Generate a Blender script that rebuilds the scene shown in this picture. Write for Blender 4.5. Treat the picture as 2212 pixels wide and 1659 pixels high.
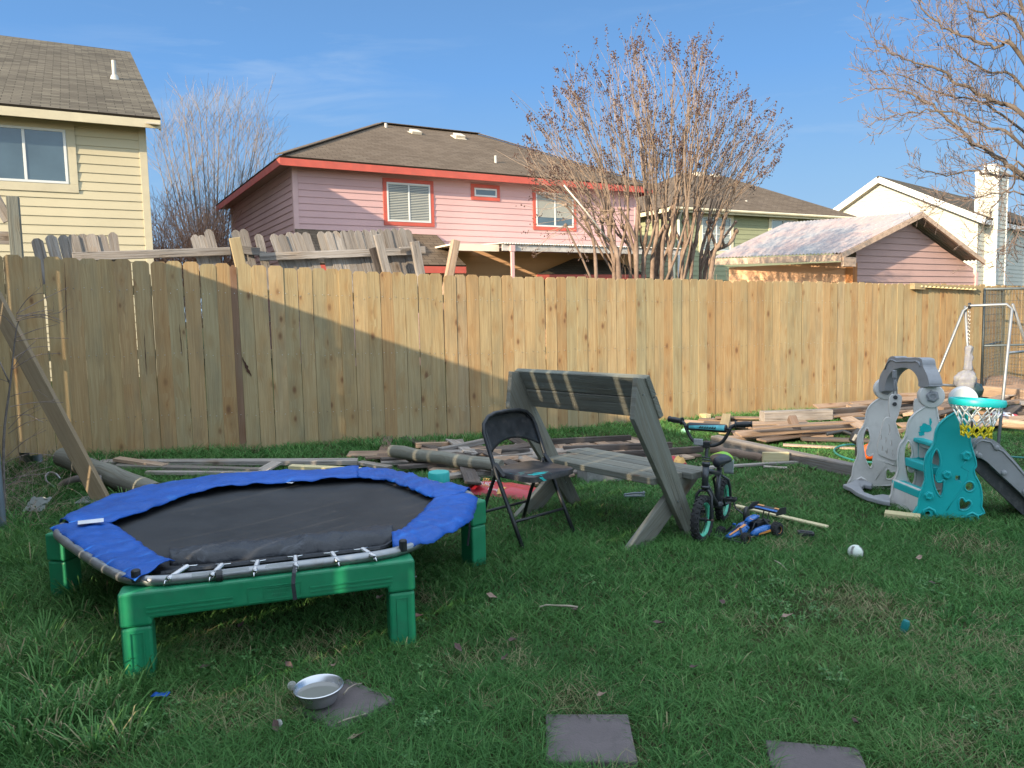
import bpy, bmesh, math, random
import numpy as np
from mathutils import Vector, Matrix
R = math.radians
S = bpy.context.scene
for o in list(bpy.data.objects): bpy.data.objects.remove(o)
random.seed(7)
# ---------------------------------------------------------------- camera
FPX = 3028*2212/4032.0          # focal length in pixels of a 2212 px wide copy of the photograph
PITCH, ROLL, CAMZ = R(5.25), R(1.24), 1.465
cam_d = bpy.data.cameras.new("camera"); cam = bpy.data.objects.new("camera", cam_d)
S.collection.objects.link(cam); S.camera = cam
cam_d.sensor_width = 36; cam_d.lens = 36*FPX/2212; cam_d.clip_end = 2000; cam_d.clip_start = 0.05
_r = Vector((1,0,0)); _u = Vector((0,math.sin(PITCH),math.cos(PITCH))); FW = Vector((0,math.cos(PITCH),-math.sin(PITCH)))
CU = math.cos(ROLL)*_u+math.sin(ROLL)*_r; CR = math.cos(ROLL)*_r-math.sin(ROLL)*_u
cam.matrix_world = Matrix(((CR.x,CU.x,-FW.x,0),(CR.y,CU.y,-FW.y,0),(CR.z,CU.z,-FW.z,CAMZ),(0,0,0,1)))
# ---------------------------------------------------------------- world, sun, exposure
SUN_AZ = R(48.0)      # light travels along (cos, sin) of this in plan
SUN_EL = R(18.0)
w = bpy.data.worlds.new("World"); S.world = w; w.use_nodes = True
nt = w.node_tree; nt.nodes.clear()
out = nt.nodes.new('ShaderNodeOutputWorld'); bg = nt.nodes.new('ShaderNodeBackground')
sky = nt.nodes.new('ShaderNodeTexSky'); sky.sky_type = 'NISHITA'; sky.sun_disc = False
sky.sun_elevation = SUN_EL
sky.sun_rotation = math.atan2(-math.cos(SUN_AZ), -math.sin(SUN_AZ))
sky.air_density = 1.0; sky.dust_density = 0.25; sky.ozone_density = 1.6; sky.altitude = 200
bg.inputs[1].default_value = 0.15
def wn(t, **k):
    n = nt.nodes.new(t)
    for a, b in k.items(): setattr(n, a, b)
    return n
# thin wispy cirrus, by direction
tc = wn('ShaderNodeTexCoord'); mp = wn('ShaderNodeMapping'); mp.inputs['Scale'].default_value = (2.2, 2.2, 15.0)
mp.inputs['Rotation'].default_value = (0, R(5), R(10))
mp.inputs['Location'].default_value = (.35, .1, .0)
nz = wn('ShaderNodeTexNoise'); nz.inputs['Scale'].default_value = 1.5; nz.inputs['Detail'].default_value = 8; nz.inputs['Distortion'].default_value = .5; nz.inputs['Roughness'].default_value=.6
nz2 = wn('ShaderNodeTexNoise'); nz2.inputs['Scale'].default_value = 2.4; nz2.inputs['Detail'].default_value = 3
cr = wn('ShaderNodeMapRange'); cr.inputs[1].default_value = .52; cr.inputs[2].default_value = .80
cr2 = wn('ShaderNodeMapRange'); cr2.inputs[1].default_value = .42; cr2.inputs[2].default_value = .70
mu = wn('ShaderNodeMath', operation='MULTIPLY'); mu2 = wn('ShaderNodeMath', operation='MULTIPLY'); mu2.inputs[1].default_value = .8
mx = wn('ShaderNodeMix', data_type='RGBA')
SKY_FILL = (4.2, 4.9, 5.7, 1)  # added fill light: colour of the boosted sky overhead and behind the camera
L = nt.links.new
L(tc.outputs['Generated'], mp.inputs[0]); L(mp.outputs[0], nz.inputs[0]); L(tc.outputs['Generated'], nz2.inputs[0])
L(nz.outputs[0], cr.inputs[0]); L(nz2.outputs[0], cr2.inputs[0]); L(cr.outputs[0], mu.inputs[0]); L(cr2.outputs[0], mu.inputs[1]); L(mu.outputs[0], mu2.inputs[0])
# the sky texture evened out towards the far side (deep, even winter blue); whitish fill brightness added overhead and on the sun side to lift the shade
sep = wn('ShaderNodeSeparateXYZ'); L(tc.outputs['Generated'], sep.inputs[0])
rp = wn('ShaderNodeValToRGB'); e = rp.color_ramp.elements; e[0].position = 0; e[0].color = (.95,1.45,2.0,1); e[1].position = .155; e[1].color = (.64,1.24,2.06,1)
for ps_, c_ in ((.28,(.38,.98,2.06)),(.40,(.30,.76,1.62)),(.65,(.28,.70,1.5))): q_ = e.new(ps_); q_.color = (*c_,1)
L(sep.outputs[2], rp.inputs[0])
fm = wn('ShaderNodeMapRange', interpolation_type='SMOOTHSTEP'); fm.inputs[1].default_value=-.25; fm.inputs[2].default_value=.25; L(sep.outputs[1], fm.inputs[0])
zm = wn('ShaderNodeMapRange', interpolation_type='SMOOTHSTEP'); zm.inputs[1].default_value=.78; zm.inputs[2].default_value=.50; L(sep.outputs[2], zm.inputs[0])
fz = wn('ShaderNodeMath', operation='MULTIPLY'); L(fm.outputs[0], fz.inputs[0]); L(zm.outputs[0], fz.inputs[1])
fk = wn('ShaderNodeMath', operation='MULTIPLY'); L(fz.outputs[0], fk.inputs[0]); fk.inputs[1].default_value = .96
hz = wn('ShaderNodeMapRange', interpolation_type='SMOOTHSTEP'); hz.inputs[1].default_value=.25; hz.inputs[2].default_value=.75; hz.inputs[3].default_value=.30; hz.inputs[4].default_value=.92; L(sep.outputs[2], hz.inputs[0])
hi = wn('ShaderNodeMix', data_type='RGBA'); L(hz.outputs[0], hi.inputs[0]); L(sky.outputs[0], hi.inputs[6]); hi.inputs[7].default_value = SKY_FILL
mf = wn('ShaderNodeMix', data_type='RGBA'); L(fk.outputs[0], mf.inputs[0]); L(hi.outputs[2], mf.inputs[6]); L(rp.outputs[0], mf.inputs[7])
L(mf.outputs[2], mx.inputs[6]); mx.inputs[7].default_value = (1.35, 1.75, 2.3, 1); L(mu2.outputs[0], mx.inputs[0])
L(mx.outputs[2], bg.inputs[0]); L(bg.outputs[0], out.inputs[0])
sd = bpy.data.lights.new("sun", 'SUN'); so = bpy.data.objects.new("sun", sd); S.collection.objects.link(so)
sd.energy = 3.85; sd.angle = R(0.5); sd.color = (1.0, .83, .59)
SUN_DIR = Vector((math.cos(SUN_AZ)*math.cos(SUN_EL), math.sin(SUN_AZ)*math.cos(SUN_EL), -math.sin(SUN_EL)))
so.rotation_euler = SUN_DIR.to_track_quat('-Z', 'Y').to_euler(); so.location = (-20, -20, 20)
S.view_settings.view_transform = 'Standard'; S.view_settings.look = 'None'; S.view_settings.exposure = 1.37; S.view_settings.gamma = 1
S.cycles.max_bounces = 6; S.cycles.transparent_max_bounces = 12
try: S.cycles.use_denoising = True
except Exception: pass

# ---------------------------------------------------------------- placing helpers (a sight line of the photo met with real ground / walls)
def sm(a, b, x):
    t = np.clip((x-a)/(b-a), 0, 1); return t*t*(3-2*t)
def gz(x, y):
    return -0.0206*np.clip(x, -8, 14)+0.0074*np.clip(y, 0, 16)+0.028*np.clip(-(x+0.6), 0, 5)*sm(4.5, 7.5, y)
def ray(x, y):
    d = FW*FPX+CR*(x-1106)-CU*(y-829.5); return d/d.y
def atY(x, y, Y): return Vector((0,0,CAMZ))+ray(x, y)*Y
def atZ(x, y, z):
    d = ray(x, y); return Vector((0,0,CAMZ))+d*((z-CAMZ)/d.z)
def G(x, y, h=0.0):
    z = h
    for _ in range(12):
        p = atZ(x, y, z); z = float(gz(p.x, p.y))+h
    return p
def onwall(x, y, p0, d):
    r = ray(x, y); n = (-d[1], d[0]); k = (n[0]*p0[0]+n[1]*p0[1])/(n[0]*r.x+n[1]*r.y)
    return Vector((0,0,CAMZ))+r*k
def D2(a): return Vector((math.cos(R(a)), math.sin(R(a)), 0))
UP = Vector((0,0,1))

# ---------------------------------------------------------------- scene helpers
def link(o): S.collection.objects.link(o); return o
def tag(o, label, cat, group=None, kind=None):
    if label: o['label'] = label
    if cat: o['category'] = cat
    if group: o['group'] = group
    if kind: o['kind'] = kind
    return o
def thing(name, label, cat, loc=(0,0,0), group=None):
    o = bpy.data.objects.new(name, None); o.empty_display_size = .1; link(o); o.location = loc
    return tag(o, label, cat, group)
class MB:
    def __init__(s): s.v=[]; s.f=[]; s.uv=[]; s.mi=[]; s.cm=0
    def add(s, vs, fs, uv=None):
        b = len(s.v); s.v.extend([tuple(p) for p in vs])
        s.uv.extend(uv if uv else [(p[0]+p[1]*.7, p[2]+p[1]*.3, .5) for p in vs])
        for f in fs: s.f.append(tuple(i+b for i in f)); s.mi.append(s.cm)
        return b
    def quad(s, a, b, c, d, uv=None): s.add([a,b,c,d], [(0,1,2,3)], uv)
    def obox(s, c, ax, ay, az, tone=None, taper=1.0):
        """box centred at c with half vectors ax (thick) ay (width) az (length)"""
        t = random.random() if tone is None else tone
        ru, rv = random.uniform(0,60), random.uniform(0,60)
        vs=[]; uv=[]
        lx, ly, lz = ax.length, ay.length, az.length
        for k in (-1,1):
            for i,j in ((-1,-1),(1,-1),(1,1),(-1,1)):
                q = taper if k>0 else 1
                vs.append(c+ax*i*q+ay*j*q+az*k); uv.append((i*lx+j*ly+ru, k*lz+rv, t))
        s.add(vs, [(0,3,2,1),(4,5,6,7),(0,1,5,4),(1,2,6,5),(2,3,7,6),(3,0,4,7)], uv)
    def box(s, x0,y0,z0,x1,y1,z1, tone=None):
        s.obox(Vector(((x0+x1)/2,(y0+y1)/2,(z0+z1)/2)), Vector(((x1-x0)/2,0,0)), Vector((0,(y1-y0)/2,0)), Vector((0,0,(z1-z0)/2)), tone)
    def beam(s, p0, p1, wd, th, up=UP, tone=None):
        """board from p0 to p1; th measured along up, wd across"""
        p0=Vector(p0); p1=Vector(p1); d=(p1-p0); L=d.length; d=d/L
        sd=d.cross(up)
        if sd.length<1e-4: sd=d.cross(Vector((1,0,0)))
        sd.normalize(); u=sd.cross(d).normalized()
        s.obox((p0+p1)/2, u*th/2, sd*wd/2, d*L/2, tone)
    def tube(s, pts, r, n=8, cap=True, closed=False, tone=None):
        pts=[Vector(p) for p in pts]; m=len(pts)
        rr=r if isinstance(r,(list,tuple)) else [r]*m
        t = random.random() if tone is None else tone
        ru, rv = random.uniform(0,60), random.uniform(0,60)
        vs=[]; uv=[]; nrm=None; ln=0
        for i,p in enumerate(pts):
            if closed: d=pts[(i+1)%m]-pts[i-1]
            else: d=pts[min(i+1,m-1)]-pts[max(i-1,0)]
            if d.length<1e-9: d=Vector((0,0,1))
            d.normalize()
            if nrm is None:
                nrm=d.cross(UP)
                if nrm.length<.01: nrm=d.cross(Vector((1,0,0)))
            nrm=(nrm-d*nrm.dot(d))
            if nrm.length<1e-6: nrm=d.orthogonal()
            nrm.normalize(); b=d.cross(nrm)
            if i: ln+=(pts[i]-pts[i-1]).length
            for k in range(n):
                a=2*math.pi*k/n
                vs.append(p+(nrm*math.cos(a)+b*math.sin(a))*rr[i]); uv.append((k/n*6.28*rr[i]+ru, ln+rv, t))
        fs=[]
        for i in range(m if closed else m-1):
            j=(i+1)%m
            for k in range(n):
                k2=(k+1)%n; fs.append((i*n+k, i*n+k2, j*n+k2, j*n+k))
        if cap and not closed:
            fs.append(tuple(range(n-1,-1,-1))); fs.append(tuple((m-1)*n+k for k in range(n)))
        s.add(vs, fs, uv)
    def lathe(s, prof, c, ax=UP, n=24, closed=False):
        """prof: (radius, height) pairs around axis ax at c"""
        c=Vector(c); ax=Vector(ax).normalized(); e1=ax.orthogonal().normalized(); e2=ax.cross(e1)
        vs=[]; uv=[]
        for r_,h in prof:
            for k in range(n):
                a=2*math.pi*k/n; vs.append(c+ax*h+(e1*math.cos(a)+e2*math.sin(a))*r_); uv.append((a*r_, h+r_, .5))
        fs=[]
        m=len(prof)
        for i in range(m if closed else m-1):
            j=(i+1)%m
            for k in range(n):
                k2=(k+1)%n; fs.append((i*n+k, i*n+k2, j*n+k2, j*n+k))
        if not closed:
            if prof[0][0]>1e-5: fs.append(tuple(range(n-1,-1,-1)))
            if prof[-1][0]>1e-5: fs.append(tuple((m-1)*n+k for k in range(n)))
        s.add(vs, fs, uv)
    def prism(s, poly, o, eu, ev, th, tone=.5):
        """2-D polygon (u,v) at o in the eu/ev plane, thickness th along eu x ev (centred)"""
        o=Vector(o); n=eu.cross(ev).normalized(); m=len(poly)
        vs=[o+eu*a+ev*b-n*th/2 for a,b in poly]+[o+eu*a+ev*b+n*th/2 for a,b in poly]
        uv=[(a,b,tone) for a,b in poly]*2
        s.add(vs, [tuple(range(m-1,-1,-1)), tuple(range(m,2*m))]+[(i,(i+1)%m,(i+1)%m+m,i+m) for i in range(m)], uv)
    def sheet(s, f, nu, nv, tone=.5):
        """f(i/nu, j/nv) -> Vector"""
        vs=[f(i/nu, j/nv) for i in range(nu+1) for j in range(nv+1)]
        s.add(vs, [(i*(nv+1)+j, (i+1)*(nv+1)+j, (i+1)*(nv+1)+j+1, i*(nv+1)+j+1) for i in range(nu) for j in range(nv)],
              [(i/nu, j/nv, tone) for i in range(nu+1) for j in range(nv+1)])
    def build(s, name, mats, parent=None, smooth=False, bevel=0, seg=2, origin=None):
        if not isinstance(mats,(list,tuple)): mats=[mats]
        org = Vector(origin) if origin is not None else (Vector(parent.matrix_basis.translation) if parent else Vector((0,0,0)))
        if parent is not None and parent.parent is not None and origin is None:
            org = Vector(parent['_o']) if '_o' in parent else org
        me=bpy.data.meshes.new(name)
        me.from_pydata([(p[0]-org.x,p[1]-org.y,p[2]-org.z) for p in s.v], [], s.f)
        at=me.attributes.new('uvw','FLOAT_VECTOR','POINT'); at.data.foreach_set('vector', np.array(s.uv,dtype=np.float32).ravel())
        for m in mats: me.materials.append(m)
        if len(mats)>1: me.polygons.foreach_set('material_index', s.mi)
        if smooth: me.polygons.foreach_set('use_smooth',[True]*len(me.polygons))
        me.update()
        o=bpy.data.objects.new(name, me); link(o)
        if parent is not None:
            o.parent=parent
            # the mesh is written in world space: cancel every parent's offset
            q=parent; off=Vector((0,0,0))
            while q is not None: off+=Vector(q.location); q=q.parent
            o.location=org-off
        else: o.location=org
        if bevel:
            b=o.modifiers.new('bevel','BEVEL'); b.width=bevel; b.segments=seg; b.limit_method='ANGLE'; b.angle_limit=R(40)
        if smooth:
            try: me.shade_smooth_by_angle
            except Exception: pass
        return o
def auto_smooth(o, ang=35):
    """sharp edges above ang, smooth elsewhere"""
    bm=bmesh.new(); bm.from_mesh(o.data)
    for e in bm.edges:
        if len(e.link_faces)==2 and e.calc_face_angle(0)>R(ang): e.smooth=False
    for f in bm.faces: f.smooth=True
    bm.to_mesh(o.data); bm.free(); return o
def structure(o): o['kind']='structure'; return o

# ---------------------------------------------------------------- materials
class NT:
    def __init__(s, name):
        s.m=bpy.data.materials.new(name); s.m.use_nodes=True; s.t=s.m.node_tree
        s.b=s.t.nodes['Principled BSDF']
    def n(s, t, ins=None, **k):
        x=s.t.nodes.new(t)
        for a,b in k.items(): setattr(x,a,b)
        if ins:
            for a,b in ins.items(): s.set(x.inputs[a], b)
        return x
    def set(s, sock, v):
        if hasattr(v,'links') or isinstance(v, bpy.types.NodeSocket): s.t.links.new(v, sock)
        elif isinstance(v,(tuple,list)) and len(v)==3 and sock.type=='RGBA': sock.default_value=(*v,1)
        else: sock.default_value=v
    def math(s, op, a, b=0.0, c=0.0, clamp=False):
        x=s.n('ShaderNodeMath', operation=op); x.use_clamp=clamp; s.set(x.inputs[0],a); s.set(x.inputs[1],b); s.set(x.inputs[2],c); return x.outputs[0]
    def mix(s, f, a, b, bt='MIX'):
        x=s.n('ShaderNodeMix', data_type='RGBA', blend_type=bt); s.set(x.inputs[0],f); s.set(x.inputs[6],a); s.set(x.inputs[7],b); return x.outputs[2]
    def mr(s, v, a, b, c=0.0, d=1.0):
        x=s.n('ShaderNodeMapRange'); s.set(x.inputs[0],v); x.inputs[1].default_value=a; x.inputs[2].default_value=b; x.inputs[3].default_value=c; x.inputs[4].default_value=d; return x.outputs[0]
    def noise(s, vec=None, scale=5, detail=3, rough=.5, dist=0.0):
        x=s.n('ShaderNodeTexNoise'); x.inputs['Scale'].default_value=scale; x.inputs['Detail'].default_value=detail; x.inputs['Roughness'].default_value=rough; x.inputs['Distortion'].default_value=dist
        if vec is not None: s.t.links.new(vec, x.inputs['Vector'])
        return x.outputs[0]
    def comb(s, x, y, z=0.0):
        c=s.n('ShaderNodeCombineXYZ'); s.set(c.inputs[0],x); s.set(c.inputs[1],y); s.set(c.inputs[2],z); return c.outputs[0]
    def uvw(s):
        a=s.n('ShaderNodeAttribute', attribute_name='uvw'); q=s.n('ShaderNodeSeparateXYZ'); s.t.links.new(a.outputs['Vector'], q.inputs[0]); return q.outputs
    def pos(s): return s.n('ShaderNodeTexCoord').outputs['Object']
    def ramp(s, v, cols):
        x=s.n('ShaderNodeValToRGB'); s.set(x.inputs[0], v); e=x.color_ramp.elements
        while len(e)<len(cols): e.new(.5)
        for i,(p,c) in enumerate(cols): e[i].position=p; e[i].color=(*c,1)
        return x.outputs[0]
    def bump(s, h, st=.3, d=.01):
        x=s.n('ShaderNodeBump'); x.inputs['Strength'].default_value=st; x.inputs['Distance'].default_value=d; s.set(x.inputs['Height'],h); s.t.links.new(x.outputs[0], s.b.inputs['Normal'])
    def out(s, col=None, rough=None, metal=None, spec=None):
        if col is not None: s.set(s.b.inputs['Base Color'], col)
        if rough is not None: s.set(s.b.inputs['Roughness'], rough)
        if metal is not None: s.set(s.b.inputs['Metallic'], metal)
        if spec is not None: s.b.inputs['Specular IOR Level'].default_value=spec
        return s.m
def plain(name, col, rough=.5, metal=0.0, var=.15, scale=6.0, bump=0.0, bscale=60.0, dirt=None, dirt_amt=.5, spec=None):
    m=NT(name); p=m.pos()
    n=m.noise(p, scale, 4, .6)
    lo=tuple(c*(1-var) for c in col); hi=tuple(min(1,c*(1+var)) for c in col)
    c=m.mix(m.mr(n,.3,.7), lo, hi)
    if dirt:
        n2=m.noise(p, scale*1.7, 6, .7); c=m.mix(m.mr(n2,.5,.72,0,dirt_amt), c, dirt)
    if bump: m.bump(m.noise(p, bscale, 4, .6), bump, .005)
    return m.out(c, m.mr(m.noise(p, scale*2, 3), .3, .7, max(0,rough-.08), min(1,rough+.08)), metal, spec)
def wood(name, tones, grain=.5, knots=.6, ring=1.0, stain=.4, stain_col=(.05,.045,.03), rough=.8, knot_col=(.10,.045,.02), bump=.4, checks=0.0):
    m=NT(name); u,v,t=m.uvw()
    base=m.ramp(t, tones)
    # knots
    vor=m.n('ShaderNodeTexVoronoi', feature='F1'); vor.inputs['Scale'].default_value=1.0; vor.inputs['Randomness'].default_value=1.0
    m.t.links.new(m.comb(m.math('MULTIPLY',u,8.0), m.math('MULTIPLY',v,4.2)), vor.inputs['Vector'])
    sp=m.n('ShaderNodeSeparateColor'); m.t.links.new(vor.outputs['Color'], sp.inputs[0])
    pick=m.mr(sp.outputs[0], 1-knots*.5, 1-knots*.5+.02)
    rad=m.mr(sp.outputs[1], 0, 1, .06, .19)
    dn=m.math('DIVIDE', vor.outputs['Distance'], rad)
    knot=m.math('MULTIPLY', m.mr(dn, 1.35, .45), pick)
    halo=m.math('MULTIPLY', m.mr(dn, 4.5, .9), pick)
    # grain lines bending round knots
    uu=m.math('ADD', u, m.math('MULTIPLY', halo, .025))
    g1=m.noise(m.comb(m.math('MULTIPLY',uu,150.0), m.math('MULTIPLY',v,3.0)), 1.0, 3, .6)
    g2=m.noise(m.comb(m.math('MULTIPLY',uu,38.0*ring), m.math('MULTIPLY',v,1.1)), 1.0, 4, .6, 1.2)
    g3=m.noise(m.comb(m.math('MULTIPLY',u,6.0), m.math('MULTIPLY',v,1.4)), 1.0, 4, .65)
    gm=m.math('ADD', m.math('MULTIPLY',m.mr(g2,.35,.62),.6), m.math('MULTIPLY',m.mr(g1,.35,.65),.4))
    dark=m.mix(1.0, base, (.62,.52,.42), 'MULTIPLY')
    c=m.mix(m.math('MULTIPLY', gm, grain), base, dark)
    c=m.mix(m.math('MULTIPLY', halo, .50), c, m.mix(1.0, base, (.72,.52,.34), 'MULTIPLY'))
    c=m.mix(m.math('MULTIPLY', m.mr(g3,.47,.74), stain), c, stain_col)
    c=m.mix(m.math('MULTIPLY', knot, .9), c, knot_col)
    h=m.math('SUBTRACT', gm, m.math('MULTIPLY',knot,.5))
    if checks:
        ck=m.noise(m.comb(m.math('MULTIPLY',u,70.0), m.math('MULTIPLY',v,1.6)), 1.0, 5, .7, .6)
        cm=m.math('MULTIPLY', m.mr(ck,.60,.66), checks)
        c=m.mix(cm, c, (.02,.018,.016)); h=m.math('SUBTRACT', h, m.math('MULTIPLY',cm,2.0))
    m.bump(h, bump, .003)
    return m.out(c, rough)
M={}
M['new_wood']=wood('new_pine_pickets', [(0,(.42,.295,.140)),(.18,(.385,.305,.165)),(.32,(.465,.335,.170)),(.5,(.355,.30,.170)),(.66,(.445,.30,.145)),(.82,(.385,.25,.115)),(.93,(.485,.37,.205)),(1,(.22,.13,.08))], grain=.75, knots=1.25, stain=.45, stain_col=(.14,.135,.09), knot_col=(.15,.07,.03))
M['new_lumber']=wood('new_lumber', [(0,(.55,.47,.26)),(1,(.62,.54,.34))], grain=.4, knots=.2, stain=.1)
M['old_wood']=wood('weathered_wood', [(0,(.27,.25,.235)),(.3,(.36,.335,.315)),(.6,(.22,.20,.185)),(.8,(.43,.40,.375)),(1,(.30,.275,.25))], grain=.9, knots=.25, ring=1.3, stain=.45, stain_col=(.035,.032,.03), rough=.9, knot_col=(.06,.045,.035), bump=.8, checks=.8)
M['brown_wood']=wood('salvaged_brown_wood', [(0,(.28,.19,.13)),(.3,(.40,.29,.21)),(.55,(.18,.125,.095)),(.8,(.50,.37,.27)),(1,(.31,.22,.16))], grain=.9, knots=.3, ring=1.3, stain=.4, stain_col=(.04,.03,.025), rough=.9, bump=.8, checks=.6)
M['dark_wood']=wood('rotten_dark_wood', [(0,(.075,.060,.055)),(.5,(.11,.09,.08)),(1,(.06,.05,.045))], grain=.9, knots=.2, stain=.3, stain_col=(.25,.22,.20), rough=.95, bump=1, checks=.8)
M['bench_wood']=wood('bench_weathered_wood', [(0,(.17,.185,.16)),(.5,(.22,.22,.185)),(1,(.14,.15,.135))], grain=.8, knots=.3, ring=1.1, stain=.4, stain_col=(.07,.065,.055), rough=.88, bump=.7, checks=.55)
M['post_wood']=wood('treated_post_wood', [(0,(.34,.27,.15)),(.5,(.38,.30,.17)),(1,(.24,.18,.11))], grain=.6, knots=.3, stain=.3)
# ================================================================ GROUND
def mat_ground():
    m=NT('lawn_soil'); p=m.pos()
    n=m.noise(p,1.3,5,.6); n2=m.noise(p,14,5,.7); n3=m.noise(p,60,3,.6)
    c=m.mix(m.mr(n,.35,.65), (.030,.045,.015), (.055,.060,.022))
    c=m.mix(m.mr(n2,.5,.7,0,.7), c, (.075,.060,.035)); c=m.mix(m.mr(n3,.4,.7,0,.6), c, (.018,.026,.010))
    m.bump(n3,.8,.02); return m.out(c,.95,spec=.1)
g=MB()
xs=[-300,-120,-60,-30]+[x*.75 for x in range(-26,40)]+[45,80,150,300]
ys=[-80,-40,-20]+[y*.75 for y in range(-12,60)]+[60,90,150,300,500]
vs=[]
for x in xs:
    for y in ys:
        fr = .012*math.sin(x*2.1+y*1.3)+.010*math.sin(x*.9-y*2.7) if 1.5<y<14 else 0
        vs.append(Vector((x,y,float(gz(x,y))+fr*.6-.004)))
ny=len(ys)
g.add(vs,[(i*ny+j,(i+1)*ny+j,(i+1)*ny+j+1,i*ny+j+1) for i in range(len(xs)-1) for j in range(ny-1)])
structure(g.build('ground', mat_ground(), smooth=True))

# ================================================================ NEW FENCE
FA=math.degrees(math.atan(.49)); FD=D2(FA); FN=Vector((-FD.y,FD.x,0)); F0=Vector((0,8.95,0))
def fp(s, off=0.0): p=F0+FD*s+FN*off; return p
fence=thing('new_picket_fence','tall new pine privacy fence of dog-eared pickets across the back of the yard','fence',tuple(fp(0)))
pk=MB(); s=-6.2; rnd=random.Random(3)
while s<14.5:
    wd=.14+rnd.uniform(-.004,.004); gap=rnd.uniform(.001,.005)
    if abs(s+2.99)<.07 and not globals().get('_done'): wd=.062; _done=True; dark_=True
    else: dark_=False
    if abs(s+3.42)<.07 or abs(s+.95)<.06: gap=.006
    p=fp(s+wd/2); z0=float(gz(p.x,p.y))-.02; top=z0+1.85+rnd.uniform(-.012,.012)
    off=rnd.uniform(-.004,.004); th=.016; c=.026; tone=rnd.random()
    if dark_: tone=1.0
    elif tone>.955: tone=.9
    ru,rv=rnd.uniform(0,80),rnd.uniform(0,80)
    poly=[(0,z0),(wd,z0),(wd,top-c),(wd-c,top),(c,top),(0,top-c)]
    vs=[];uv=[]
    lean=rnd.uniform(-.006,.006)
    for k in (0,1):
        for a,b in poly:
            q=F0+FD*(s+a+lean*(b-z0))+FN*(off+k*th); vs.append(Vector((q.x,q.y,b))); uv.append((a+ru+k*.02,b+rv,tone))
    pk.add(vs,[(5,4,3,2,1,0),(6,7,8,9,10,11)]+[(i,(i+1)%6,(i+1)%6+6,i+6) for i in range(6)],uv)
    s+=wd+gap
pk.build('pickets', M['new_wood'], fence)
rl=MB()
for zz in (.35,.95,1.55):
    s=-6.2
    while s<14.4:
        a=fp(s,.045); b=fp(s+2.4,.045)
        rl.beam((a.x,a.y,float(gz(a.x,a.y))+zz),(b.x,b.y,float(gz(b.x,b.y))+zz),.038,.089); s+=2.4
rl.build('rail', M['new_lumber'], fence)
s=-6.2
while s<14.6:
    a=fp(s,.11); z=float(gz(a.x,a.y)); q=MB(); q.beam((a.x,a.y,z-.1),(a.x,a.y,z+1.7),.089,.089,up=FD); q.build('post', M['new_lumber'], fence); s+=2.4
M['seam']=plain('bark_seam',(.055,.022,.012),.9)
for (xa,ya,xb,yb,wd_) in ((383,500,400,930,.007),(855,900,870,1170,.006),(1065,870,1082,1060,.007),(1135,1360,1128,1400,.006),(1440,1065,1490,1180,.030)):
    a=onwall(xa/1.508/1.8228,(700+ya/1.508)/1.8228,fp(0,-.008),FD); b=onwall(xb/1.508/1.8228,(700+yb/1.508)/1.8228,fp(0,-.008),FD); q=MB(); dv=(b-a); n_=10; w_=dv.cross(FN).normalized()
    L_=[a+dv*i/n_+w_*rn_ for i,rn_ in enumerate([rnd.uniform(-.2,.2)*wd_ for _ in range(n_+1)])]; hw=[wd_/2*math.sin(math.pi*(.08+.84*i/n_))*rnd.uniform(.5,1.2) for i in range(n_+1)]
    for i in range(n_): q.add([L_[i]-w_*hw[i],L_[i]+w_*hw[i],L_[i+1]+w_*hw[i+1],L_[i+1]-w_*hw[i+1]],[(0,1,2,3)])
    q.build('bark_seam',M['seam'],fence)
# nail heads on pickets
nl=MB(); s=-5.5
rn=random.Random(5)
while s<6:
    for zz in (.35,.95,1.55):
        for o_ in (.04,.1):
            p=fp(s+o_,-.005); nl.obox(Vector((p.x,p.y,float(gz(p.x,p.y))+zz+rn.uniform(-.02,.02))),FD*.003,FN*.002,UP*.003)
    s+=.1435
nl.build('nail_heads', plain('nail_steel',(.5,.5,.5),.3,.9), fence)['kind']='stuff'

# old side fence on the left, out of the picture, whose gaps let the slivers of sun through
sf=thing('side_fence','tall gappy wooden fence along the left side of the yard','fence',tuple(fp(-5.6)))
SFD=-FN; b0=fp(-5.62)
bd=MB(); k=0.15; rs=random.Random(11); H_S=2.52
while k<13:
    wd=.14; 
    gap = rs.choice([.001,.001,.001,.013,.001]) if k<1.9 else (rs.choice([.001,.018,.022,.024,.014]) if k<9 else .006)
    p=b0+SFD*(k+wd/2); z=float(gz(p.x,p.y)); th=.02
    bd.obox(Vector((p.x,p.y,z+(H_S+rs.uniform(-.008,.008))/2-.05)), FD*th/2, SFD*wd/2, UP*(H_S/2+.05)); k+=wd+gap
bd.build('pickets', M['old_wood'], sf)
r2=MB()
for zz in (.4,1.25,2.15):
    a=b0-FD*.035; b=b0+SFD*13-FD*.035; r2.beam((a.x,a.y,float(gz(a.x,a.y))+zz),(b.x,b.y,float(gz(b.x,b.y))+zz),.04,.089)
r2.build('rail', M['old_wood'], sf)

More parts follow.
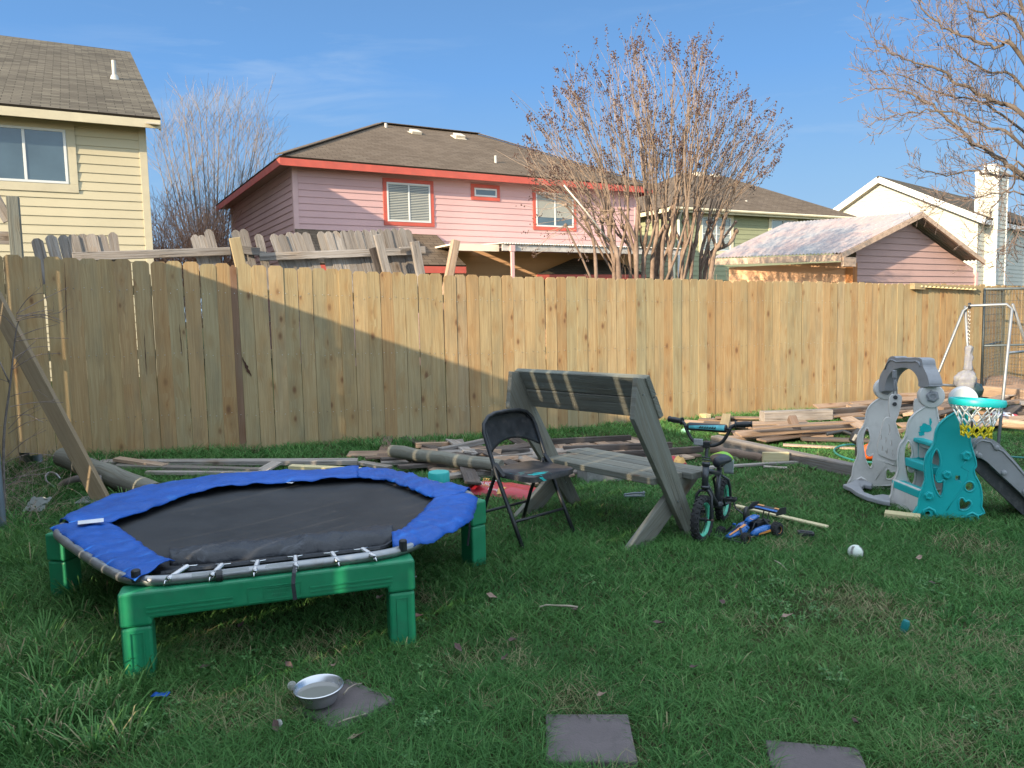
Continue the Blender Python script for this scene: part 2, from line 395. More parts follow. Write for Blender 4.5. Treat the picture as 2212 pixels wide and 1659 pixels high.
# ================================================================ HOUSES
def siding(mb, p0, d, n, z0, rows, exp, xlim, tone=.5, lip=.018):
    """lapped boards on the wall through p0 along d, outward normal n; xlim(z)->(s0,s1)"""
    for r in range(rows):
        za, zb = z0+r*exp, z0+(r+1)*exp
        a0,a1=xlim(za); b0,b1=xlim(zb)
        if a1-a0<.02 and b1-b0<.02: continue
        if b1<b0: b0=b1=(b0+b1)/2
        P=lambda s,z,o: Vector((p0[0]+d.x*s+n.x*o, p0[1]+d.y*s+n.y*o, z))
        rv=r*3.17
        mb.add([P(a0,za,lip),P(a1,za,lip),P(b1,zb,0),P(b0,zb,0)],[(0,1,2,3)],[(a0,za+rv,tone),(a1,za+rv,tone),(b1,zb+rv,tone),(b0,zb+rv,tone)])
        mb.add([P(a0,za,0),P(a1,za,0),P(a1,za,lip),P(a0,za,lip)],[(0,1,2,3)])
def mat_siding(name, col, dirt=.25, warm=None):
    m=NT(name); p=m.pos(); u,v,t=m.uvw()
    n=m.noise(p,.8,5,.6); g_=m.noise(m.comb(m.math('MULTIPLY',u,60.0),m.math('MULTIPLY',v,90.0)),1,3)
    rn=m.n('ShaderNodeTexWhiteNoise'); rn.noise_dimensions='1D'; m.t.links.new(m.math('FLOOR',m.math('MULTIPLY',v,.3)),rn.inputs['W'])
    c=m.mix(m.mr(n,.3,.7),tuple(x*.93 for x in col),tuple(min(1,x*1.05) for x in col))
    c=m.mix(m.mr(rn.outputs[0],0,1,0,.06),c,tuple(x*.6 for x in col))
    c=m.mix(m.mr(m.noise(p,2.3,7,.75),.55,.8,0,dirt),c,tuple(x*.55 for x in col))
    if warm: c=m.mix(m.mr(m.noise(p,.5,3),.45,.7,0,.5),c,warm)
    m.bump(g_,.15,.002); return m.out(c,.75,spec=.3)
def mat_shingle(name, c1, c2, c3, scale=1.0):
    m=NT(name); u,v,t=m.uvw()
    b=m.n('ShaderNodeTexBrick'); b.offset=.5; b.squash=1
    m.t.links.new(m.comb(u,v),b.inputs['Vector']); b.inputs['Scale'].default_value=1.0
    b.inputs['Brick Width'].default_value=.30*scale; b.inputs['Row Height'].default_value=.14*scale; b.inputs['Mortar Size'].default_value=.006; b.inputs['Bias'].default_value=0
    b.inputs['Mortar Smooth'].default_value=.1
    b.inputs['Color1'].default_value=(0,0,0,1); b.inputs['Color2'].default_value=(1,1,1,1); b.inputs['Mortar'].default_value=(.5,.5,.5,1)
    gran=m.noise(m.pos(),150,2,.7); big=m.noise(m.pos(),.7,4,.6)
    c=m.ramp(b.outputs['Color'],[(0,c1),(.5,c2),(1,c3)])
    c=m.mix(m.mr(gran,.3,.7,0,.5),c,tuple(x*.5 for x in c2)); c=m.mix(m.mr(big,.4,.7,0,.25),c,tuple(x*1.3 for x in c3))
    # shadow step at every course's butt edge comes from the bump
    fr=m.math('FRACT',m.math('DIVIDE',v,.14*scale))
    c=m.mix(b.outputs['Fac'],c,tuple(x*.35 for x in c1))
    m.bump(m.math('ADD',m.math('MULTIPLY',m.math('SUBTRACT',1.0,fr),1.0),m.math('MULTIPLY',gran,.15)),.7,.012)
    return m.out(c,.95,spec=.15)
M['sh_grey']=mat_shingle('grey_brown_shingles',(.070,.058,.042),(.105,.088,.065),(.158,.135,.100))
M['sh_brown']=mat_shingle('brown_shingles',(.108,.078,.053),(.136,.100,.070),(.160,.121,.087),1.0)
M['sh_dark']=mat_shingle('dark_shingles',(.068,.054,.038),(.090,.074,.053),(.112,.094,.070))
M['white_trim']=plain('white_trim',(.60,.60,.58),.5,0,.04,2)
M['vent']=plain('roof_vent_beige',(.55,.48,.38),.5,0,.1,5)
M['pipe']=plain('vent_pipe',(.42,.40,.36),.5,0,.1,5)
def mat_glass(name, col=(.05,.08,.10), rough=.06, kind='dark'):
    m=NT(name); u,v,t=m.uvw()
    c=m.mix(m.mr(m.noise(m.pos(),1.2,4),.3,.7),tuple(x*.75 for x in col),tuple(x*1.25 for x in col))
    return m.out(c,rough,0,spec=.9)
M['glass']=mat_glass('window_glass'); M['glass2']=mat_glass('window_glass_pale',(.16,.20,.21))
M['blind']=plain('window_blind',(.40,.39,.33),.6,0,.05,3)
def roofface(mb, pts, e_dir):
    """roof polygon with shingle coordinates: u along the eave, v up the slope"""
    n=(Vector(pts[1])-Vector(pts[0])).cross(Vector(pts[2])-Vector(pts[0])).normalized()
    e=Vector(e_dir).normalized(); s_=n.cross(e).normalized()
    if s_.z<0: s_=-s_
    o=Vector(pts[0])
    mb.add([Vector(p) for p in pts],[tuple(range(len(pts)))],[((Vector(p)-o).dot(e),(Vector(p)-o).dot(s_),.5) for p in pts])
def thick_roof(name, mats, faces, parent, th=.05):
    mb=MB()
    for pts,e in faces: roofface(mb,pts,e)
    o=mb.build(name,mats,parent); md=o.modifiers.new('solid','SOLIDIFY'); md.thickness=th; md.offset=-1; return o
def window(parent, p0, d, n, s0, s1, z0, z1, trim, trim_w=.11, style='slider', glass='glass', frame=None, blind=0.0, blind_gap=None, proud=.035):
    """window on a wall: trim, white frame, mullion, pane (slightly behind the frame)"""
    frame=frame or M['white_trim']
    P=lambda s,z,o: Vector((p0[0]+d.x*s+n.x*o, p0[1]+d.y*s+n.y*o, z))
    t=MB()
    def bar(mb,sa,sb,za,zb,oa,ob): mb.obox(P((sa+sb)/2,(za+zb)/2,(oa+ob)/2), n*(ob-oa)/2, d*(sb-sa)/2, UP*(zb-za)/2)
    bar(t,s0-trim_w,s1+trim_w,z1,z1+trim_w,0.002,proud); bar(t,s0-trim_w,s1+trim_w,z0-trim_w,z0,0.002,proud)
    bar(t,s0-trim_w,s0,z0,z1,0.002,proud-.002); bar(t,s1,s1+trim_w,z0,z1,0.002,proud-.002)
    wn_=t.build('window', trim, parent, bevel=.004)
    f=MB(); fw=.045; pr=proud+.008
    bar(f,s0+.001,s1-.001,z1-fw,z1-.001,.014,pr); bar(f,s0+.001,s1-.001,z0+.001,z0+fw,.014,pr); bar(f,s0+.001,s0+fw,z0+fw,z1-fw,.014,pr-.002); bar(f,s1-fw,s1-.001,z0+fw,z1-fw,.014,pr-.002)
    if style in('slider','cross'): bar(f,(s0+s1)/2-fw/2,(s0+s1)/2+fw/2,z0+fw,z1-fw,.014,pr-.003)
    if style=='cross': bar(f,s0+fw,s1-fw,(z0+z1)/2-fw/2,(z0+z1)/2+fw/2,.014,pr-.005)
    f.build('frame', frame, wn_, bevel=.004)
    g_=MB(); bar(g_,s0+fw-.002,s1-fw+.002,z0+fw-.002,z1-fw+.002,.012,.0215)
    g_.build('pane', M[glass], wn_)
    if blind>0:
        b=MB(); zt=z1-fw-.01; zb=z0+fw+(1-blind)*(z1-z0-2*fw); zz=zt
        while zz>zb:
            for sa,sb in ((s0+fw+.01,(s0+s1)/2-fw/2-.01),((s0+s1)/2+fw/2+.01,s1-fw-.01)):
                b.obox(P((sa+sb)/2,zz,.028), (n*.7+UP*.7)*.0012, d*(sb-sa)/2, (UP*.8-n*.35)*.013)
            zz-=.042 if blind_gap is None else blind_gap
        b.build('blind', M['blind'], wn_)
    return wn_
def trimbar(mb,p0,d,n,sa,sb,za,zb,oa,ob):
    c=Vector((p0[0],p0[1],0))+d*((sa+sb)/2)+n*((oa+ob)/2)+UP*((za+zb)/2); mb.obox(c,n*(ob-oa)/2,d*(sb-sa)/2,UP*(zb-za)/2)
def pipe(parent, p, h=.35, r=.04, name='vent_pipe'):
    m=MB(); m.lathe([(r*2.6,-.12),(r*1.5,.02),(r,.03),(r,h),(r*.8,h)],p,UP,12); return auto_smooth(m.build(name,M['pipe'],parent))
def boxvent(parent, p, d, n, slope):
    m=MB(); up=(UP-(-n)*0).normalized(); e=d.normalized(); sl=(-n+UP*slope).normalized(); nn=e.cross(sl).normalized(); 
    if nn.z<0: nn=-nn
    m.obox(Vector(p)+nn*.03,nn*.03,e*.2,sl*.2); m.obox(Vector(p)+nn*.10,nn*.05,e*.17,sl*.15,taper=.85); m.build('roof_vent',M['vent'],parent,bevel=.015)

# ---- yellow house (left)
M['sid_yellow']=mat_siding('pale_yellow_siding',(.48,.42,.285),.12)
M['trim_yellow']=plain('pale_yellow_trim',(.48,.42,.29),.7,0,.08,3,dirt=(.4,.34,.24),dirt_amt=.4)
M['soffit']=plain('soffit_board',(.38,.33,.25),.8,0,.1,3)
def P3(p0,d,n,s,o,z): return Vector((p0[0]+d.x*s+n.x*o, p0[1]+d.y*s+n.y*o, z))
YC=(-6.889,15.0); Yd=D2(28.4); Yn=Vector((Yd.y,-Yd.x,0))       # Yn points at the viewer
yh=thing('yellow_house','pale yellow lap-sided two-storey house with grey shingle roof behind the left fence','house',(YC[0],YC[1],0))
ws=MB(); siding(ws,YC,Yd,Yn,.15,32,.163,lambda z:(-11,-.10)); 
# side wall (gable end) facing right, rows follow the rake
Ysd=-Yn; Ysn=Yd
def yg(z):
    if z<5.25: return (0.0,15.0)
    k=(z-5.25)/.45; return (k, 15.0-k)
siding(ws,YC,Ysd,Ysn,.15,54,.163,yg)
ws.build('wall',M['sid_yellow'],yh)
cb=MB(); cb.obox(P3(YC,Yd,Yn,-5.5,-7.5,2.7),Yd*5.45,Yn*7.45,UP*2.65); cb.build('wall_core',M['soffit'],yh)
tr=MB(); trimbar(tr,YC,Yd,Yn,-.10,.032,0,5.25,.001,.03); tr.build('corner_trim',M['trim_yellow'],yh,bevel=.004); tr=MB(); trimbar(tr,YC,Ysd,Ysn,.001,.09,0,5.25,.001,.03); tr.build('corner_trim',M['trim_yellow'],yh,bevel=.004)
ez=5.24; ov=.42; sR=.27
e0=P3(YC,Yd,Yn,-12,ov,ez); e1=P3(YC,Yd,Yn,sR,ov,ez); r1=P3(YC,Yd,Yn,sR,-7.4,8.76); r0=P3(YC,Yd,Yn,-12,-7.4,8.76); b1=P3(YC,Yd,Yn,sR,-15.2,ez); b0_=P3(YC,Yd,Yn,-12,-15.2,ez)
thick_roof('roof',M['sh_grey'],[([e0,e1,r1,r0],Yd),([b1,b0_,r0,r1],Yd)],yh,.05)
fa=MB(); trimbar(fa,YC,Yd,Yn,-12,sR,ez-.20,ez-.045,ov-.03,ov); 
fa.beam(P3(YC,Yd,Yn,sR-.012,ov-.03,ez-.15),P3(YC,Yd,Yn,sR-.012,-7.4,8.76-.15),.024,.17); fa.beam(P3(YC,Yd,Yn,sR-.012,-7.4,8.76-.15),P3(YC,Yd,Yn,sR-.012,-15.2,ez-.15),.024,.17)
fa.build('fascia',M['trim_yellow'],yh,bevel=.004)
sf_=MB(); trimbar(sf_,YC,Yd,Yn,-12,sR-.03,ez-.11,ez-.095,0,ov-.03); sf_.obox(P3(YC,Yd,Yn,sR/2,-3.4,6.97-.12),Yd*sR*.45,(Yn*-7.8+UP*3.5)/2,UP*.008); sf_.build('soffit',M['soffit'],yh)
def wz(x,y,c,d): return onwall(x,y,c,d)
window(yh,YC,Yd,Yn,-2.62,-1.30,3.99,4.96,M['trim_yellow'],.15,glass='glass',proud=.03)
m_=MB(); trimbar(m_,YC,Yd,Yn,-8,-7.2,4.2,5.0,.02,.03)
pipe(yh,onwall(247,160,P3(YC,Yd,Yn,0,-3.1,0),Yd)-UP*.05,.34,.045)
# ---- pink house
M['sid_pink']=mat_siding('pink_siding',(.57,.355,.34),.10)
M['red_trim']=plain('red_trim',(.48,.085,.055),.6,0,.12,4,dirt=(.35,.10,.07),dirt_amt=.5)
M['pink_trim']=plain('pink_trim',(.58,.37,.345),.7,0,.06,3)
M['under_soffit']=plain('pink_soffit',(.42,.26,.22),.8,0,.08,3)
PC=(-5.191,19.0); Pd=D2(30); Pn=Vector((Pd.y,-Pd.x,0)); PL=10.6; PDp=8.0
ph=thing('pink_house','pink lap-sided two-storey house with red fascia and red window trim','house',(PC[0],PC[1],0))
ws=MB(); siding(ws,PC,Pd,Pn,.2,31,.162,lambda z:(.09,PL)); siding(ws,PC,-Pn,-Pd,.2,31,.162,lambda z:(0.0,PDp)); siding(ws,P3(PC,Pd,Pn,PL,0,0),-Pn,Pd,.2,31,.162,lambda z:(0.0,PDp)); ws.build('wall',M['sid_pink'],ph)
cb=MB(); cb.obox(P3(PC,Pd,Pn,PL/2,-PDp/2,2.65),Pd*(PL/2-.04),Pn*(PDp/2-.04),UP*2.6); cb.build('wall_core',M['under_soffit'],ph)
for a_ in ((PC,Pd,Pn,-.027,.10),(PC,-Pn,-Pd,.001,.09),(PC,Pd,Pn,PL-.1,PL+.015)):
    tr=MB(); trimbar(tr,*a_,0,5.22,.001,.027); tr.build('corner_trim',M['pink_trim'],ph,bevel=.004)
ez=5.27; o_=.40; rz=7.40
A=P3(PC,Pd,Pn,-o_,o_,ez); B=P3(PC,Pd,Pn,PL+o_,o_,ez); Cc=P3(PC,Pd,Pn,PL+o_,-PDp-o_,ez); Dd=P3(PC,Pd,Pn,-o_,-PDp-o_,ez)
r1=P3(PC,Pd,Pn,3.86,-4.1,rz); r2_=P3(PC,Pd,Pn,7.30,-4.1,rz)
thick_roof('roof',M['sh_brown'],[([A,B,r2_,r1],Pd),([Dd,A,r1],Pn),([B,Cc,r2_],Pn),([Cc,Dd,r1,r2_],Pd)],ph,.05)
rc=MB(); rc.beam(A+UP*.03,r1+UP*.03,.2,.02); rc.beam(r1+UP*.03,r2_+UP*.03,.2,.02); rc.beam(r2_+UP*.03,B+UP*.03,.2,.02); rc.build('ridge_cap',M['sh_brown'],ph)
fa=MB(); trimbar(fa,PC,Pd,Pn,-o_,PL+o_,ez-.22,ez-.045,o_-.03,o_); trimbar(fa,PC,-Pn,-Pd,-o_+.03,PDp+o_,ez-.22,ez-.045,o_-.03,o_-.002); trimbar(fa,P3(PC,Pd,Pn,PL,0,0),-Pn,Pd,-o_+.03,PDp+o_,ez-.22,ez-.045,o_-.03,o_-.002); fa.build('fascia',M['red_trim'],ph,bevel=.004)
sf_=MB(); trimbar(sf_,PC,Pd,Pn,-o_+.03,PL+o_-.03,ez-.14,ez-.12,0.02,o_-.03); trimbar(sf_,PC,-Pn,-Pd,-o_+.03,PDp+o_,ez-.142,ez-.122,.02,o_-.03); sf_.build('soffit',M['under_soffit'],ph)
window(ph,PC,Pd,Pn,2.38,3.60,3.90,4.90,M['red_trim'],.10,blind=1.0,glass='glass')
window(ph,PC,Pd,Pn,4.92,5.62,4.68,4.91,M['red_trim'],.10,style='single')
window(ph,PC,Pd,Pn,6.90,8.20,3.94,4.92,M['red_trim'],.10,blind=.75,blind_gap=.028)
for x,y in ((896,292),(990,300)): boxvent(ph,onwall(x,y,P3(PC,Pd,Pn,0,-3.35,0),Pd),Pd,Pn,.5)
q=onwall(834,281,P3(PC,Pd,Pn,0,-3.7,0),Pd); pipe(ph,q-UP*.02,.22,.045); q=onwall(1071,357,P3(PC,Pd,Pn,0,-.7,0),Pd); pipe(ph,q-UP*.03,.30,.04)
q=onwall(502,402,P3(PC,Pd,Pn,.6,0,0),Pn); pipe(ph,P3(PC,Pd,Pn,.9,-6.9,5.72),.35,.04)
# low lean-to roof at the left, patio cover with posts, dark bay roof under it
l0=P3(PC,Pd,Pn,-.02,.02,3.63); l1=P3(PC,Pd,Pn,3.75,.02,3.60); l2=P3(PC,Pd,Pn,3.87,1.5,2.70); l3=P3(PC,Pd,Pn,-.3,1.5,2.70); l4=P3(PC,Pd,Pn,3.5,.02,2.95)
thick_roof('lower_roof',M['sh_brown'],[([l3,l2,l1,l0],Pd),([l2,P3(PC,Pd,Pn,3.87,0.02,2.70),l1],Pn)],ph,.04)
fa=MB(); trimbar(fa,PC,Pd,Pn,-.3,3.87,2.50,2.665,1.46,1.49); fa.build('lower_fascia',M['red_trim'],ph)
lw=MB(); siding(lw,P3(PC,Pd,Pn,0,1.1,0),Pd,Pn,.1,16,.162,lambda z:(0.1,3.3)); lw.build('lower_wall',M['sid_pink'],ph)
M['orange_wall']=mat_siding('orange_pink_siding',(.62,.36,.20),.1)
pw=MB(); siding(pw,P3(PC,Pd,Pn,0,.03,0),Pd,Pn,.1,20,.155,lambda z:(3.4,PL)); pw.build('patio_wall',M['orange_wall'],ph)
M['corrug_white']=plain('corrugated_sheet',(.70,.66,.60),.5,0,.1,4)
def corrugated(mb, pf, nu, amp, waves, nv=1, th=0):
    for i in range(nu):
        u0,u1=i/nu,(i+1)/nu
        for j in range(nv):
            v0,v1=j/nv,(j+1)/nv
            q=[]
            for (u,v) in((u0,v0),(u1,v0),(u1,v1),(u0,v1)): q.append(pf(u,v)+UP*(amp*math.sin(u*waves*2*math.pi)))
            mb.add(q,[(0,1,2,3)],[(u0,v0,.5),(u1,v0,.5),(u1,v1,.5),(u0,v1,.5)])
pc=MB()
ca=P3(PC,Pd,Pn,4.72,1.9,3.24); cb_=P3(PC,Pd,Pn,10.9,1.9,3.24); cc=P3(PC,Pd,Pn,10.9,.05,3.34); cd=P3(PC,Pd,Pn,4.72,.05,3.34)
corrugated(pc,lambda u,v:(ca.lerp(cb_,u)).lerp(cd.lerp(cc,u),v),1280//4,.014,80)
o=pc.build('patio_cover',M['corrug_white'],ph); md=o.modifiers.new('s','SOLIDIFY'); md.thickness=.004
fb=MB(); trimbar(fb,PC,Pd,Pn,4.74,10.85,3.06,3.215,1.80,1.84); fb.build('patio_beam',plain('worn_white_wood',(.50,.46,.42),.8,0,.2,6,dirt=(.16,.14,.12),dirt_amt=.8),ph)
wb=MB(); trimbar(wb,PC,Pd,Pn,3.40,4.74,3.05,3.22,1.62,1.66); wb.obox(P3(PC,Pd,Pn,4.07,.85,3.20),Pd*.67,Pn*.8,UP*.02); wb.build('patio_fascia',plain('cream_board',(.74,.64,.50),.7,0,.05,3),ph)
ptx=onwall(1107,560,P3(PC,Pd,Pn,0,1.87,0),Pd); pst=MB(); pst.obox(Vector((ptx.x,ptx.y,1.5)),Pd*.045,Pn*.03,UP*1.56); pst.obox(Vector((ptx.x,ptx.y,3.12))+Pn*.005,Pd*.07,Pn*.035,UP*.08); pst.build('patio_post',M['pink_trim'],ph,bevel=.004)
bo=P3(PC,Pd,Pn,0,1.2,0)
ba=onwall(1160,592,bo,Pd); bb=onwall(1240,558,P3(PC,Pd,Pn,0,.2,0),Pd); bc=onwall(1330,563,P3(PC,Pd,Pn,0,.2,0),Pd); be=onwall(1395,592,bo,Pd)
thick_roof('bay_roof',M['sh_dark'],[([ba,be,bc,bb],Pd)],ph,.04)
fa=MB(); fa.beam(ba-UP*.08,be-UP*.08,.03,.13); fa.build('bay_fascia',M['red_trim'],ph)
# ---- green house
M['sid_green']=mat_siding('sage_green_siding',(.29,.30,.18),.12); M['cream_trim']=plain('cream_trim',(.62,.55,.38),.7,0,.06,3)
GC=(6.254,29.9); Gd=D2(28); Gn=Vector((Gd.y,-Gd.x,0)); GL=9.6; GDp=9.5
gh=thing('green_house','sage green two-storey house with brown hip roof behind the bare crape myrtle','house',(GC[0],GC[1],0))
ws=MB(); siding(ws,GC,Gd,Gn,.2,28,.185,lambda z:(.1,GL)); siding(ws,GC,-Gn,-Gd,.2,28,.185,lambda z:(.1,GDp)); ws.build('wall',M['sid_green'],gh)
cb=MB(); cb.obox(P3(GC,Gd,Gn,GL/2,-GDp/2,2.65),Gd*(GL/2-.04),Gn*(GDp/2-.04),UP*2.6); cb.build('wall_core',M['soffit'],gh)
tr=MB(); trimbar(tr,GC,Gd,Gn,-.02,.14,0,5.2,.001,.03); trimbar(tr,GC,-Gn,-Gd,-.02,.14,0,5.2,.001,.03); tr.build('corner_trim',M['cream_trim'],gh)
ez=5.35; A=P3(GC,Gd,Gn,-.45,.45,ez); B=P3(GC,Gd,Gn,GL+.45,.45,ez); Cc=P3(GC,Gd,Gn,GL+.45,-GDp-.45,ez); Dd=P3(GC,Gd,Gn,-.45,-GDp-.45,ez); r1=P3(GC,Gd,Gn,4.6,-4.75,7.75); r2_=P3(GC,Gd,Gn,7.0,-4.75,7.78)
thick_roof('roof',M['sh_brown'],[([A,B,r2_,r1],Gd),([Dd,A,r1],Gn),([B,Cc,r2_],Gn),([Cc,Dd,r1,r2_],Gd)],gh,.05)
fa=MB(); trimbar(fa,GC,Gd,Gn,-.45,GL+.45,ez-.20,ez-.05,.40,.45); trimbar(fa,GC,-Gn,-Gd,-.40,GDp+.45,ez-.20,ez-.05,.40,.448); fa.tube([P3(GC,Gd,Gn,-.5,.52,ez-.08),P3(GC,Gd,Gn,GL+.5,.52,ez-.08)],.055,8); fa.build('gutter',M['cream_trim'],gh)
sf_=MB(); trimbar(sf_,GC,Gd,Gn,-.4,GL+.4,ez-.16,ez-.14,.02,.40); trimbar(sf_,GC,-Gn,-Gd,-.4,GDp+.4,ez-.162,ez-.142,.02,.40); sf_.build('soffit',M['soffit'],gh)
a_=onwall(1513,468,GC,Gd); b_=onwall(1578,543,GC,Gd)
sw=lambda p:(Vector((p.x-GC[0],p.y-GC[1],0))).dot(Gd)
window(gh,GC,Gd,Gn,sw(a_)+.05,sw(b_)-.02,b_.z,a_.z,M['cream_trim'],.14,style='cross',glass='glass2',blind=.98,blind_gap=.06,proud=.05)
a_=onwall(1665,474,GC,Gd); b_=onwall(1716,540,GC,Gd)
window(gh,GC,Gd,Gn,sw(a_),sw(b_),b_.z,a_.z,M['cream_trim'],.14,style='cross',glass='glass2',proud=.05)
pipe(gh,onwall(1612,455,P3(GC,Gd,Gn,0,-.8,0),Gd)-UP*.03,.45,.05)
dp=MB(); q=P3(GC,Gd,Gn,.28,.07,0); dp.tube([(q.x,q.y,0),(q.x,q.y,4.9),P3(GC,Gd,Gn,.1,.45,5.2)],.05,8); dp.build('downspout',M['white_trim'],gh)
bx=MB(); q=onwall(1508,380,P3(GC,Gd,Gn,0,-4.6,0),Gd); bx.obox(q,Gd*.25,Gn*.25,UP*.14); bx.obox(q+Gd*1.0,Gd*.2,Gn*.2,UP*.12); bx.build('roof_vent',M['vent'],gh,bevel=.02)
# ---- shed
M['sid_shed']=mat_siding('faded_pink_shed_siding',(.50,.32,.28),.35); M['shed_orange']=mat_siding('peach_shed_siding',(.72,.42,.24),.15)
shd=thing('garden_shed','faded pink shed with a low corrugated metal gable roof behind the fence','shed',(7.0,16.0,0))
SC=atY(1843,566,16.0); Sd=D2(32); Sn=Vector((Sd.y,-Sd.x,0)); SC=(SC.x,SC.y)
apx=onwall(1993,463,P3(SC,Sd,Sn,0,.35,0),Sd)
sA=(apx-Vector((SC[0],SC[1],0))).dot(Sd); eL_=onwall(1817.5,552,P3(SC,Sd,Sn,0,.35,0),Sd); eR_=onwall(2127,566,P3(SC,Sd,Sn,0,.35,0),Sd)
sRw=(onwall(2105,580,SC,Sd)-Vector((SC[0],SC[1],0))).dot(Sd)
slopeL=(apx.z-eL_.z)/((apx-eL_).dot(Sd)); slopeR=(apx.z-eR_.z)/((eR_-apx).dot(Sd))
ws=MB()
def sg(z):
    zt=apx.z-.12
    lo=max(0.08, sA-(zt-z)/slopeL); hi=min(sRw, sA+(zt-z)/slopeR)
    return (lo,hi)
siding(ws,SC,Sd,Sn,.05,26,.1365,sg,lip=.018); ws.build('gable_wall',M['sid_shed'],shd)
Wd=D2(150); Wn=Vector((-Wd.y,Wd.x,0))
if Wn.y>0: Wn=-Wn
ws=MB(); siding(ws,P3(SC,Wd,Wn,0,.16,0),Wd,Wn,.05,17,.1365,lambda z:(.02,2.5),lip=.014); ws.build('side_wall',M['shed_orange'],shd)
M['orange_post']=wood('orange_stained_post',[(0,(.55,.22,.06)),(1,(.50,.20,.06))],grain=.5,knots=.1)
tr=MB(); trimbar(tr,SC,Wd,Wn,-.02,.12,0,2.35,.0,.20); trimbar(tr,SC,Sd,Sn,-.03,.08,0,2.35,.0,.045); tr.build('corner_post',M['orange_post'],shd)
tr=MB(); trimbar(tr,SC,Sd,Sn,sRw,sRw+.09,0,(apx.z-(sRw-sA)*slopeR)-.12,.0,.05); tr.build('corner_trim',M['pink_trim'],shd)
rB=onwall(1697,486,P3(SC,Sd,Sn,0,0,0)+Wd*2.6,Sd)
eB=atY(1538,562,(Vector((SC[0],SC[1],0))+Wd*2.75+Wn*.35).y)
rBack=atY(1697,486,18.6); 
def mat_tin():
    m=NT('painted_corrugated_tin'); p=m.pos(); u,v,t=m.uvw()
    n=m.noise(p,1.6,5,.65); n2=m.noise(m.comb(m.math('MULTIPLY',u,40.0),m.math('MULTIPLY',v,5.0)),1,5,.7); 
    c=m.mix(m.mr(n,.4,.62),(.42,.31,.28),(.32,.31,.31)); c=m.mix(m.mr(n2,.50,.68,0,.75),c,(.20,.20,.23)); c=m.mix(m.mr(m.noise(m.comb(m.math('MULTIPLY',u,60.0),m.math('MULTIPLY',v,7.0),3.0),1,4,.7),.55,.7,0,.8),c,(.52,.46,.42))
    return m.out(c,.55,0.0,spec=.5)
M['tin']=mat_tin()
tb=MB(); NU=150
corrugated(tb,lambda u,v:(eL_.lerp(eB,u)).lerp(apx.lerp(rBack,u),v)+UP*(.05+.04*math.sin(math.pi*u)*(1-v)*0),NU*2,.013,38,4)
eR2=eR_+(rBack-apx)
corrugated(tb,lambda u,v:(eR_.lerp(eR2,u)).lerp(apx.lerp(rBack,u),v)+UP*.05,NU*2,.013,38,2)
o=tb.build('roof',M['tin'],shd); md=o.modifiers.new('s','SOLIDIFY'); md.thickness=.004
M['shed_fascia']=plain('peach_fascia_dirty',(.54,.38,.27),.8,0,.1,5,dirt=(.20,.13,.09),dirt_amt=.7)
fa=MB(); fa.beam(eL_-UP*.04,eB-UP*.04,.03,.13); fa.build('fascia',M['shed_fascia'],shd)
fa=MB(); fa.beam(eL_-UP*.01,apx-UP*.01,.04,.10); fa.beam(apx-UP*.01,eR_-UP*.01,.04,.10); fa.obox(eL_+Sd*.22-UP*.12+Sn*.01,Sd*.2,Sn*.03,UP*.09); fa.build('rake_board',M['shed_fascia'],shd)
cr_=MB(); cr_.add([P3(SC,Sd,Sn,.05,-.02,0),P3(SC,Sd,Sn,sRw,-.02,0),P3(SC,Sd,Sn,sRw,-.02,2.3),P3(SC,Sd,Sn,sA,-.02,apx.z-.2),P3(SC,Sd,Sn,.05,-.02,2.3)],[(0,1,2,3,4)]); cr_.build('wall_core',M['under_soffit'],shd)
# ---- white house
M['sid_white']=mat_siding('white_siding',(.50,.485,.42),.05)
wh=thing('white_house','tall white gabled house with a white sided chimney at the far right','house',(20.9,34,0))
Wd2=D2(-48); Wn2=Vector((Wd2.y,-Wd2.x,0)); 
if Wn2.y>0: Wn2=-Wn2
WR=atY(2113,480,34.0); WR0=(WR.x,WR.y)                      # right corner of the gable wall
ap=onwall(1897,379.7,P3(WR0,Wd2,Wn2,0,.3,0),Wd2); er=onwall(2127,468,P3(WR0,Wd2,Wn2,0,.3,0),Wd2)
sa=(ap-Vector((WR0[0],WR0[1],0))).dot(Wd2); slp=(ap.z-er.z)/((er-ap).dot(Wd2)); el=Vector((ap.x,ap.y,0))+Wd2*(-(er-ap).dot(Wd2)); el.z=er.z
el_=onwall(1760,480,P3(WR0,Wd2,Wn2,0,.3,0),Wd2); slpL=(ap.z-onwall(1791,457,P3(WR0,Wd2,Wn2,0,.3,0),Wd2).z)/((ap-onwall(1791,457,P3(WR0,Wd2,Wn2,0,.3,0),Wd2)).dot(Wd2))
ws=MB()
siding(ws,WR0,Wd2,Wn2,.2,42,.19,lambda z:(max(-11.0,sa-(ap.z-.15-z)/slpL),min(0,sa+(ap.z-.15-z)/slp)))
WE=-Wn2; 
siding(ws,WR0,WE,Wd2,.2,27,.19,lambda z:(0,14)); ws.build('wall',M['sid_white'],wh)
ex=14.0
er2=er+WE*ex; ap2=ap+WE*ex; el3=Vector((ap.x,ap.y,0))-Wd2*((ap.z-5.0)/slpL); el3.z=5.0
thick_roof('roof',M['sh_dark'],[([er,er2,ap2,ap],WE),([el3+WE*ex,el3,ap,ap2],WE)],wh,.05)
fa=MB(); fa.beam(er-UP*.17,ap-UP*.17,.05,.26); fa.beam(ap-UP*.17,el3-UP*.17,.05,.26); fa.beam(er-UP*.2+Wd2*.0,er2-UP*.2,.04,.2); fa.build('fascia',M['white_trim'],wh)
sf_=MB(); sf_.beam(er-UP*.32-Wn2*.16,ap-UP*.32-Wn2*.16,.3,.02); sf_.beam(ap-UP*.32-Wn2*.16,el3-UP*.32-Wn2*.16,.3,.02); sf_.build('soffit',M['soffit'],wh)
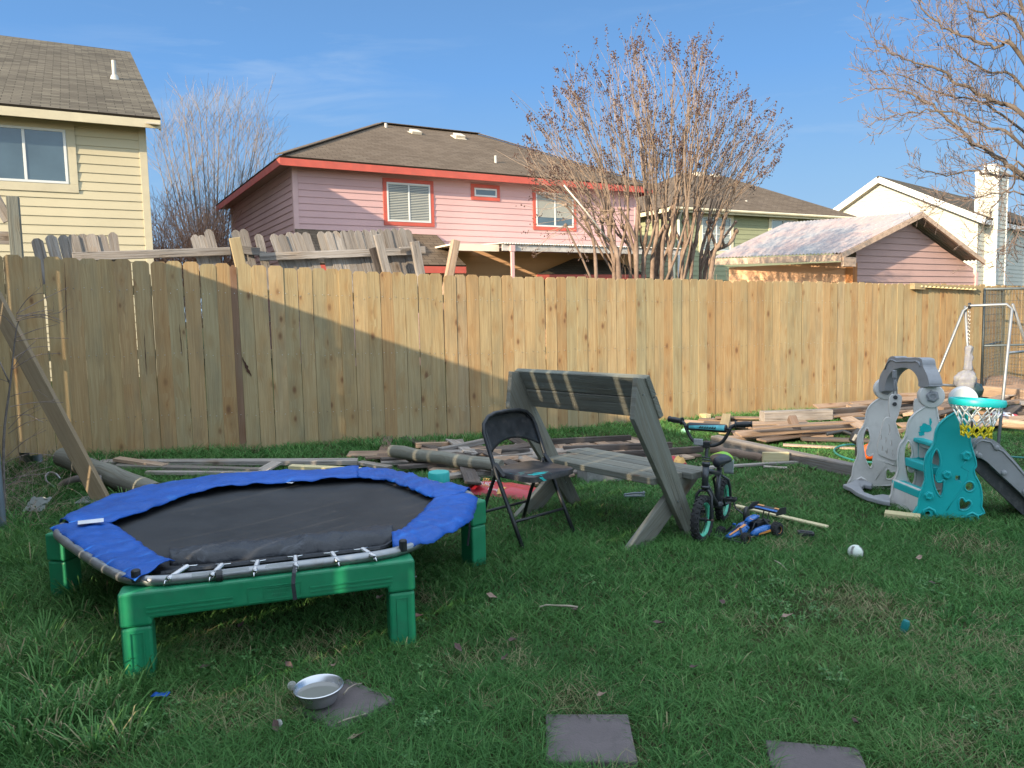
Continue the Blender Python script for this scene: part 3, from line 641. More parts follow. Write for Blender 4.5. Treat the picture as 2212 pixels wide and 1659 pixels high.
# chimney: sided chase standing on the eave wall
ch=MB()
cL=onwall(2104,600,P3(WR0,Wd2,Wn2,0,-.9,0),Wd2); cR=onwall(2148,600,P3(WR0,Wd2,Wn2,0,-.9,0),Wd2); c0_=(cR.x,cR.y)
wdt=(cR-cL).length; ctop=onwall(2130,368,P3(WR0,Wd2,Wn2,0,-.9,0),Wd2).z
dpt=(onwall(2169,600,c0_,WE)-Vector((c0_[0],c0_[1],0))).dot(WE); csh=onwall(2150,425,P3(WR0,Wd2,Wn2,0,-.9,0),Wd2).z
nr=int((ctop-.2)/.19)
siding(ch,c0_,Wd2,Wn2,.2,nr,.19,lambda z:((-wdt,0) if z<csh else (-wdt*1.0,-.0)))
siding(ch,c0_,WE,Wd2,.2,nr,.19,lambda z:(0,dpt))
siding(ch,P3(c0_,Wd2,Wn2,-wdt,0,0),WE,-Wd2,.2,nr,.19,lambda z:(0,dpt))
chm=ch.build('chimney',M['sid_white'],wh)
cc_=MB(); mid=P3(c0_,Wd2,Wn2,-wdt/2,-dpt/2,0); zc=.2+nr*.19
cc_.obox(Vector((mid.x,mid.y,zc+.02)),Wd2*(wdt/2+.08),WE*(dpt/2+.08),UP*.06); cc_.obox(Vector((mid.x,mid.y,zc+.2)),Wd2*(wdt*.3),WE*(dpt*.3),UP*.14)
for a,b in ((0,0),(-wdt,0)): q=P3(c0_,Wd2,Wn2,a,0.01,zc/2); cc_.obox(q,Wd2*.06,WE*.05,UP*zc/2*.995)
q=P3(c0_,Wd2,Wn2,0,-dpt,zc/2); cc_.obox(q,Wd2*.04,WE*.05,UP*zc/2*.99)
cc_.build('trim',M['white_trim'],chm)
# ---- own house behind the camera (only its shadow shows)
M['sid_own']=mat_siding('tan_siding',(.45,.38,.28),.1)
oh=thing('own_house','two-storey tan house behind the viewer, out of the picture','house',(-2,-10,0))
hb=MB(); EC=Vector((3.0,7.1,0))-Vector((math.cos(SUN_AZ),math.sin(SUN_AZ),0))*(5.2/math.tan(SUN_EL)); Od=D2(-25)
hb.obox(EC+Od*8+Vector((-Od.y,Od.x,0))*-5+UP*2.55,Od*8,Vector((-Od.y,Od.x,0))*5,UP*2.55); hb.build('wall',M['sid_own'],oh)
nb=Vector((-Od.y,Od.x,0)); a=EC-Od*.0; b=EC+Od*16; c_=b-nb*10; d_=a-nb*10
ra=(a+d_)/2+Od*3.5+UP*7.2; rb=(b+c_)/2-Od*3.5+UP*7.2
z52=UP*5.15
cq=MB(); cp_=Vector((-6.85,-5.10,0)); cq.obox(cp_+UP*2.97,Od*.40,nb*.40,UP*2.97); cq.build('chimney',M['sid_own'],oh)
thick_roof('roof',M['sh_grey'],[([a+z52,b+z52,rb,ra],Od),([c_+z52,d_+z52,ra,rb],Od),([d_+z52,a+z52,ra],nb),([b+z52,c_+z52,rb],nb)],oh,.05)
# ================================================================ OLD LEANING FENCE behind the new one
def px8(x,y): return (x/1.508/1.8228,(700+y/1.508)/1.8228)
def px2(x,y): return ((840+x/2.765)/1.8228,(560+y/2.765)/1.8228)
def px3(x,y): return ((1600+x/2.212)/1.8228,(560+y/2.212)/1.8228)
OF=fp(0,.75); OFD=FD
ofn=thing('old_picket_fence','grey weathered broken picket fence leaning behind the new fence','fence',tuple(fp(-2,.75)))
ro=random.Random(4)
def old_picket(mb, px, lean, w_=.088, length=1.0):
    p=onwall(px[0],px[1],OF,OFD)+FN*ro.uniform(-.01,.01); c=.03; th=.016
    ru,rv=ro.uniform(0,60),ro.uniform(0,60); tone=ro.random()
    poly=[(-w_/2,-length),(w_/2,-length),(w_/2,-c),(w_/2-c,0),(-w_/2+c,0),(-w_/2,-c)]
    vs=[];uv=[]
    for k in(0,1):
        for a,b in poly:
            vs.append(p+OFD*(a-b*lean)+UP*(b+a*lean*.8)+FN*(k*th-b*0)); uv.append((a+ru,b+rv,tone))
    mb.add(vs,[(5,4,3,2,1,0),(6,7,8,9,10,11)]+[(i,(i+1)%6,(i+1)%6+6,i+6) for i in range(6)],uv)
m=MB()
for x,y in ((215,360),(298,340),(372,340),(428,337),(485,333),(540,333),(597,337)): old_picket(m,px8(x,y),.16,.10)
old_picket(m,px8(667,323),.07)
for x,y in ((1155,337),(1193,340),(1235,305)): old_picket(m,px8(x,y),.2)
m.build('pickets',M['old_wood'],ofn); m=MB()
for x,y in ((235,955),(320,945)): old_picket(m,px2(x,y),.2)
m.build('pickets',M['old_wood'],ofn); m=MB(); old_picket(m,px2(485,998),.2)
m.build('pickets',M['old_wood'],ofn); m=MB()
for x,y in ((650,998),(735,1003),(820,978),(905,980),(995,980)): old_picket(m,px2(x,y),.30)
for x,y in ((1165,970),(1245,972),(1325,967),(1410,962),(1490,955),(1565,960),(1645,952),(1730,952),(1810,945),(1885,942),(1965,935),(2045,935),(2110,950)): old_picket(m,px2(x,y),.24)
m.build('pickets',M['old_wood'],ofn)
def wline(a,b,off,**k): return onwall(a[0],a[1],OF+FN*off,OFD),onwall(b[0],b[1],OF+FN*off,OFD)
for a,b in ((px8(430,470),px8(1370,436)),(px2(300,1170),px2(505,1195)),(px2(500,1250),px2(2165,1188)),(px3(-60,945),px3(165,940))):
    q=MB(); p0,p1=wline(a,b,-.06); q.beam(p0,p1,.04,.085); q.build('rail',M['old_wood'],ofn,bevel=.006)
def leanpost(label, top, bot, w_, t_, mat='old_wood', off=-.12, extra=1.0):
    p0=onwall(bot[0],bot[1],OF+FN*off,OFD); p1=onwall(top[0],top[1],OF+FN*off,OFD); p0=p0+(p0-p1).normalized()*extra
    q=MB(); q.beam(p0,p1,t_,w_,up=OFD); o=q.build('fence_post',M[mat],None,bevel=.005); o['label']=label; o['category']='post'; o['group']='old posts standing behind the new fence'; return o
leanpost('thick dark grey post standing tallest at the left end behind the new fence',px8(75,112),px8(100,440),.10,.10,'bench_wood')
leanpost('pale yellow cut post leaning left in front of the old fence gap',px2(230,1040),px2(290,1310),.11,.06,'post_wood',-.2)
leanpost('split grey post top leaning left against the row of old pickets',px2(1785,1005),px2(1880,1380),.09,.05,'old_wood',-.28)
leanpost('dark rotten stub board beside the split grey post',px2(1730,1150),px2(1800,1385),.085,.02,'dark_wood',-.2)
leanpost('pale short post at the right end of the old pickets',px3(70,865),px3(120,1130),.10,.06,'old_wood',-.2)
leanpost('brown square post leaning right on its own above the new fence',px3(430,855),px3(375,1150),.09,.09,'brown_wood',-.2)
q=MB(); p0,p1=wline(px8(-60,60),px8(50,260),-.05); q.beam(p0,p1,.04,.09); q.build('brace',M['old_wood'],ofn,bevel=.005)
q=MB(); p0,p1=wline(px8(-60,355),px8(60,358),-.0); q.beam(p0,p1,.04,.12); q.build('rail',M['old_wood'],ofn,bevel=.005)
# ================================================================ LUMBER
LUM=[]      # footprints to keep tall grass off
def plank(label, p0, p1, w_, t_, mat, cat='board', group=None, name='wooden_board', up=UP, bevel=.004, round_=False, tone=None):
    q=MB(); p0=Vector(p0); p1=Vector(p1)
    if round_:
        pts=[p0.lerp(p1,i/8)+Vector((0,0,.006*math.sin(i*2.1))) for i in range(9)]
        q.tube(pts,[w_/2*(1+.04*math.sin(i*1.7)) for i in range(9)],14,tone=tone)
    else: q.beam(p0,p1,w_,t_,up=up,tone=tone)
    o=q.build(name,M[mat],None,bevel=bevel if not round_ else 0,origin=(p0+p1)/2)
    if round_: auto_smooth(o,50)
    LUM.append((p0,p1,w_)); return tag(o,label,cat,group)
def c2(x,y): return (1371.5+x*.248,740.6+y*.248)
def c3(x,y): return (822.9+x*.31,932.6+y*.31)
def c4(x,y): return (109.7+x*.5616,949+y*.5616)
def gp(pt,h): return G(pt[0],pt[1],h)
# right pile, singled out pieces
plank('long grey weathered post lying across the lawn left of the play set',gp(c2(690,850),.06),gp(c2(1990,1130),.05),.115,.115,'old_wood','post',None,'fence_post',bevel=.015)
plank('thick grey square beam on top of the pile near the fence',gp(c2(1105,640),.20),gp(c2(1700,620),.20),.12,.12,'old_wood','beam',None,'timber_beam',bevel=.006)
plank('blackened beam continuing the grey beam on top of the pile',gp(c2(1680,612),.18),gp(c2(2100,585),.16),.10,.10,'dark_wood','beam',None,'timber_beam',bevel=.006)
plank('round brown post lying between the bench and the pale block',gp(c2(675,930),.05),gp(c2(1115,1010),.04),.09,.09,'brown_wood','post',None,'fence_post',round_=True)
plank('short square offcut lying across the planks of the pile beside the handlebar',gp(c2(800,640),.16),gp(c2(770,770),.10),.10,.07,'post_wood','offcut',None,'wood_offcut')
plank('short brown post stub sloping down the front of the pile',gp(c2(1365,650),.22),gp(c2(1420,805),.05),.09,.085,'brown_wood','post stub',None,'post_stub',bevel=.01)
plank('pale new timber block on its side against the long grey post',gp(c2(1112,1006),.062),gp(c2(1338,1004),.062),.04,.115,'new_lumber','block',None,'timber_block')
plank('blackened board lying flat at the front of the pile',gp(c2(1450,835),.03),gp(c2(2040,850),.03),.12,.03,'dark_wood','board')
plank('thin pale board lying alone in the sunny grass before the hose',gp(c2(1290,888),.02),gp(c2(2000,925),.02),.09,.018,'brown_wood','board',tone=.8)
plank('long thin grey board in the grass behind the bicycle',gp(c2(430,1098),.03),gp(c2(1540,1030),.03),.06,.02,'old_wood','board')
plank('short pale grey strip in the grass right of the bicycle seat',gp(c2(1120,1078),.02),gp(c2(1325,1090),.02),.06,.015,'old_wood','board',tone=.8)
plank('thin grey strip behind the bicycle stem',gp(c2(680,985),.02),gp(c2(900,995),.02),.06,.015,'old_wood','board',tone=.6)
rp=random.Random(21)
G1='salvaged boards heaped in the right pile'
l1='brown weathered board heaped in the pile along the fence behind the play set'
spec=[((360,680),(1330,740),.05),((560,665),(1340,700),.10),((850,790),(1960,735),.06),((1010,745),(1900,690),.16),((820,830),(1700,800),.04),((900,800),(1970,720),.09),((1100,850),(1960,730),.05),((700,650),(1400,660),.14),((1300,640),(1990,630),.19),((1500,650),(2100,600),.16),((760,710),(1500,690),.13),((1250,720),(2050,680),.12),((600,700),(1250,760),.03),((1400,770),(2100,760),.03),((1650,590),(2200,520),.12),((1800,660),(2300,640),.10),((1840,650),(1990,740),.2)]
for a,b,h in spec:
    plank(l1,gp(c2(*a),h),gp(c2(*b),h+rp.uniform(-.03,.03)),rp.choice([.13,.13,.10]),.02,'brown_wood','board',G1,up=(UP+Vector((rp.uniform(-.2,.2),rp.uniform(-.25,.1),0))).normalized())
for i in range(72):
    s_=rp.uniform(4.2,9.6); o_=rp.uniform(.5,2.5); ln=rp.uniform(.9,2.3); a_=R(FA+rp.uniform(-22,26)); h=rp.uniform(.02,.24)*(1 if s_>5 else .6)
    c=fp(s_,-o_); z=float(gz(c.x,c.y))+h; dv=Vector((math.cos(a_),math.sin(a_),rp.uniform(-.05,.05)))*ln/2
    plank(l1 if s_<7.2 else 'brown weathered board in the heap below the wire kennel at the right edge',Vector((c.x,c.y,z))-dv,Vector((c.x,c.y,z))+dv,rp.choice([.13,.13,.09]),rp.choice([.02,.02,.04]),rp.choice(['brown_wood','brown_wood','brown_wood','old_wood','dark_wood']),'board',G1 if s_<7.2 else 'salvaged boards heaped below the kennel',up=(UP+Vector((rp.uniform(-.3,.3),rp.uniform(-.35,.1),0))).normalized())
plank('pale round pole lying across the heap right of the basketball net',G(2000,890,.12),G(2290,930,.10),.11,.11,'brown_wood','pole',None,'wooden_pole',round_=True,tone=.8)
plank('thick orange-brown beam on the heap under the kennel',G(2128,845,.22),G(2300,862,.22),.12,.16,'brown_wood','beam',None,'timber_beam',tone=.3)
# middle pile
G2='salvaged boards heaped behind the chair'
l2='dark weathered board in the low heap behind the folding chair'
plank('thick grey round post lying on the heap behind the chair',gp(c3(70,135),.14),gp(c3(835,240),.13),.115,.115,'bench_wood','post',None,'fence_post',round_=True,tone=.50)
for a,b,h,wd,mt in (((0,195),(260,180),.05,.09,'dark_wood'),((240,95),(545,85),.05,.07,'brown_wood'),((410,130),(720,65),.10,.06,'old_wood'),((540,150),(1035,135),.07,.06,'dark_wood'),((760,190),(1050,165),.08,.05,'old_wood'),((460,310),(1090,245),.05,.12,'old_wood'),((120,245),(450,225),.06,.09,'dark_wood'),((810,300),(950,268),.05,.06,'dark_wood'),((660,310),(1000,300),.02,.12,'old_wood'),((350,265),(700,285),.04,.13,'brown_wood'),((480,120),(900,160),.03,.13,'brown_wood'),((600,110),(1000,130),.06,.12,'brown_wood'),((0,215),(250,215),.03,.12,'old_wood'),((150,200),(600,190),.03,.13,'brown_wood'),((930,225),(1120,300),.03,.12,'brown_wood'),((1000,190),(1090,190),.03,.1,'old_wood'),((860,110),(1130,90),.04,.12,'brown_wood'),((380,90),(700,110),.02,.1,'old_wood'),((-150,215),(60,250),.03,.09,'old_wood')):
    plank(l2,gp(c3(*a),h),gp(c3(*b),h),wd,.03 if wd>.08 else .05,mt,'board',G2)
for i in range(26):
    xx=rp.uniform(0,1150); yy=90+rp.uniform(0,1)*190; a_=R(rp.choice([rp.uniform(-12,35),rp.uniform(-12,35),rp.uniform(90,150)])); c=gp(c3(xx,yy),rp.uniform(.015,.09)); ln=rp.uniform(.5,1.7); dv=Vector((math.cos(a_),math.sin(a_),rp.uniform(-.05,.05)))*ln/2
    plank(l2,c-dv,c+dv,rp.choice([.13,.10,.09]),.02,rp.choice(['brown_wood','old_wood','dark_wood','brown_wood']),'board',G2,up=(UP+Vector((rp.uniform(-.2,.2),rp.uniform(-.3,.1),0))).normalized())
# broken fence panel lying flat: rails over grey pickets
pa=thing('broken_fence_panel','broken panel of old fence lying flat on the grass behind the bench','fence panel',tuple(G(1330,975)))
m_=MB(); A0=gp(c3(1130,95),.05); A1=gp(c3(1760,55),.05); B0=gp(c3(1180,250),.05); B1=gp(c3(2215,175),.04)
for i in range(13):
    t=i/12; a=A0.lerp(A1,t); b=B0.lerp(B1,t); q=(b-a); m_.beam(a-q*.1+UP*rp.uniform(-.01,.01),b+q*rp.uniform(-.05,.12),.125,.017)
m_.build('pickets',M['brown_wood'],pa)
for a,b in (((1135,72),(1740,42)),((1270,122),(2025,92)),((1600,165),(2240,120))):
    q=MB(); q.beam(gp(c3(*a),.085),gp(c3(*b),.085),.05,.06); q.build('rail',M['dark_wood'],pa,bevel=.006); LUM.append((gp(c3(*a),0),gp(c3(*b),0),.3))
# left strip
plank('long grey plank lying flat along the foot of the new fence',gp(c4(190,90),.04),gp(c4(1180,85),.04),.14,.04,'old_wood','board',tone=.3)
plank('short brown board resting on the long grey plank by the fence',gp(c4(252,75),.09),gp(c4(440,103),.05),.10,.03,'brown_wood','board')
plank('split grey board lying in front of the long plank',gp(c4(250,103),.05),gp(c4(820,118),.03),.10,.03,'old_wood','board',tone=.6)
plank('narrow grey board nearest the trampoline on the left',gp(c4(365,128),.05),gp(c4(830,131),.04),.06,.03,'old_wood','board',tone=.75)
plank('small grey board lying crossways from the long plank to the trampoline',gp(c4(872,88),.08),gp(c4(805,125),.03),.13,.02,'old_wood','board',tone=.8)
plank('pale new timber lying just behind the blue trampoline pad',gp(c4(920,112),.07),gp(c4(1190,124),.07),.09,.06,'new_lumber','board')
plank('dark round log propped with its charred end up beside the leaning brace',gp(c4(45,68),.17),gp(c4(400,205),.07),.16,.16,'bench_wood','log',None,'wooden_log',round_=True,tone=.58)
q=MB(); p0=G(225,1090,0.0); p1=atY(0,668,5.85); d_=(p1-p0); p1=p0+d_*1.28; q.beam(p0,p1,.05,.115,up=Vector((1,0,.3)),tone=.95); o=q.build('leaning_brace',M['post_wood'],None,bevel=.004,origin=p0); tag(o,'long weathered two-by-six propped diagonally at the left edge','board')
# offcuts and strips on the lawn
plank('pale wood offcut on the grass in front of the play set',G(1911,1110,.02),G(1988,1119,.02),.10,.038,'new_lumber','offcut',None,'wood_offcut')
plank('long thin pale strip of wood on the grass behind the toy car',G(1588,1092,.02),G(1787,1138,.02),.045,.015,'new_lumber','wood strip',None,'wood_strip')
plank('small pale offcut at the back of the pile near the fence',gp(c2(585,640),.05),gp(c2(640,650),.05),.09,.08,'new_lumber','offcut',None,'wood_offcut')
# timber strips lying on top of the fence at the right
fl=thing('fence_top_rail','thin timber trellis strip resting along the fence top at the far right','trellis',tuple(fp(7,0)))
a=onwall(1970,614,fp(0,-.03),FD); b=onwall(2108,622,fp(0,-.03),FD); d_=(b-a).normalized()
q=MB(); q.beam(a,b,.09,.03); q.beam(a+FN*.0-UP*.045-d_*0,a-UP*.045+d_*.25,.10,.06); q.build('rail',M['post_wood'],fl)
q=MB()
for i in range(14): c=a.lerp(b,(i+1.5)/15.5)-UP*.028-FN*.02; q.obox(c,d_*.012,FN*.05,UP*.012)
q.build('slats',M['new_lumber'],fl)

# ================================================================ TRAMPOLINE
TC=Vector((-1.33,4.04,0)); TR=1.07; TZ=.43
tp=thing('trampoline','small hexagonal trampoline with torn blue pads and green plastic legs','trampoline',(TC.x,TC.y,.055))
TCOR=[(-.485,3.31),(-.215,4.30),(-.93,5.12),(-2.12,4.85),(-2.325,3.79),(-1.52,2.975)]
def tv(k,r=TR,z=TZ): x,y=TCOR[k%6]; q_=r/TR; return Vector((TC.x+(x-TC.x)*q_,TC.y+(y-TC.y)*q_,z))
M['green_pl']=plain('green_plastic',(.012,.21,.095),.42,0,.12,7,bump=.15,bscale=400,dirt=(.03,.14,.08),dirt_amt=.5)
M['steel']=plain('galvanised_steel',(.30,.31,.32),.42,.8,.15,9,dirt=(.22,.20,.18),dirt_amt=.6)
M['chrome']=plain('bright_steel',(.65,.65,.66),.2,1,.05,5)
M['black_pl']=plain('black_plastic',(.018,.019,.021),.45,0,.2,9)
M['black_metal']=plain('black_painted_metal',(.022,.024,.027),.4,.2,.25,11,dirt=(.12,.10,.09),dirt_amt=.35)
def mat_tarp(name,col,crease):
    m=NT(name); p=m.pos(); n=m.noise(p,2.2,6,.75,.5); n2=m.noise(p,45,3,.6); n3=m.noise(p,9,5,.65,1.2)
    c=m.mix(m.mr(n,.35,.65),tuple(x*.82 for x in col),tuple(min(1,x*1.12) for x in col))
    c=m.mix(m.mr(n3,.60,.68,0,.35),c,crease); c=m.mix(m.mr(n,.62,.8,0,.3),c,tuple(x*.3 for x in col))
    m.bump(m.math('ADD',n3,m.math('MULTIPLY',n2,.3)),.6,.012); return m.out(c,.45,spec=.4)
M['blue_tarp']=mat_tarp('blue_tarpaulin',(.001,.075,.36),(.015,.17,.50)); M['black_tarp']=mat_tarp('black_tarpaulin',(.022,.024,.030),(.10,.11,.13))
def mat_mat():
    m=NT('woven_jump_mat'); p=m.pos(); n=m.noise(p,3,5,.65); w1=m.n('ShaderNodeTexWave'); w1.inputs['Scale'].default_value=160; m.t.links.new(p,w1.inputs[0])
    c=m.mix(m.mr(n,.35,.7),(.013,.014,.016),(.030,.030,.031)); c=m.mix(m.mr(m.noise(p,11,6,.8),.62,.72,0,.35),c,(.12,.11,.10)); m.bump(w1.outputs[1],.15,.002); return m.out(c,.55,spec=.4)
tube_pts=[]
for k in range(6):
    a,b=tv(k),tv(k+1)
    for t in (.05,.12,.3,.5,.7,.88,.95): tube_pts.append(a.lerp(b,t)+(a.lerp(b,t)-Vector((TC.x,TC.y,TZ))).normalized()*(.022 if .2<t<.8 else (.012 if .1<t<.9 else -.006)))
q=MB(); q.tube(tube_pts,.021,12,closed=True); fr=q.build('frame_tube',M['steel'],tp,smooth=True)
for k in (5,0):
    q=MB(); c=tv(k,TR-.015); q.lathe([(.0,.0),(.018,.0),(.018,.045),(.014,.05),(0,.05)],c+UP*-.0,UP,14); q.build('corner_cap',M['black_pl'],tp)
q=MB()
def matf(u,v):
    k=min(5,int(u*6)); p=tv(k,.93).lerp(tv(k+1,.93),u*6-k); return Vector((TC.x+(p.x-TC.x)*v,TC.y+(p.y-TC.y)*v,TZ-.012-.028*(1-v*v)))
q.sheet(matf,72,10); q.build('jump_mat',mat_mat(),tp,smooth=True)
q=MB(); em=[]
for k in range(6):
    a,b=tv(k,.93,TZ-.012),tv(k+1,.93,TZ-.012)
    for t in (.02,.5,.98): em.append(a.lerp(b,t))
q.tube(em,.012,6,closed=True); q.build('mat_hem',M['black_tarp'],tp)
# supports: beam on two legs under every other side
def bracket(k0,k1,ext0,ext1):
    a,b=tv(k0),tv(k1); e=(b-a).normalized(); nrm=Vector((e.y,-e.x,0)); a=a-e*ext0+nrm*.0; b=b+e*ext1
    L_=(b-a).length; z1=TZ-.022; z0=z1-.115
    bm_=MB(); o0=Vector((a.x,a.y,0))
    zs=z0-.026
    bm_.prism([(0,zs),(.1195,zs),(.1195,z0),(L_-.1195,z0),(L_-.1195,zs),(L_,zs),(L_,z1),(0,z1)],o0,e,UP,.11)
    br=bm_.build('support_beam',M['green_pl'],tp,bevel=.014,seg=3)
    r_=MB()
    for (s0,s1) in ((.10,L_*.36),(L_*.62,L_-.10)):
        for zz in (.030,.048): r_.obox(o0+e*(s0+s1)/2+UP*(z0+zz)+nrm*.0560,nrm*.0035,e*(s1-s0)/2,UP*.0028)
    for zz in (.0145,.076): r_.obox(o0+e*L_*.5+UP*(z0+zz)+nrm*.0555,nrm*.0022,e*.105,UP*.0018)
    for s_ in (.5*L_-.105,.5*L_+.105): r_.obox(o0+e*s_+UP*(z0+.045)+nrm*.0555,nrm*.0022,e*.0018,UP*.032)
    r_.build('beam_ribs',M['green_pl'],br)
    for s_ in (.06,L_-.06):
        c=o0+e*s_; zg=float(gz(c.x,c.y))-.02; l_=MB(); zt=z0-.028
        l_.obox(Vector((c.x,c.y,(zg+zt)/2)),nrm*.051,e*.0565,UP*(zt-zg)/2); lg=l_.build('leg',M['green_pl'],br,bevel=.012,seg=3)
        l2_=MB()
        for u in (-.024,.024): l2_.obox(Vector((c.x,c.y,(zg+zt)/2+.012))+nrm*.0520+e*u,nrm*.003,e*.0022,UP*(zt-zg)*.36)
        l2_.obox(Vector((c.x,c.y,zg+(zt-zg)*.90))+nrm*.0515,nrm*.0022,e*.022,UP*.002); 
        o_=l2_.build('leg_ribs',M['green_pl'],br)
    return a,b,e,nrm,z0,L_
fa_=bracket(5,0,.055,.03); bracket(1,2,.02,.03); bracket(3,4,.03,.0)
# embossed plate on the front beam
a,b,e,nrm,z0,L_=fa_; q=MB(); c=Vector((a.x,a.y,0))+e*(L_*.515)+UP*(z0+.045)+nrm*.0558
for du,dz,hu,hz in ((0,.024,.06,.0016),(0,-.024,.06,.0016),(-.06,0,.0016,.024),(.06,0,.0016,.024)): q.obox(c+e*du+UP*dz,nrm*.0022,e*hu,UP*hz)
rt=random.Random(9)
for row,n_ in ((.009,10),(-.009,7)):
    for i in range(n_): q.obox(c+e*((i-n_/2+.5)*.0095)+UP*row,nrm*.0015,e*.0028,UP*rt.uniform(.004,.006))
q.build('name_plate',M['green_pl'],tp)
# springs on the bare front side
for (x0,y0,x1,y1) in ((364.6,1250,404.5,1224),(458,1243,479,1221),(550,1233.5,556.5,1213.7),(639.2,1223.6,637.6,1203.8),(728.5,1212,717,1195.5),(806,1202,783,1187)):
    p0=atZ(x0,y0,TZ+.01); p1=atZ(x1,y1,TZ+.006); d_=(p1-p0).normalized(); p0=p0-d_*.012
    q=MB(); s1=d_.cross(UP).normalized(); s2=s1.cross(d_); Ls=(p1-p0).length; n_=int(Ls/.0045)*6
    q.tube([p0+d_*(Ls*i/n_)+(s1*math.cos(i*1.047)+s2*math.sin(i*1.047))*(.0105 if 3<i<n_-3 else .007) for i in range(n_)],.0024,5)
    q.tube([p0,p0-d_*.02,p0-d_*.03-UP*.014],.003,6)
    q.tube([p1-d_*.005,p1+d_*.012],.003,6); q.tube([p1+d_*.028-s1*.034,p1+d_*.018-s1*.030,p1+d_*.010,p1+d_*.018+s1*.030,p1+d_*.028+s1*.034],.0026,6)
    q.build('spring',M['chrome'],tp,smooth=True)
# torn pads
def resamp(pts,n):
    pts=[Vector(p) for p in pts]; ls=[0]
    for i in range(1,len(pts)): ls.append(ls[-1]+(pts[i]-pts[i-1]).length)
    out=[]
    for k in range(n):
        t=ls[-1]*k/(n-1); i=1
        while i<len(ls)-1 and ls[i]<t: i+=1
        out.append(pts[i-1].lerp(pts[i],(t-ls[i-1])/max(1e-6,ls[i]-ls[i-1])))
    return out
from mathutils import noise as MN
def pad(name,mat,outer,inner,z=TZ+.022,n=56,mw=16,droop=.03,amp=.014,seed=0,bulge=.006,rag=.010):
    O=resamp([atZ(x,y,z) for x,y in outer],n+1); I=resamp([atZ(x,y,z) for x,y in inner],n+1); q=MB()
    def f(u,v):
        i=min(n,int(round(u*n))); vv=v; o_,i_=O[i],I[i]
        edge=rag*MN.noise(Vector((u*23+seed,v*3,1)))
        if v in(0.0,1.0): vv=v+edge*2
        p=o_.lerp(i_,vv)
        w_=amp*(MN.noise(Vector((p.x*9+seed,p.y*9,0)))+.8*abs(MN.noise(Vector((p.x*22,p.y*22+seed,3))))+.5*MN.noise(Vector((u*30+seed,v*2.5,5))))
        p.z+=w_+bulge*math.sin(math.pi*v)-droop*max(0,(.16-v)/.16)**1.5-.010*max(0,(v-.9)/.1)
        return p
    q.sheet(f,n,mw); o_=q.build(name,mat,tp,smooth=True); md=o_.modifiers.new('s','SOLIDIFY'); md.thickness=.0035; md.offset=0; return o_
pad('safety_pad',M['blue_tarp'],[(107,1138),(150,1165),(190,1195),(240,1228),(292,1254)],[(238,1124),(262,1140),(290,1160),(330,1190),(378,1208)],droop=.012,seed=1)
pad('safety_pad',M['blue_tarp'],[(128,1122),(148,1104),(180,1090),(240,1066),(330,1042),(428,1030),(470,1022),(600,1014),(775,1007)],[(150,1131),(236,1128),(300,1104),(420,1060),(500,1046),(620,1038),(775,1028)],z=TZ+.024,n=64,seed=5,droop=.02)
pad('safety_pad',M['blue_tarp'],[(772,1015),(790,1007),(830,1010),(870,1016),(930,1034),(985,1045),(1016,1052)],[(772,1030),(830,1034),(880,1050),(935,1072),(962,1074),(980,1071),(1008,1060)],seed=9,z=TZ+.020)
pad('safety_pad',M['blue_tarp'],[(1032,1070),(1028,1092),(1018,1118),(985,1140),(940,1160),(890,1172),(848,1172)],[(936,1074),(930,1080),(918,1096),(900,1112),(880,1130),(860,1146),(846,1150)],seed=13,z=TZ+.026,droop=.02)
pad('rolled_torn_pad',M['black_tarp'],[(366,1212),(450,1208),(600,1192),(740,1180),(852,1166)],[(366,1186),(450,1178),(600,1164),(740,1150),(846,1132)],z=TZ+.004,bulge=.026,amp=.013,droop=.035,seed=17,rag=.03)
q=MB(); q.sheet(lambda u,v: atZ(168+56*u,1129-6*u+(4-8*v),TZ+.048),4,2); q.build('tape',plain('white_tape',(.6,.6,.62),.5),tp)
q=MB(); q.add([atZ(583,1039,TZ+.006),atZ(648,1036,TZ+.006),atZ(630,1044,TZ+.012)],[(0,1,2)]); q.build('paper_scrap',plain('white_paper',(.7,.7,.72),.7),tp)
# strap ends hanging from the frame and the sticker on it
def strap(pts,wd=.018,name='strap',mat='black_tarp',par=None,th=.002):
    q=MB(); 
    for i in range(len(pts)-1): q.beam(pts[i],pts[i+1],wd,th,up=Vector((.3,-1,.1)))
    return q.build(name,M[mat],par or tp)
p=atZ(638,1222,TZ+.02); strap([p,p+Vector((.003,-.035,-.02)),p+Vector((.002,-.05,-.06)),p+Vector((.008,-.053,-.125))],.016)
p=atZ(318,1206,TZ+.0); p=atZ(316,1206,TZ); 
for dx in (0,.025): strap([atZ(313,1205,TZ)+Vector((dx,-.02,-.01)),atZ(313,1205,TZ)+Vector((dx*.5,.0,-.09)),atZ(313,1205,TZ)+Vector((dx,.01,-.15)),atZ(313,1205,TZ)+Vector((dx*.2,.01,-.24))],.014)
p=atZ(1020,1100,TZ)+Vector((-.02,0,0)); strap([p,p+Vector((.005,0,-.1)),p+Vector((-.01,.005,-.2))],.012)
f0=tv(5).lerp(tv(0),.30); e=(tv(0)-tv(5)).normalized(); nr_=Vector((e.y,-e.x,0))
q=MB()
for s0,s1 in ((.20,.285),(.305,.40),(.46,.56)):
    q=MB()
    a=tv(5).lerp(tv(0),s0)+nr_*.033; b=tv(5).lerp(tv(0),s1)+nr_*.033
    q.beam(a+UP*.0175+nr_*.006,b+UP*.0175+nr_*.006,.002,.015,up=(UP*.8+nr_*-.0)); q.build('sticker',M.setdefault('stk',plain('white_sticker',(.55,.55,.57),.5)),tp)
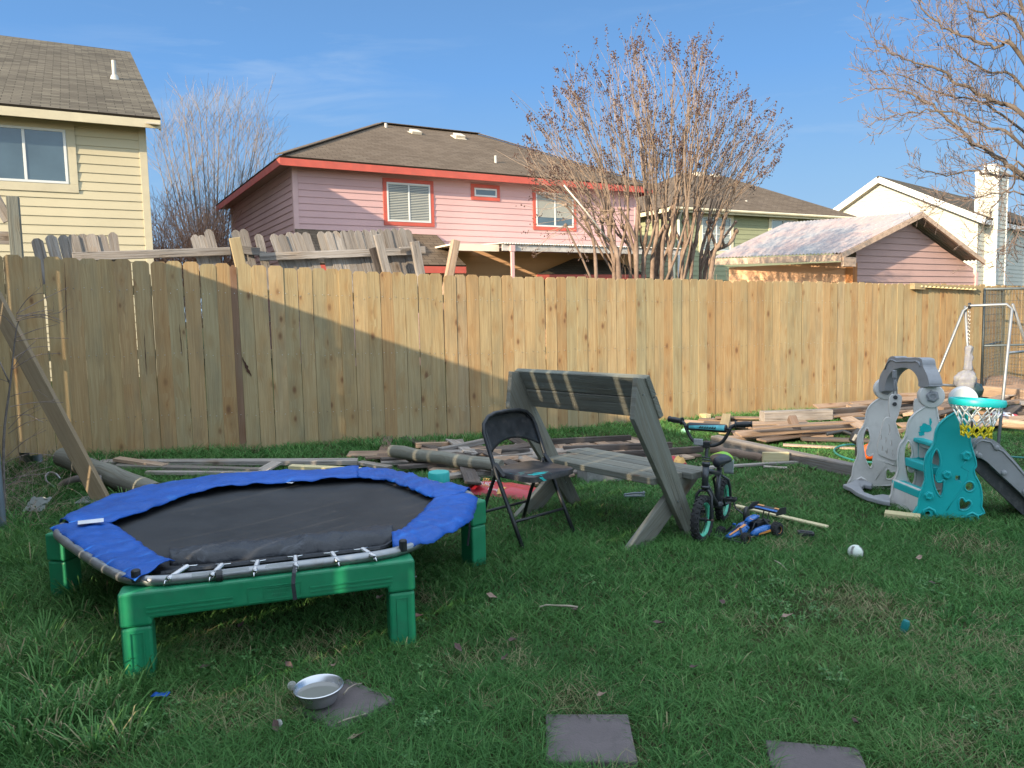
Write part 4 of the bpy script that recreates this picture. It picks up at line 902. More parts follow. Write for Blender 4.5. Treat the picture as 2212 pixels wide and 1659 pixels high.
q=MB(); c=tv(5).lerp(tv(0),.295)+nr_*.035; q.lathe([(.0225,-.012),(.0235,-.012),(.0235,.012),(.0225,.012)],c,e,16); q.build('band',M['black_pl'],tp)

# ================================================================ FOLDING CHAIR
chf=Vector((.684,-.73,0)); che=Vector((.73,.684,0)); cF=Vector((.046,4.558,0)); CO=cF+che*.23-chf*.22; zg=float(gz(CO.x,CO.y))
chair=thing('folding_chair','black metal folding chair with turquoise paint splashes on the seat','chair',(CO.x,CO.y,zg))
def CP(e_,f_,z): return Vector((cF.x,cF.y,0))+che*e_+chf*f_+UP*(zg+z)
W_=.46; r_=.0125
def tubep(mb,pts,r=.0125,n=10): mb.tube(pts,r,n)
q=MB(); arc=[CP(0,0,0),CP(.002,-.115,.22),CP(.0,-.225,.43),CP(.0,-.30,.60),CP(.0,-.335,.68),CP(.015,-.352,.735),CP(.06,-.362,.775),CP(.12,-.368,.792),CP(.23,-.370,.797)]
full=arc+[Vector(p)+che*0 for p in [CP(W_-(a.dot(che)-CP(0,0,0).dot(che)),0,0)+chf*((a-CP(0,0,0)).dot(chf))+UP*(a.z-CP(0,0,0).z) for a in arc[-2::-1]]]
tubep(q,full,.0135); q.build('main_frame',M['black_metal'],chair,smooth=True)
for e_ in (.03,W_-.03):
    q=MB(); tubep(q,[CP(e_,-.455,0),CP(e_,-.36,.24),CP(e_,-.27,.42),CP(e_,-.235,.47)],.012); q.tube([CP(e_,-.455,-.005),CP(e_,-.452,.02)],.016,10); q.build('rear_leg',M['black_metal'],chair,smooth=True)
q=MB(); tubep(q,[CP(.005,-.080,.155),CP(W_-.005,-.080,.155)],.009); q.build('crossbar',M['black_metal'],chair,smooth=True)
q=MB(); tubep(q,[CP(.03,-.40,.155),CP(W_-.03,-.40,.155)],.009); q.build('crossbar',M['black_metal'],chair,smooth=True)
def mat_seat():
    m=NT('scuffed_seat_metal'); p=m.pos(); n=m.noise(p,8,6,.7); n2=m.noise(p,34,4,.8)
    c=m.mix(m.mr(n,.42,.62),(.030,.030,.033),(.10,.085,.078)); c=m.mix(m.mr(n2,.55,.75,0,.4),c,(.16,.14,.13)); return m.out(c,.42,.1)
q=MB()
prof=[]
for i in range(40):
    a=2*math.pi*i/40; ce,cf_=math.cos(a),math.sin(a); s_=.32; hx,hy=.205,.205
    ex=math.copysign(abs(ce)**s_,ce)*hx; ey=math.copysign(abs(cf_)**s_,cf_)*hy; prof.append((ex,ey))
vs=[]; fs=[]
lv=[(.97,.448),(1.0,.443),(1.003,.41),(.985,.41)]
for sc,z in lv:
    for a,b in prof: vs.append(CP(W_/2+a*sc,-.145+b*sc,z-.012*0))
N_=40
for j in range(3):
    for i in range(N_): fs.append((j*N_+i,j*N_+(i+1)%N_,(j+1)*N_+(i+1)%N_,(j+1)*N_+i))
vs.append(CP(W_/2,-.145,.442)); fs+= [(len(vs)-1,(i+1)%N_,i) for i in range(N_)]
q.add(vs,fs); st=q.build('seat',mat_seat(),chair,smooth=True); auto_smooth(st,50)
# paint splash
M['aqua_paint']=plain('turquoise_paint',(.02,.42,.42),.4,0,.1,20)
q=MB(); ra=random.Random(2)
def blob(cx,cy,rx,ry,ang,n=18,jag=.35):
    vs=[CP(cx,cy,.4475)]
    for i in range(n):
        a=2*math.pi*i/n; rr=1+ra.uniform(-jag,jag); x=rx*rr*math.cos(a); y=ry*rr*math.sin(a); vs.append(CP(cx+x*math.cos(ang)-y*math.sin(ang),cy+x*math.sin(ang)+y*math.cos(ang),.4472))
    q.add(vs,[(0,i+1,(i+1)%n+1) for i in range(n)])
blob(.13,.012,.065,.020,.5); blob(.09,.035,.04,.016,.9); blob(.17,-.01,.045,.010,.4); blob(.05,-.07,.03,.004,.3); blob(.10,-.10,.03,.003,.2); blob(.035,-.115,.02,.003,1.0)
q.add([CP(.085,.0635,.440),CP(.115,.0635,.440),CP(.13,.0640,.424),CP(.15,.0640,.413),CP(.125,.0640,.411),CP(.10,.0640,.428)],[(0,1,2,3,4,5)])
q.build('paint_splash',M['aqua_paint'],chair)
q=MB()
def back(u,v):
    e_=W_*(.03+.94*u); top=.797-.0*abs(u-.5); z0_=.558+.062*(1-(2*u-1)**2); zz=z0_+(min(.79,.797-.055*max(0,abs(2*u-1)-.62)/.38*1.4)-z0_)*v
    f_=-.285-.087*min(1,max(0,(zz-.555)/.185))-.018*(1-(2*u-1)**2)
    return CP(e_,f_+.004,zz)
q.sheet(back,20,8); o=q.build('backrest',M['black_metal'],chair,smooth=True); md=o.modifiers.new('s','SOLIDIFY'); md.thickness=.006; md.offset=0
for e_ in (.012,W_-.012):
    q=MB(); q.beam(CP(e_,-.25,.50),CP(e_,-.165,.425),.006,.03,up=che); q.build('hinge',M['black_metal'],chair,bevel=.002)

# ================================================================ BENCH
bA=Vector((.636,-.772,0)); bD=Vector((.772,.636,0)); bR=Vector((1.089,4.818,0)); bz=.018; BLn=1.05
bench=thing('wooden_bench','grey weathered plank bench on crossed board legs seen from behind','bench',(bR.x,bR.y,bz))
def BP(d_,a_,z): return bR+bD*d_+bA*a_+UP*(z+bz)
for a_ in (0.0,-BLn+.0):
    q=MB(); q.prism([(0,-.01),(.12,-.01),(-.405,1.045),(-.468,1.055),(-.502,.81)] if a_==0 else [(0,-.01),(.11,-.01),(-.495,1.04),(-.558,1.05),(-.592,.805)],BP(0,a_,0),bD,UP,.04,tone=random.random()); o=q.build('long_leg',M['bench_wood'],bench,bevel=.004)
    # grain runs along the board
    me=o.data; at=me.attributes['uvw'].data
    dr=(Vector((-.52,0,1.05))).normalized(); 
    for i,v in enumerate(me.vertices):
        w_=o.matrix_basis.translation+Vector(bench.location)+v.co; x=(w_-bR).dot(bD); z=w_.z; at[i].vector=(x*.89+z*.44+7*(a_+3),-x*.44+z*.89,.3+.2*abs(a_))
    q=MB(); q.prism([(-.555,-.01),(-.325,-.01),(.205,.372),(-.02,.372)],BP(0,a_-.044,0),bD,UP,.04); o=q.build('short_leg',M['bench_wood'],bench,bevel=.004)
    me=o.data; at=me.attributes['uvw'].data
    for i,v in enumerate(me.vertices):
        w_=o.matrix_basis.translation+Vector(bench.location)+v.co; x=(w_-bR).dot(bD); z=w_.z; at[i].vector=(-x*.53+z*.85+11*(a_+3),x*.85+z*.53,.7)
for k,(d0,d1) in enumerate(((-.285,-.145),(-.14,.0),(.005,.105),(.11,.225))):
    q=MB(); zc=.372+.022; q.obox(BP((d0+d1)/2,-BLn/2,zc),UP*.021,bD*(d1-d0)/2,bA*(BLn/2+(.05 if k>1 else -.022)),tone=[.2,.5,.8,.4][k]); q.build('seat_board',M['bench_wood'],bench,bevel=.005)
sl=Vector((0,0,0))+bD*(-.45)+UP*.893
for k in range(2):
    t0=.148*k; c=BP(-.415,-BLn/2,1.048)-sl*(t0+.073)+ (bD*.893+UP*.45)*.024-bD*.045
    q=MB(); q.obox(c,(bD*.893+UP*.45)*.021,sl*.071,bA*(BLn/2+.03)+bD*.046,tone=.1+.5*k); q.build('back_board',M['bench_wood'],bench,bevel=.006)
q=MB()
for a_ in (0,-BLn):
    for (d_,z_) in ((-.07,.20),(-.10,.25),(-.42,.95)):
        q.lathe([(0,0),(.006,0),(.006,.004),(0,.004)],BP(d_,a_+.0205,z_),bA,8)
q.build('bolt',M['steel'],bench)
from mathutils.geometry import tessellate_polygon
def cat(pts,n=5,closed=True):
    P=[Vector(p) if len(p)==3 else Vector((p[0],p[1],0)) for p in pts]; m=len(P); out=[]
    rng=range(m) if closed else range(m-1)
    for i in rng:
        p0=P[(i-1)%m] if closed or i>0 else P[0]; p1=P[i]; p2=P[(i+1)%m]; p3=P[(i+2)%m] if closed or i+2<m else P[-1]
        for k in range(n):
            t=k/n; out.append(.5*((2*p1)+(p2-p0)*t+(2*p0-5*p1+4*p2-p3)*t*t+(3*p1-p0-3*p2+p3)*t**3))
    if not closed: out.append(P[-1])
    return out
def holed(mb, loops, nrm, th):
    """loops of 3-D points (outer first) in one plane, made th thick"""
    flat=[Vector(p) for lp in loops for p in lp]; tri=tessellate_polygon([[Vector(p) for p in lp] for lp in loops]); n=len(flat)
    h=nrm.normalized()*th/2
    a,b,c=tri[0]; 
    vs=[p-h for p in flat]+[p+h for p in flat]; fs=[]
    for t in tri:
        nn=(flat[t[1]]-flat[t[0]]).cross(flat[t[2]]-flat[t[0]])
        t2=t if nn.dot(nrm)>0 else (t[0],t[2],t[1])
        fs.append((t2[0]+n,t2[1]+n,t2[2]+n)); fs.append((t2[2],t2[1],t2[0]))
    k=0
    for lp in loops:
        m=len(lp)
        for i in range(m): j=(i+1)%m; fs.append((k+i,k+j,k+j+n,k+i+n))
        k+=m
    mb.add(vs,fs)
def fixn(o):
    bm=bmesh.new(); bm.from_mesh(o.data); bmesh.ops.recalc_face_normals(bm,faces=bm.faces); bm.to_mesh(o.data); bm.free(); return o
def text(name, s, mat, size, mx, parent=None, ext=.0006):
    c=bpy.data.curves.new(name,'FONT'); c.body=s; c.size=size; c.extrude=ext; c.align_x='CENTER'; c.align_y='CENTER'; c.resolution_u=2
    t=bpy.data.objects.new(name+'_t',c); me=bpy.data.meshes.new_from_object(t); bpy.data.objects.remove(t); me.transform(mx); me.materials.append(mat)
    o=bpy.data.objects.new(name,me); link(o)
    if parent is not None:
        o.parent=parent; off=Vector((0,0,0)); q=parent
        while q is not None: off+=Vector(q.location); q=q.parent
        o.location=-off
    return o
def frame(o,x,y,z): return Matrix(((x.x,y.x,z.x,o.x),(x.y,y.y,z.y,o.y),(x.z,y.z,z.z,o.z),(0,0,0,1)))
# ================================================================ BICYCLE
FBp=G(1517,1171); RBp=G(1562,1126); bb=(FBp-RBp); bb.z=0; bb.normalize(); bl=UP.cross(bb)
bike=thing('childs_bicycle','small black and grey childrens bicycle with mint green rims and a green seat','bicycle',(RBp.x,RBp.y,RBp.z))
def K(x,y,z): return RBp+bb*x+bl*y+UP*z
WB=(FBp-RBp).length
M['tyre']=plain('tyre_rubber',(.018,.018,.019),.8,0,.25,25,bump=.4,bscale=120); M['mint']=plain('mint_rim',(.10,.52,.34),.35,0,.1,20,dirt=(.1,.2,.14),dirt_amt=.5)
M['bike_grey']=plain('bike_frame_grey',(.055,.060,.066),.35,.4,.2,12,dirt=(.15,.13,.12),dirt_amt=.3); M['rust']=plain('rusty_steel',(.16,.09,.07),.7,.4,.3,40)
def wheel(x,name,par,steer=0.0):
    ax=(bl*math.cos(steer)+bb*math.sin(steer)); r0=.148
    c=K(x,0,r0); e1=UP; e2=ax.cross(UP)
    q=MB(); w0=MB(); 
    q.lathe([(r0-.045,-.010),(r0-.040,-.019),(r0-.022,-.027),(r0-.006,-.019),(r0,-.006),(r0,.006),(r0-.006,.019),(r0-.022,.027),(r0-.040,.019),(r0-.045,.010)],c,ax,40,closed=True)
    for i in range(26):
        a=2*math.pi*i/26; d=e1*math.cos(a)+e2*math.sin(a); t=e1*-math.sin(a)+e2*math.cos(a)
        for s_ in (-1,1):
            a2=a+.06*s_; d=e1*math.cos(a2)+e2*math.sin(a2); t=-e1*math.sin(a2)+e2*math.cos(a2)
            q.obox(c+d*(r0-.001)+ax*s_*.011,d*.004,t*.007,ax*.007); q.obox(c+d*(r0-.012)+ax*s_*.022,d*.006,t*.006,ax*.004)
    w_=q.build(name,M['tyre'],par)
    q=MB(); q.lathe([(r0-.046,-.016),(r0-.040,-.0175),(r0-.052,-.012),(r0-.058,-.004),(r0-.058,.004),(r0-.052,.012),(r0-.040,.0175),(r0-.046,.016),(r0-.050,0)],c,ax,40,closed=True); q.build('rim',M['mint'],w_,smooth=True)
    q=MB(); q.lathe([(0,-.05),(.005,-.05),(.006,-.028),(.018,-.027),(.018,-.022),(.011,-.02),(.011,.02),(.018,.022),(.018,.027),(.006,.028),(.005,.05),(0,.05)],c,ax,14)
    for i in range(20):
        a=2*math.pi*i/20; s_=1 if i%2 else -1; a2=a+.5*(1 if i%4<2 else -1)
        q.tube([c+(e1*math.cos(a2)+e2*math.sin(a2))*.015+ax*s_*.022,c+(e1*math.cos(a)+e2*math.sin(a))*(r0-.055)+ax*s_*.003],.0012,4)
    q.build('spokes',M['black_metal'],w_); return w_
wheel(0,'rear_wheel',bike); wheel(WB,'front_wheel',bike,.10)
# frame
q=MB(); HT=(WB-.085,.475); HB=(WB-.06,.345)
q.tube([K(HB[0],0,HB[1]),K(HT[0],0,HT[1])],.021,14); q.tube([K(HB[0]+.002,0,HB[1]-.012),K(HB[0],0,HB[1]+.004)],.026,14); q.tube([K(HT[0],0,HT[1]-.004),K(HT[0]-.003,0,HT[1]+.022)],.026,14)
for z in (.003,.03,.045): q.tube([K(HT[0]-.002,0,HT[1]+z),K(HT[0]-.004,0,HT[1]+z+.008)],.028,14)
BBx,BBz=.17,.155; STx,STz=.11,.385
q.tube([K(HB[0]-.005,0,HB[1]+.03),K(BBx+.12,0,.235),K(BBx,0,BBz)],.0165,12); q.tube([K(HT[0],0,HT[1]-.03),K(STx,0,STz-.03)],.015,12); q.tube([K(BBx,0,BBz),K(STx,0,STz)],.0165,12)
for s_ in (-1,1):
    q.tube([K(STx,s_*.014,STz-.04),K(.07,s_*.05,STz-.075),K(.015,s_*.05,.24),K(0,s_*.05,.15)],.009,8); q.tube([K(BBx,s_*.02,BBz),K(.10,s_*.046,.15),K(0,s_*.05,.148)],.009,8)
q.tube([K(BBx,-.035,BBz),K(BBx,.035,BBz)],.024,12)
q.build('frame',M['bike_grey'],bike,smooth=True)
q=MB(); q.obox(K(HT[0]-.008+.026,0,.42),bb*.001,bl*.010,UP*.022); q.build('head_badge',M['chrome'],bike)
q=MB()
for s_ in (-1,1): q.tube([K(HB[0]+.006,0,HB[1]-.022),K(HB[0]+.010,s_*.028,HB[1]-.026),K(HB[0]+.018,s_*.047,HB[1]-.055),K(HB[0]+.03,s_*.050,HB[1]-.10),K(WB,s_*.050,.148)],.0095,8)
q.build('fork',M['black_metal'],bike,smooth=True)
q=MB(); q.lathe([(0,-.068),(.007,-.068),(.007,.068),(0,.068)],K(WB,0,.148),bl,8); q.build('axle_nut',M['rust'],bike); q=MB(); q.lathe([(0,-.068),(.007,-.068),(.007,.068),(0,.068)],K(0,0,.148),bl,8); q.build('axle_nut',M['rust'],bike)
SX=WB-.115
q=MB(); q.tube([K(HT[0]-.006,0,HT[1]+.05),K(SX,0,.60)],.0115,12); q.obox(K(SX+.006,0,.605),bb*.026,bl*.022,UP*.020); q.build('stem',M['black_metal'],bike,bevel=.004)
sb=bl*math.cos(.10)+bb*math.sin(.10)
def H(y,x,z): return K(SX,0,0)+sb*y+bb*x+UP*z
half=cat([(0,0,0),(.05,0,.003),(.10,-.005,.03),(.135,-.012,.085),(.155,-.02,.125),(.195,-.035,.140),(.25,-.05,.143)],5,False)
q=MB(); q.tube([H(-p.x,p.y+.012,.60+p.z) for p in half[::-1]]+[H(p.x,p.y+.012,.60+p.z) for p in half[1:]],.0108,12); q.build('handlebar',M['black_metal'],bike,smooth=True)
for s_ in (-1,1):
    q=MB(); c=H(s_*.172,-.018,.7385); d=(H(s_*.25,-.05+.012,.743)-c).normalized()
    q.lathe([(0,0),(.024,0),(.026,.004),(.024,.008),(.0165,.010),(.0175,.03),(.0195,.055),(.018,.08),(.0165,.095),(.020,.098),(.020,.104),(0,.104)],c,d,16); auto_smooth(q.build('grip',M['black_pl'],bike),50)
q=MB(); q.tube([H(-.155,.0,.712),H(.155,.0,.712)],.008,8); q.build('crossbar',M['black_metal'],bike)
q=MB(); q.lathe([(0,-.125),(.022,-.125),(.026,-.118),(.026,.118),(.022,.125),(0,.125)],H(0,.0,.712),sb,16); pd_=auto_smooth(q.build('crossbar_pad',plain('black_pad',(.02,.02,.025),.4,0,.1,9),bike),60)
n_=sb.cross(UP).normalized(); 
if n_.dot(Vector((0,-1,0)))<0: n_=-n_
q=MB(); c=H(0,.0,.712)+n_*.0275
q.sheet(lambda u,v: H(0,.0,.712)+(sb if sb.x>0 else -sb)*(-.112+.23*u)+(n_*math.cos(-.35+1.35*v*(.5+.5*u))+UP*math.sin(-.35+1.35*v*(.5+.5*u)))*.0268,14,6); q.build('pad_print',plain('aqua_print',(.10,.42,.46),.4,0,.3,30),pd_)
sx=sb if sb.x>0 else -sb
q=MB()
for i in range(7):
    a=-.045+.016*i; q.add([c+n_*.0008+sx*(a+x)+UP*z for x,z in ((0,-.004),(.012,-.002),(.015,.010),(.009,.011),(.007,.004),(.002,.005))],[(0,1,2,3,4,5)])
q.build('pad_lettering',M['black_pl'],pd_)
q=MB(); q.obox(K(SX,0,.62)+n_*.035-sx*.045,n_*.007,sx*.030,UP*.021); q.build('reflector',plain('clear_reflector',(.30,.31,.32),.3,0,.2,60),bike,bevel=.005)
# seat
M['seat_green']=plain('lime_seat_panel',(.22,.50,.02),.35,0,.05,9); M['seat_dark']=plain('dark_seat_vinyl',(.03,.032,.04),.35,0,.2,9)
q=MB(); n1,n2=22,16; vs=[]; uv=[]
for i in range(n1+1):
    t=i/n1; x=STx-.13+.215*t; wd=1.25*(.062*math.sin(math.pi*min(1,t*1.25+.08))**.6 if t<.5 else .018+.047*max(0,1-(t-.45)/.55)**1.2)*(1 if 0<t<1 else .2); hh=.036*(1 if 0<t<1 else .2)
    if t>=.98: wd*=.6
    for k in range(n2): a=2*math.pi*k/n2; q.v.append(K(x,wd*math.cos(a),.452-.01*t+hh*math.sin(a)*(1 if math.sin(a)>0 else .9))); q.uv.append((t,k/n2,.5))
for i in range(n1):
    for k in range(n2):
        k2=(k+1)%n2; q.f.append((i*n2+k,i*n2+k2,(i+1)*n2+k2,(i+1)*n2+k)); q.mi.append(1 if 1<i<9 else 0)
q.f.append(tuple(range(n2-1,-1,-1))); q.mi.append(0); q.f.append(tuple(n1*n2+k for k in range(n2))); q.mi.append(0)
q.build('seat',[M['seat_dark'],M['seat_green']],bike,smooth=True)
q=MB(); q.tube([K(STx,0,STz-.01),K(STx-.01,0,.43)],.011,10); q.tube([K(STx,0,STz-.012),K(STx,0,STz+.01)],.017,10); q.obox(K(STx-.035,0,.415),bb*.035,bl*.022,UP*.014); q.build('seat_post',M['black_metal'],bike)
q=MB(); 
def fl_(u,v): a=(u-.5)*1.5; return K(-.045-.012*math.cos(a)-.02*v,.058*math.sin(a)*(1-.2*v)+.02,.425-.105*v)
q.sheet(fl_,10,6); o=q.build('seat_flap',plain('frosted_plastic',(.45,.50,.50),.35,0,.1,20),bike,smooth=True); md=o.modifiers.new('s','SOLIDIFY'); md.thickness=.004
# cranks, pedals, chain guard, training wheel bars
q=MB(); q.tube([K(BBx,-.05,BBz),K(BBx,.05,BBz)],.007,8); q.tube([K(BBx,.052,BBz),K(BBx+.05,.056,BBz+.06)],.0075,8); q.tube([K(BBx,-.052,BBz),K(BBx-.05,-.056,BBz-.06)],.0075,8); q.build('crank',M['black_metal'],bike,smooth=True)
for s_,dx,dz in ((1,.05,.06),(-1,-.05,-.06)):
    q=MB(); c=K(BBx+dx,s_*.100,BBz+dz); 
    for f_ in (-.024,.024): q.obox(c+bb*f_,bb*.005,bl*.038,UP*.010)
    for f_ in (-.036,0,.036): q.obox(c+bl*f_,bb*.020,bl*.004,UP*.008)
    q.build('pedal',M['black_pl'],bike,bevel=.002)
q=MB(); q.prism([(-.05,-.03),(.20,-.045),(.235,0),(.20,.045),(-.05,.03),(-.07,0)],K(0,-.062,.15),bb,UP,.006); q.build('chain_guard',M['black_pl'],bike,bevel=.002)
for s_ in (-1,1):
    q=MB(); c=K(-.005,s_*.155,.062); q.lathe([(.0,-.014),(.030,-.014),(.052,-.012),(.056,-.006),(.056,.006),(.052,.012),(.030,.014),(0,.014)],c,bl,20); tw=auto_smooth(q.build('training_wheel',M['black_pl'],bike),40)
    q=MB(); q.beam(K(0,s_*.066,.16),K(-.003,s_*.085,.10),.022,.004,up=bl); q.beam(K(-.003,s_*.085,.10),K(-.005,s_*.14,.062),.022,.004,up=UP); q.build('bracket',M['black_metal'],tw)
# ================================================================ TOY RACING BUGGY
w1=G(1551,1170); w2=G(1616,1172); w3=G(1690,1152)
cy_=(w3-w2); cy_.z=0; Lc=cy_.length; cb_=cy_.normalized(); cr_x=-(UP.cross(cb_))      # cb_: towards the rear ; cr_x to the viewer's right side
if cr_x.dot(w2-w1)<0: cr_x=-cr_x
car=thing('toy_buggy','blue and orange toy racing buggy with a big rear wing in the grass','toy car',tuple((w1+w3)/2))
cz=float(gz(1.7,4.8))+.012
fc=(w1+w2)/2; fc.z=cz; wdc=max(.19,min(.26,(w2-w1).length))
def V(x,y,z): return fc+cb_*x+cr_x*y+UP*z     # x back from the front axle, y to the right
M['toy_blue']=plain('toy_blue',(.015,.11,.36),.25,0,.2,25,dirt=(.3,.4,.6),dirt_amt=.3); M['toy_orange']=plain('toy_orange',(.62,.25,.06),.3,0,.1,20)
Lw=.30
def tw_(x,y,r,wd,name='wheel'):
    c=V(x,y,r); q=MB(); q.lathe([(r*.55,-wd/2),(r*.9,-wd/2),(r,-wd*.38),(r,wd*.38),(r*.9,wd/2),(r*.55,wd/2)],c,cr_x,22,closed=True)
    e1=UP; e2=cr_x.cross(UP)
    for i in range(16):
        for s_ in (-.25,.25): a=2*math.pi*(i+s_)/16; d=e1*math.cos(a)+e2*math.sin(a); t=-e1*math.sin(a)+e2*math.cos(a); q.obox(c+d*r+cr_x*wd*s_,d*.003,t*.004,cr_x*wd*.16)
    o=q.build(name,M['tyre'],car); s_=1 if y>0 else -1
    h=MB(); h.lathe([(r*.57,-wd*.4),(r*.6,wd*.42),(r*.52,wd*.44),(r*.48,wd*.2),(r*.15,wd*.12),(0,wd*.12)],c,cr_x*s_,18); h.build('rim',M['black_pl'],o); h=MB(); h.lathe([(r*.56,wd*.40),(r*.60,wd*.45),(r*.54,wd*.46),(r*.51,wd*.42)],c,cr_x*s_,18,closed=True); h.build('rim_ring',M['toy_orange'],o); return o
for x,y,r,wd in ((0,-wdc/2,.036,.034),(0,wdc/2,.036,.034),(Lw,-wdc/2-.005,.044,.046),(Lw,wdc/2+.005,.044,.046)): tw_(x,y,r,wd)
q=MB(); q.prism([(-.05,-.05),(-.05,.05),(.06,.035),(.12,.055),(.26,.055),(.34,.03),(.34,-.03),(.26,-.055),(.12,-.055),(.06,-.035)],V(0,0,.026),cb_,cr_x,.010)
for x in (0,Lw): q.tube([V(x,-wdc/2,.04),V(x,wdc/2,.04)],.005,6); q.tube([V(x-.02,-.03,.03),V(x,-wdc/2+.02,.036)],.004,6); q.tube([V(x-.02,.03,.03),V(x,wdc/2-.02,.036)],.004,6)
for s_ in (-1,1): q.tube([V(.01,s_*.07,.035),V(.03,s_*.03,.085)],.008,8); q.tube([V(Lw-.01,s_*.075,.04),V(Lw-.05,s_*.035,.11)],.009,8)
q.obox(V(.25,0,.06),cb_*.05,cr_x*.03,UP*.025); q.tube([V(.12,-.04,.03),V(.17,-.032,.10),V(.28,-.03,.10),V(.33,-.03,.04)],.004,6); q.tube([V(.12,.04,.03),V(.17,.032,.10),V(.28,.03,.10),V(.33,.03,.04)],.004,6); q.tube([V(.24,-.05,.085),V(.30,.05,.088)],.010,8)
q.tube([V(-.065,-wdc/2-.01,.03),V(-.07,0,.028),V(-.065,wdc/2+.02,.03)],.005,6)
q.build('chassis',M['black_pl'],car)
def loft(mb,secs,n=10):
    """secs: list of (x, halfwidth, z0, z1, y offset) forming a rounded body"""
    vs=[];uv=[]
    for x,hw,z0,z1,yo in secs:
        for k in range(n):
            a=2*math.pi*k/n; vs.append(V(x,yo+hw*math.copysign(abs(math.cos(a))**.6,math.cos(a)),(z0+z1)/2+(z1-z0)/2*math.copysign(abs(math.sin(a))**.6,math.sin(a)))); uv.append((x,k/n,.5))
    m=len(secs); fs=[(i*n+k,i*n+(k+1)%n,(i+1)*n+(k+1)%n,(i+1)*n+k) for i in range(m-1) for k in range(n)]+[tuple(range(n-1,-1,-1)),tuple((m-1)*n+k for k in range(n))]
    mb.add(vs,fs,uv)
q=MB(); loft(q,[(-.055,.018,.030,.042,0),(-.02,.028,.032,.052,0),(.03,.034,.034,.068,0),(.09,.036,.034,.088,0),(.115,.028,.04,.092,0)]); fixn(q.build('nose',M['toy_blue'],car,smooth=True))
q=MB(); q.add([V(-.045,.004,.0505),V(-.045,.016,.050),V(.10,.024,.0925),V(.10,.004,.0945)],[(0,1,2,3)]); q.build('nose_stripe',M['toy_orange'],car)
q=MB(); q.add([V(.0,-.016,.0622),V(.0,-.006,.0632),V(.08,-.006,.0885),V(.08,-.018,.0872)],[(0,1,2,3)]); q.build('nose_decal',M['black_pl'],car)
for s_ in (-1,1):
    q=MB(); loft(q,[(.10,.012,.03,.048,s_*.062),(.15,.022,.028,.072,s_*.068),(.22,.024,.028,.078,s_*.070),(.27,.018,.034,.074,s_*.066)]); fixn(q.build('side_pod',M['toy_blue'],car,smooth=True))
    q=MB(); q.add([V(.13,s_*.092,.036),V(.25,s_*.094,.036),V(.265,s_*.088,.05),V(.20,s_*.0955,.052),V(.14,s_*.0925,.046)],[(0,1,2,3,4)]); q.build('pod_stripe',M['toy_orange'],car)
    q=MB(); q.obox(V(.075,s_*.052,.085),cb_*.006,cr_x*.010,UP*.006); q.build('mirror',M['toy_blue'],car,bevel=.002)
q=MB(); loft(q,[(.13,.020,.098,.108,0),(.16,.026,.102,.124,0),(.21,.024,.108,.134,0),(.24,.018,.112,.130,0)]); fixn(q.build('roof_scoop',M['toy_blue'],car,smooth=True))
q=MB(); q.add([V(.15,.010,.1225),V(.15,.027,.116),V(.235,.020,.124),V(.235,.006,.1325)],[(0,1,2,3)]); q.build('roof_stripe',M['toy_orange'],car)
q=MB(); wy=.105
q.obox(V(.34,0,.150),(cb_*.9+UP*.25)*.030,cr_x*wy,UP*.003); 
for s_ in (-1,1): q.prism([(-.05,-.018),(.045,-.022),(.050,.022),(-.015,.026),(-.055,.0)],V(.34,s_*wy,.152),cb_,UP,.004)
q.tube([V(.30,-.02,.06),V(.335,-.02,.145)],.004,6); q.tube([V(.30,.02,.06),V(.335,.02,.145)],.004,6)
wg=q.build('rear_wing',M['black_pl'],car)
for (x0,x1,y0,y1,mt,zz) in ((-.027,-.004,-.085,.095,'toy_blue',.1525),(.008,.020,-.085,-.035,'toy_orange',.1625),(.008,.020,.045,.095,'toy_orange',.1625)):
    q=MB(); q.add([V(.34+x0*.9,y0,zz-.0015+ (x0+.03)*.0),V(.34+x1*.9,y0,zz+.003),V(.34+x1*.9,y1,zz+.003),V(.34+x0*.9,y1,zz-.0015)],[(0,1,2,3)]); q.build('wing_decal',M[mt],wg)
# ================================================================ SMALL THINGS
c=G(1722,1161); c2_=G(1758,1163); q=MB(); q.beam(c+UP*.03,c2_+UP*.025,.05,.028); q.beam(c.lerp(c2_,.15)+UP*.046,c.lerp(c2_,.9)+UP*.041,.03,.008); o=q.build('black_battery_pack',M['black_pl'],None,bevel=.006); tag(o,'small black plastic box lying in the grass left of the ball','plastic box')
c=G(1848,1193,.030); q=MB(); Rb=.044
q.lathe([(Rb*math.sin(math.pi*i/16),-Rb*math.cos(math.pi*i/16)) for i in range(17)],c,Vector((.25,.2,.95)),28); ball=q.build('softball',plain('scuffed_leather',(.58,.62,.56),.6,0,.12,18,dirt=(.35,.42,.2),dirt_amt=.5),None,smooth=True,origin=c); tag(ball,'white softball with dark stitches lying in the grass','ball')
q=MB()
for s_ in (-1,1):
    for i in range(13):
        a=(i-6)*.16; ax=Vector((s_*math.cos(a)*.72,-.72*math.cos(a)*.9+.1,math.sin(a))).normalized(); t=Vector((0,0,1)); t=(t-ax*t.dot(ax)).normalized(); sd_=ax.cross(t)
        q.obox(c+ax*(Rb+.0003),ax*.0008,t*.0017,(sd_+t*.5*s_).normalized()*.0075)
q.build('stitches',plain('dark_thread',(.06,.02,.03),.8),ball)
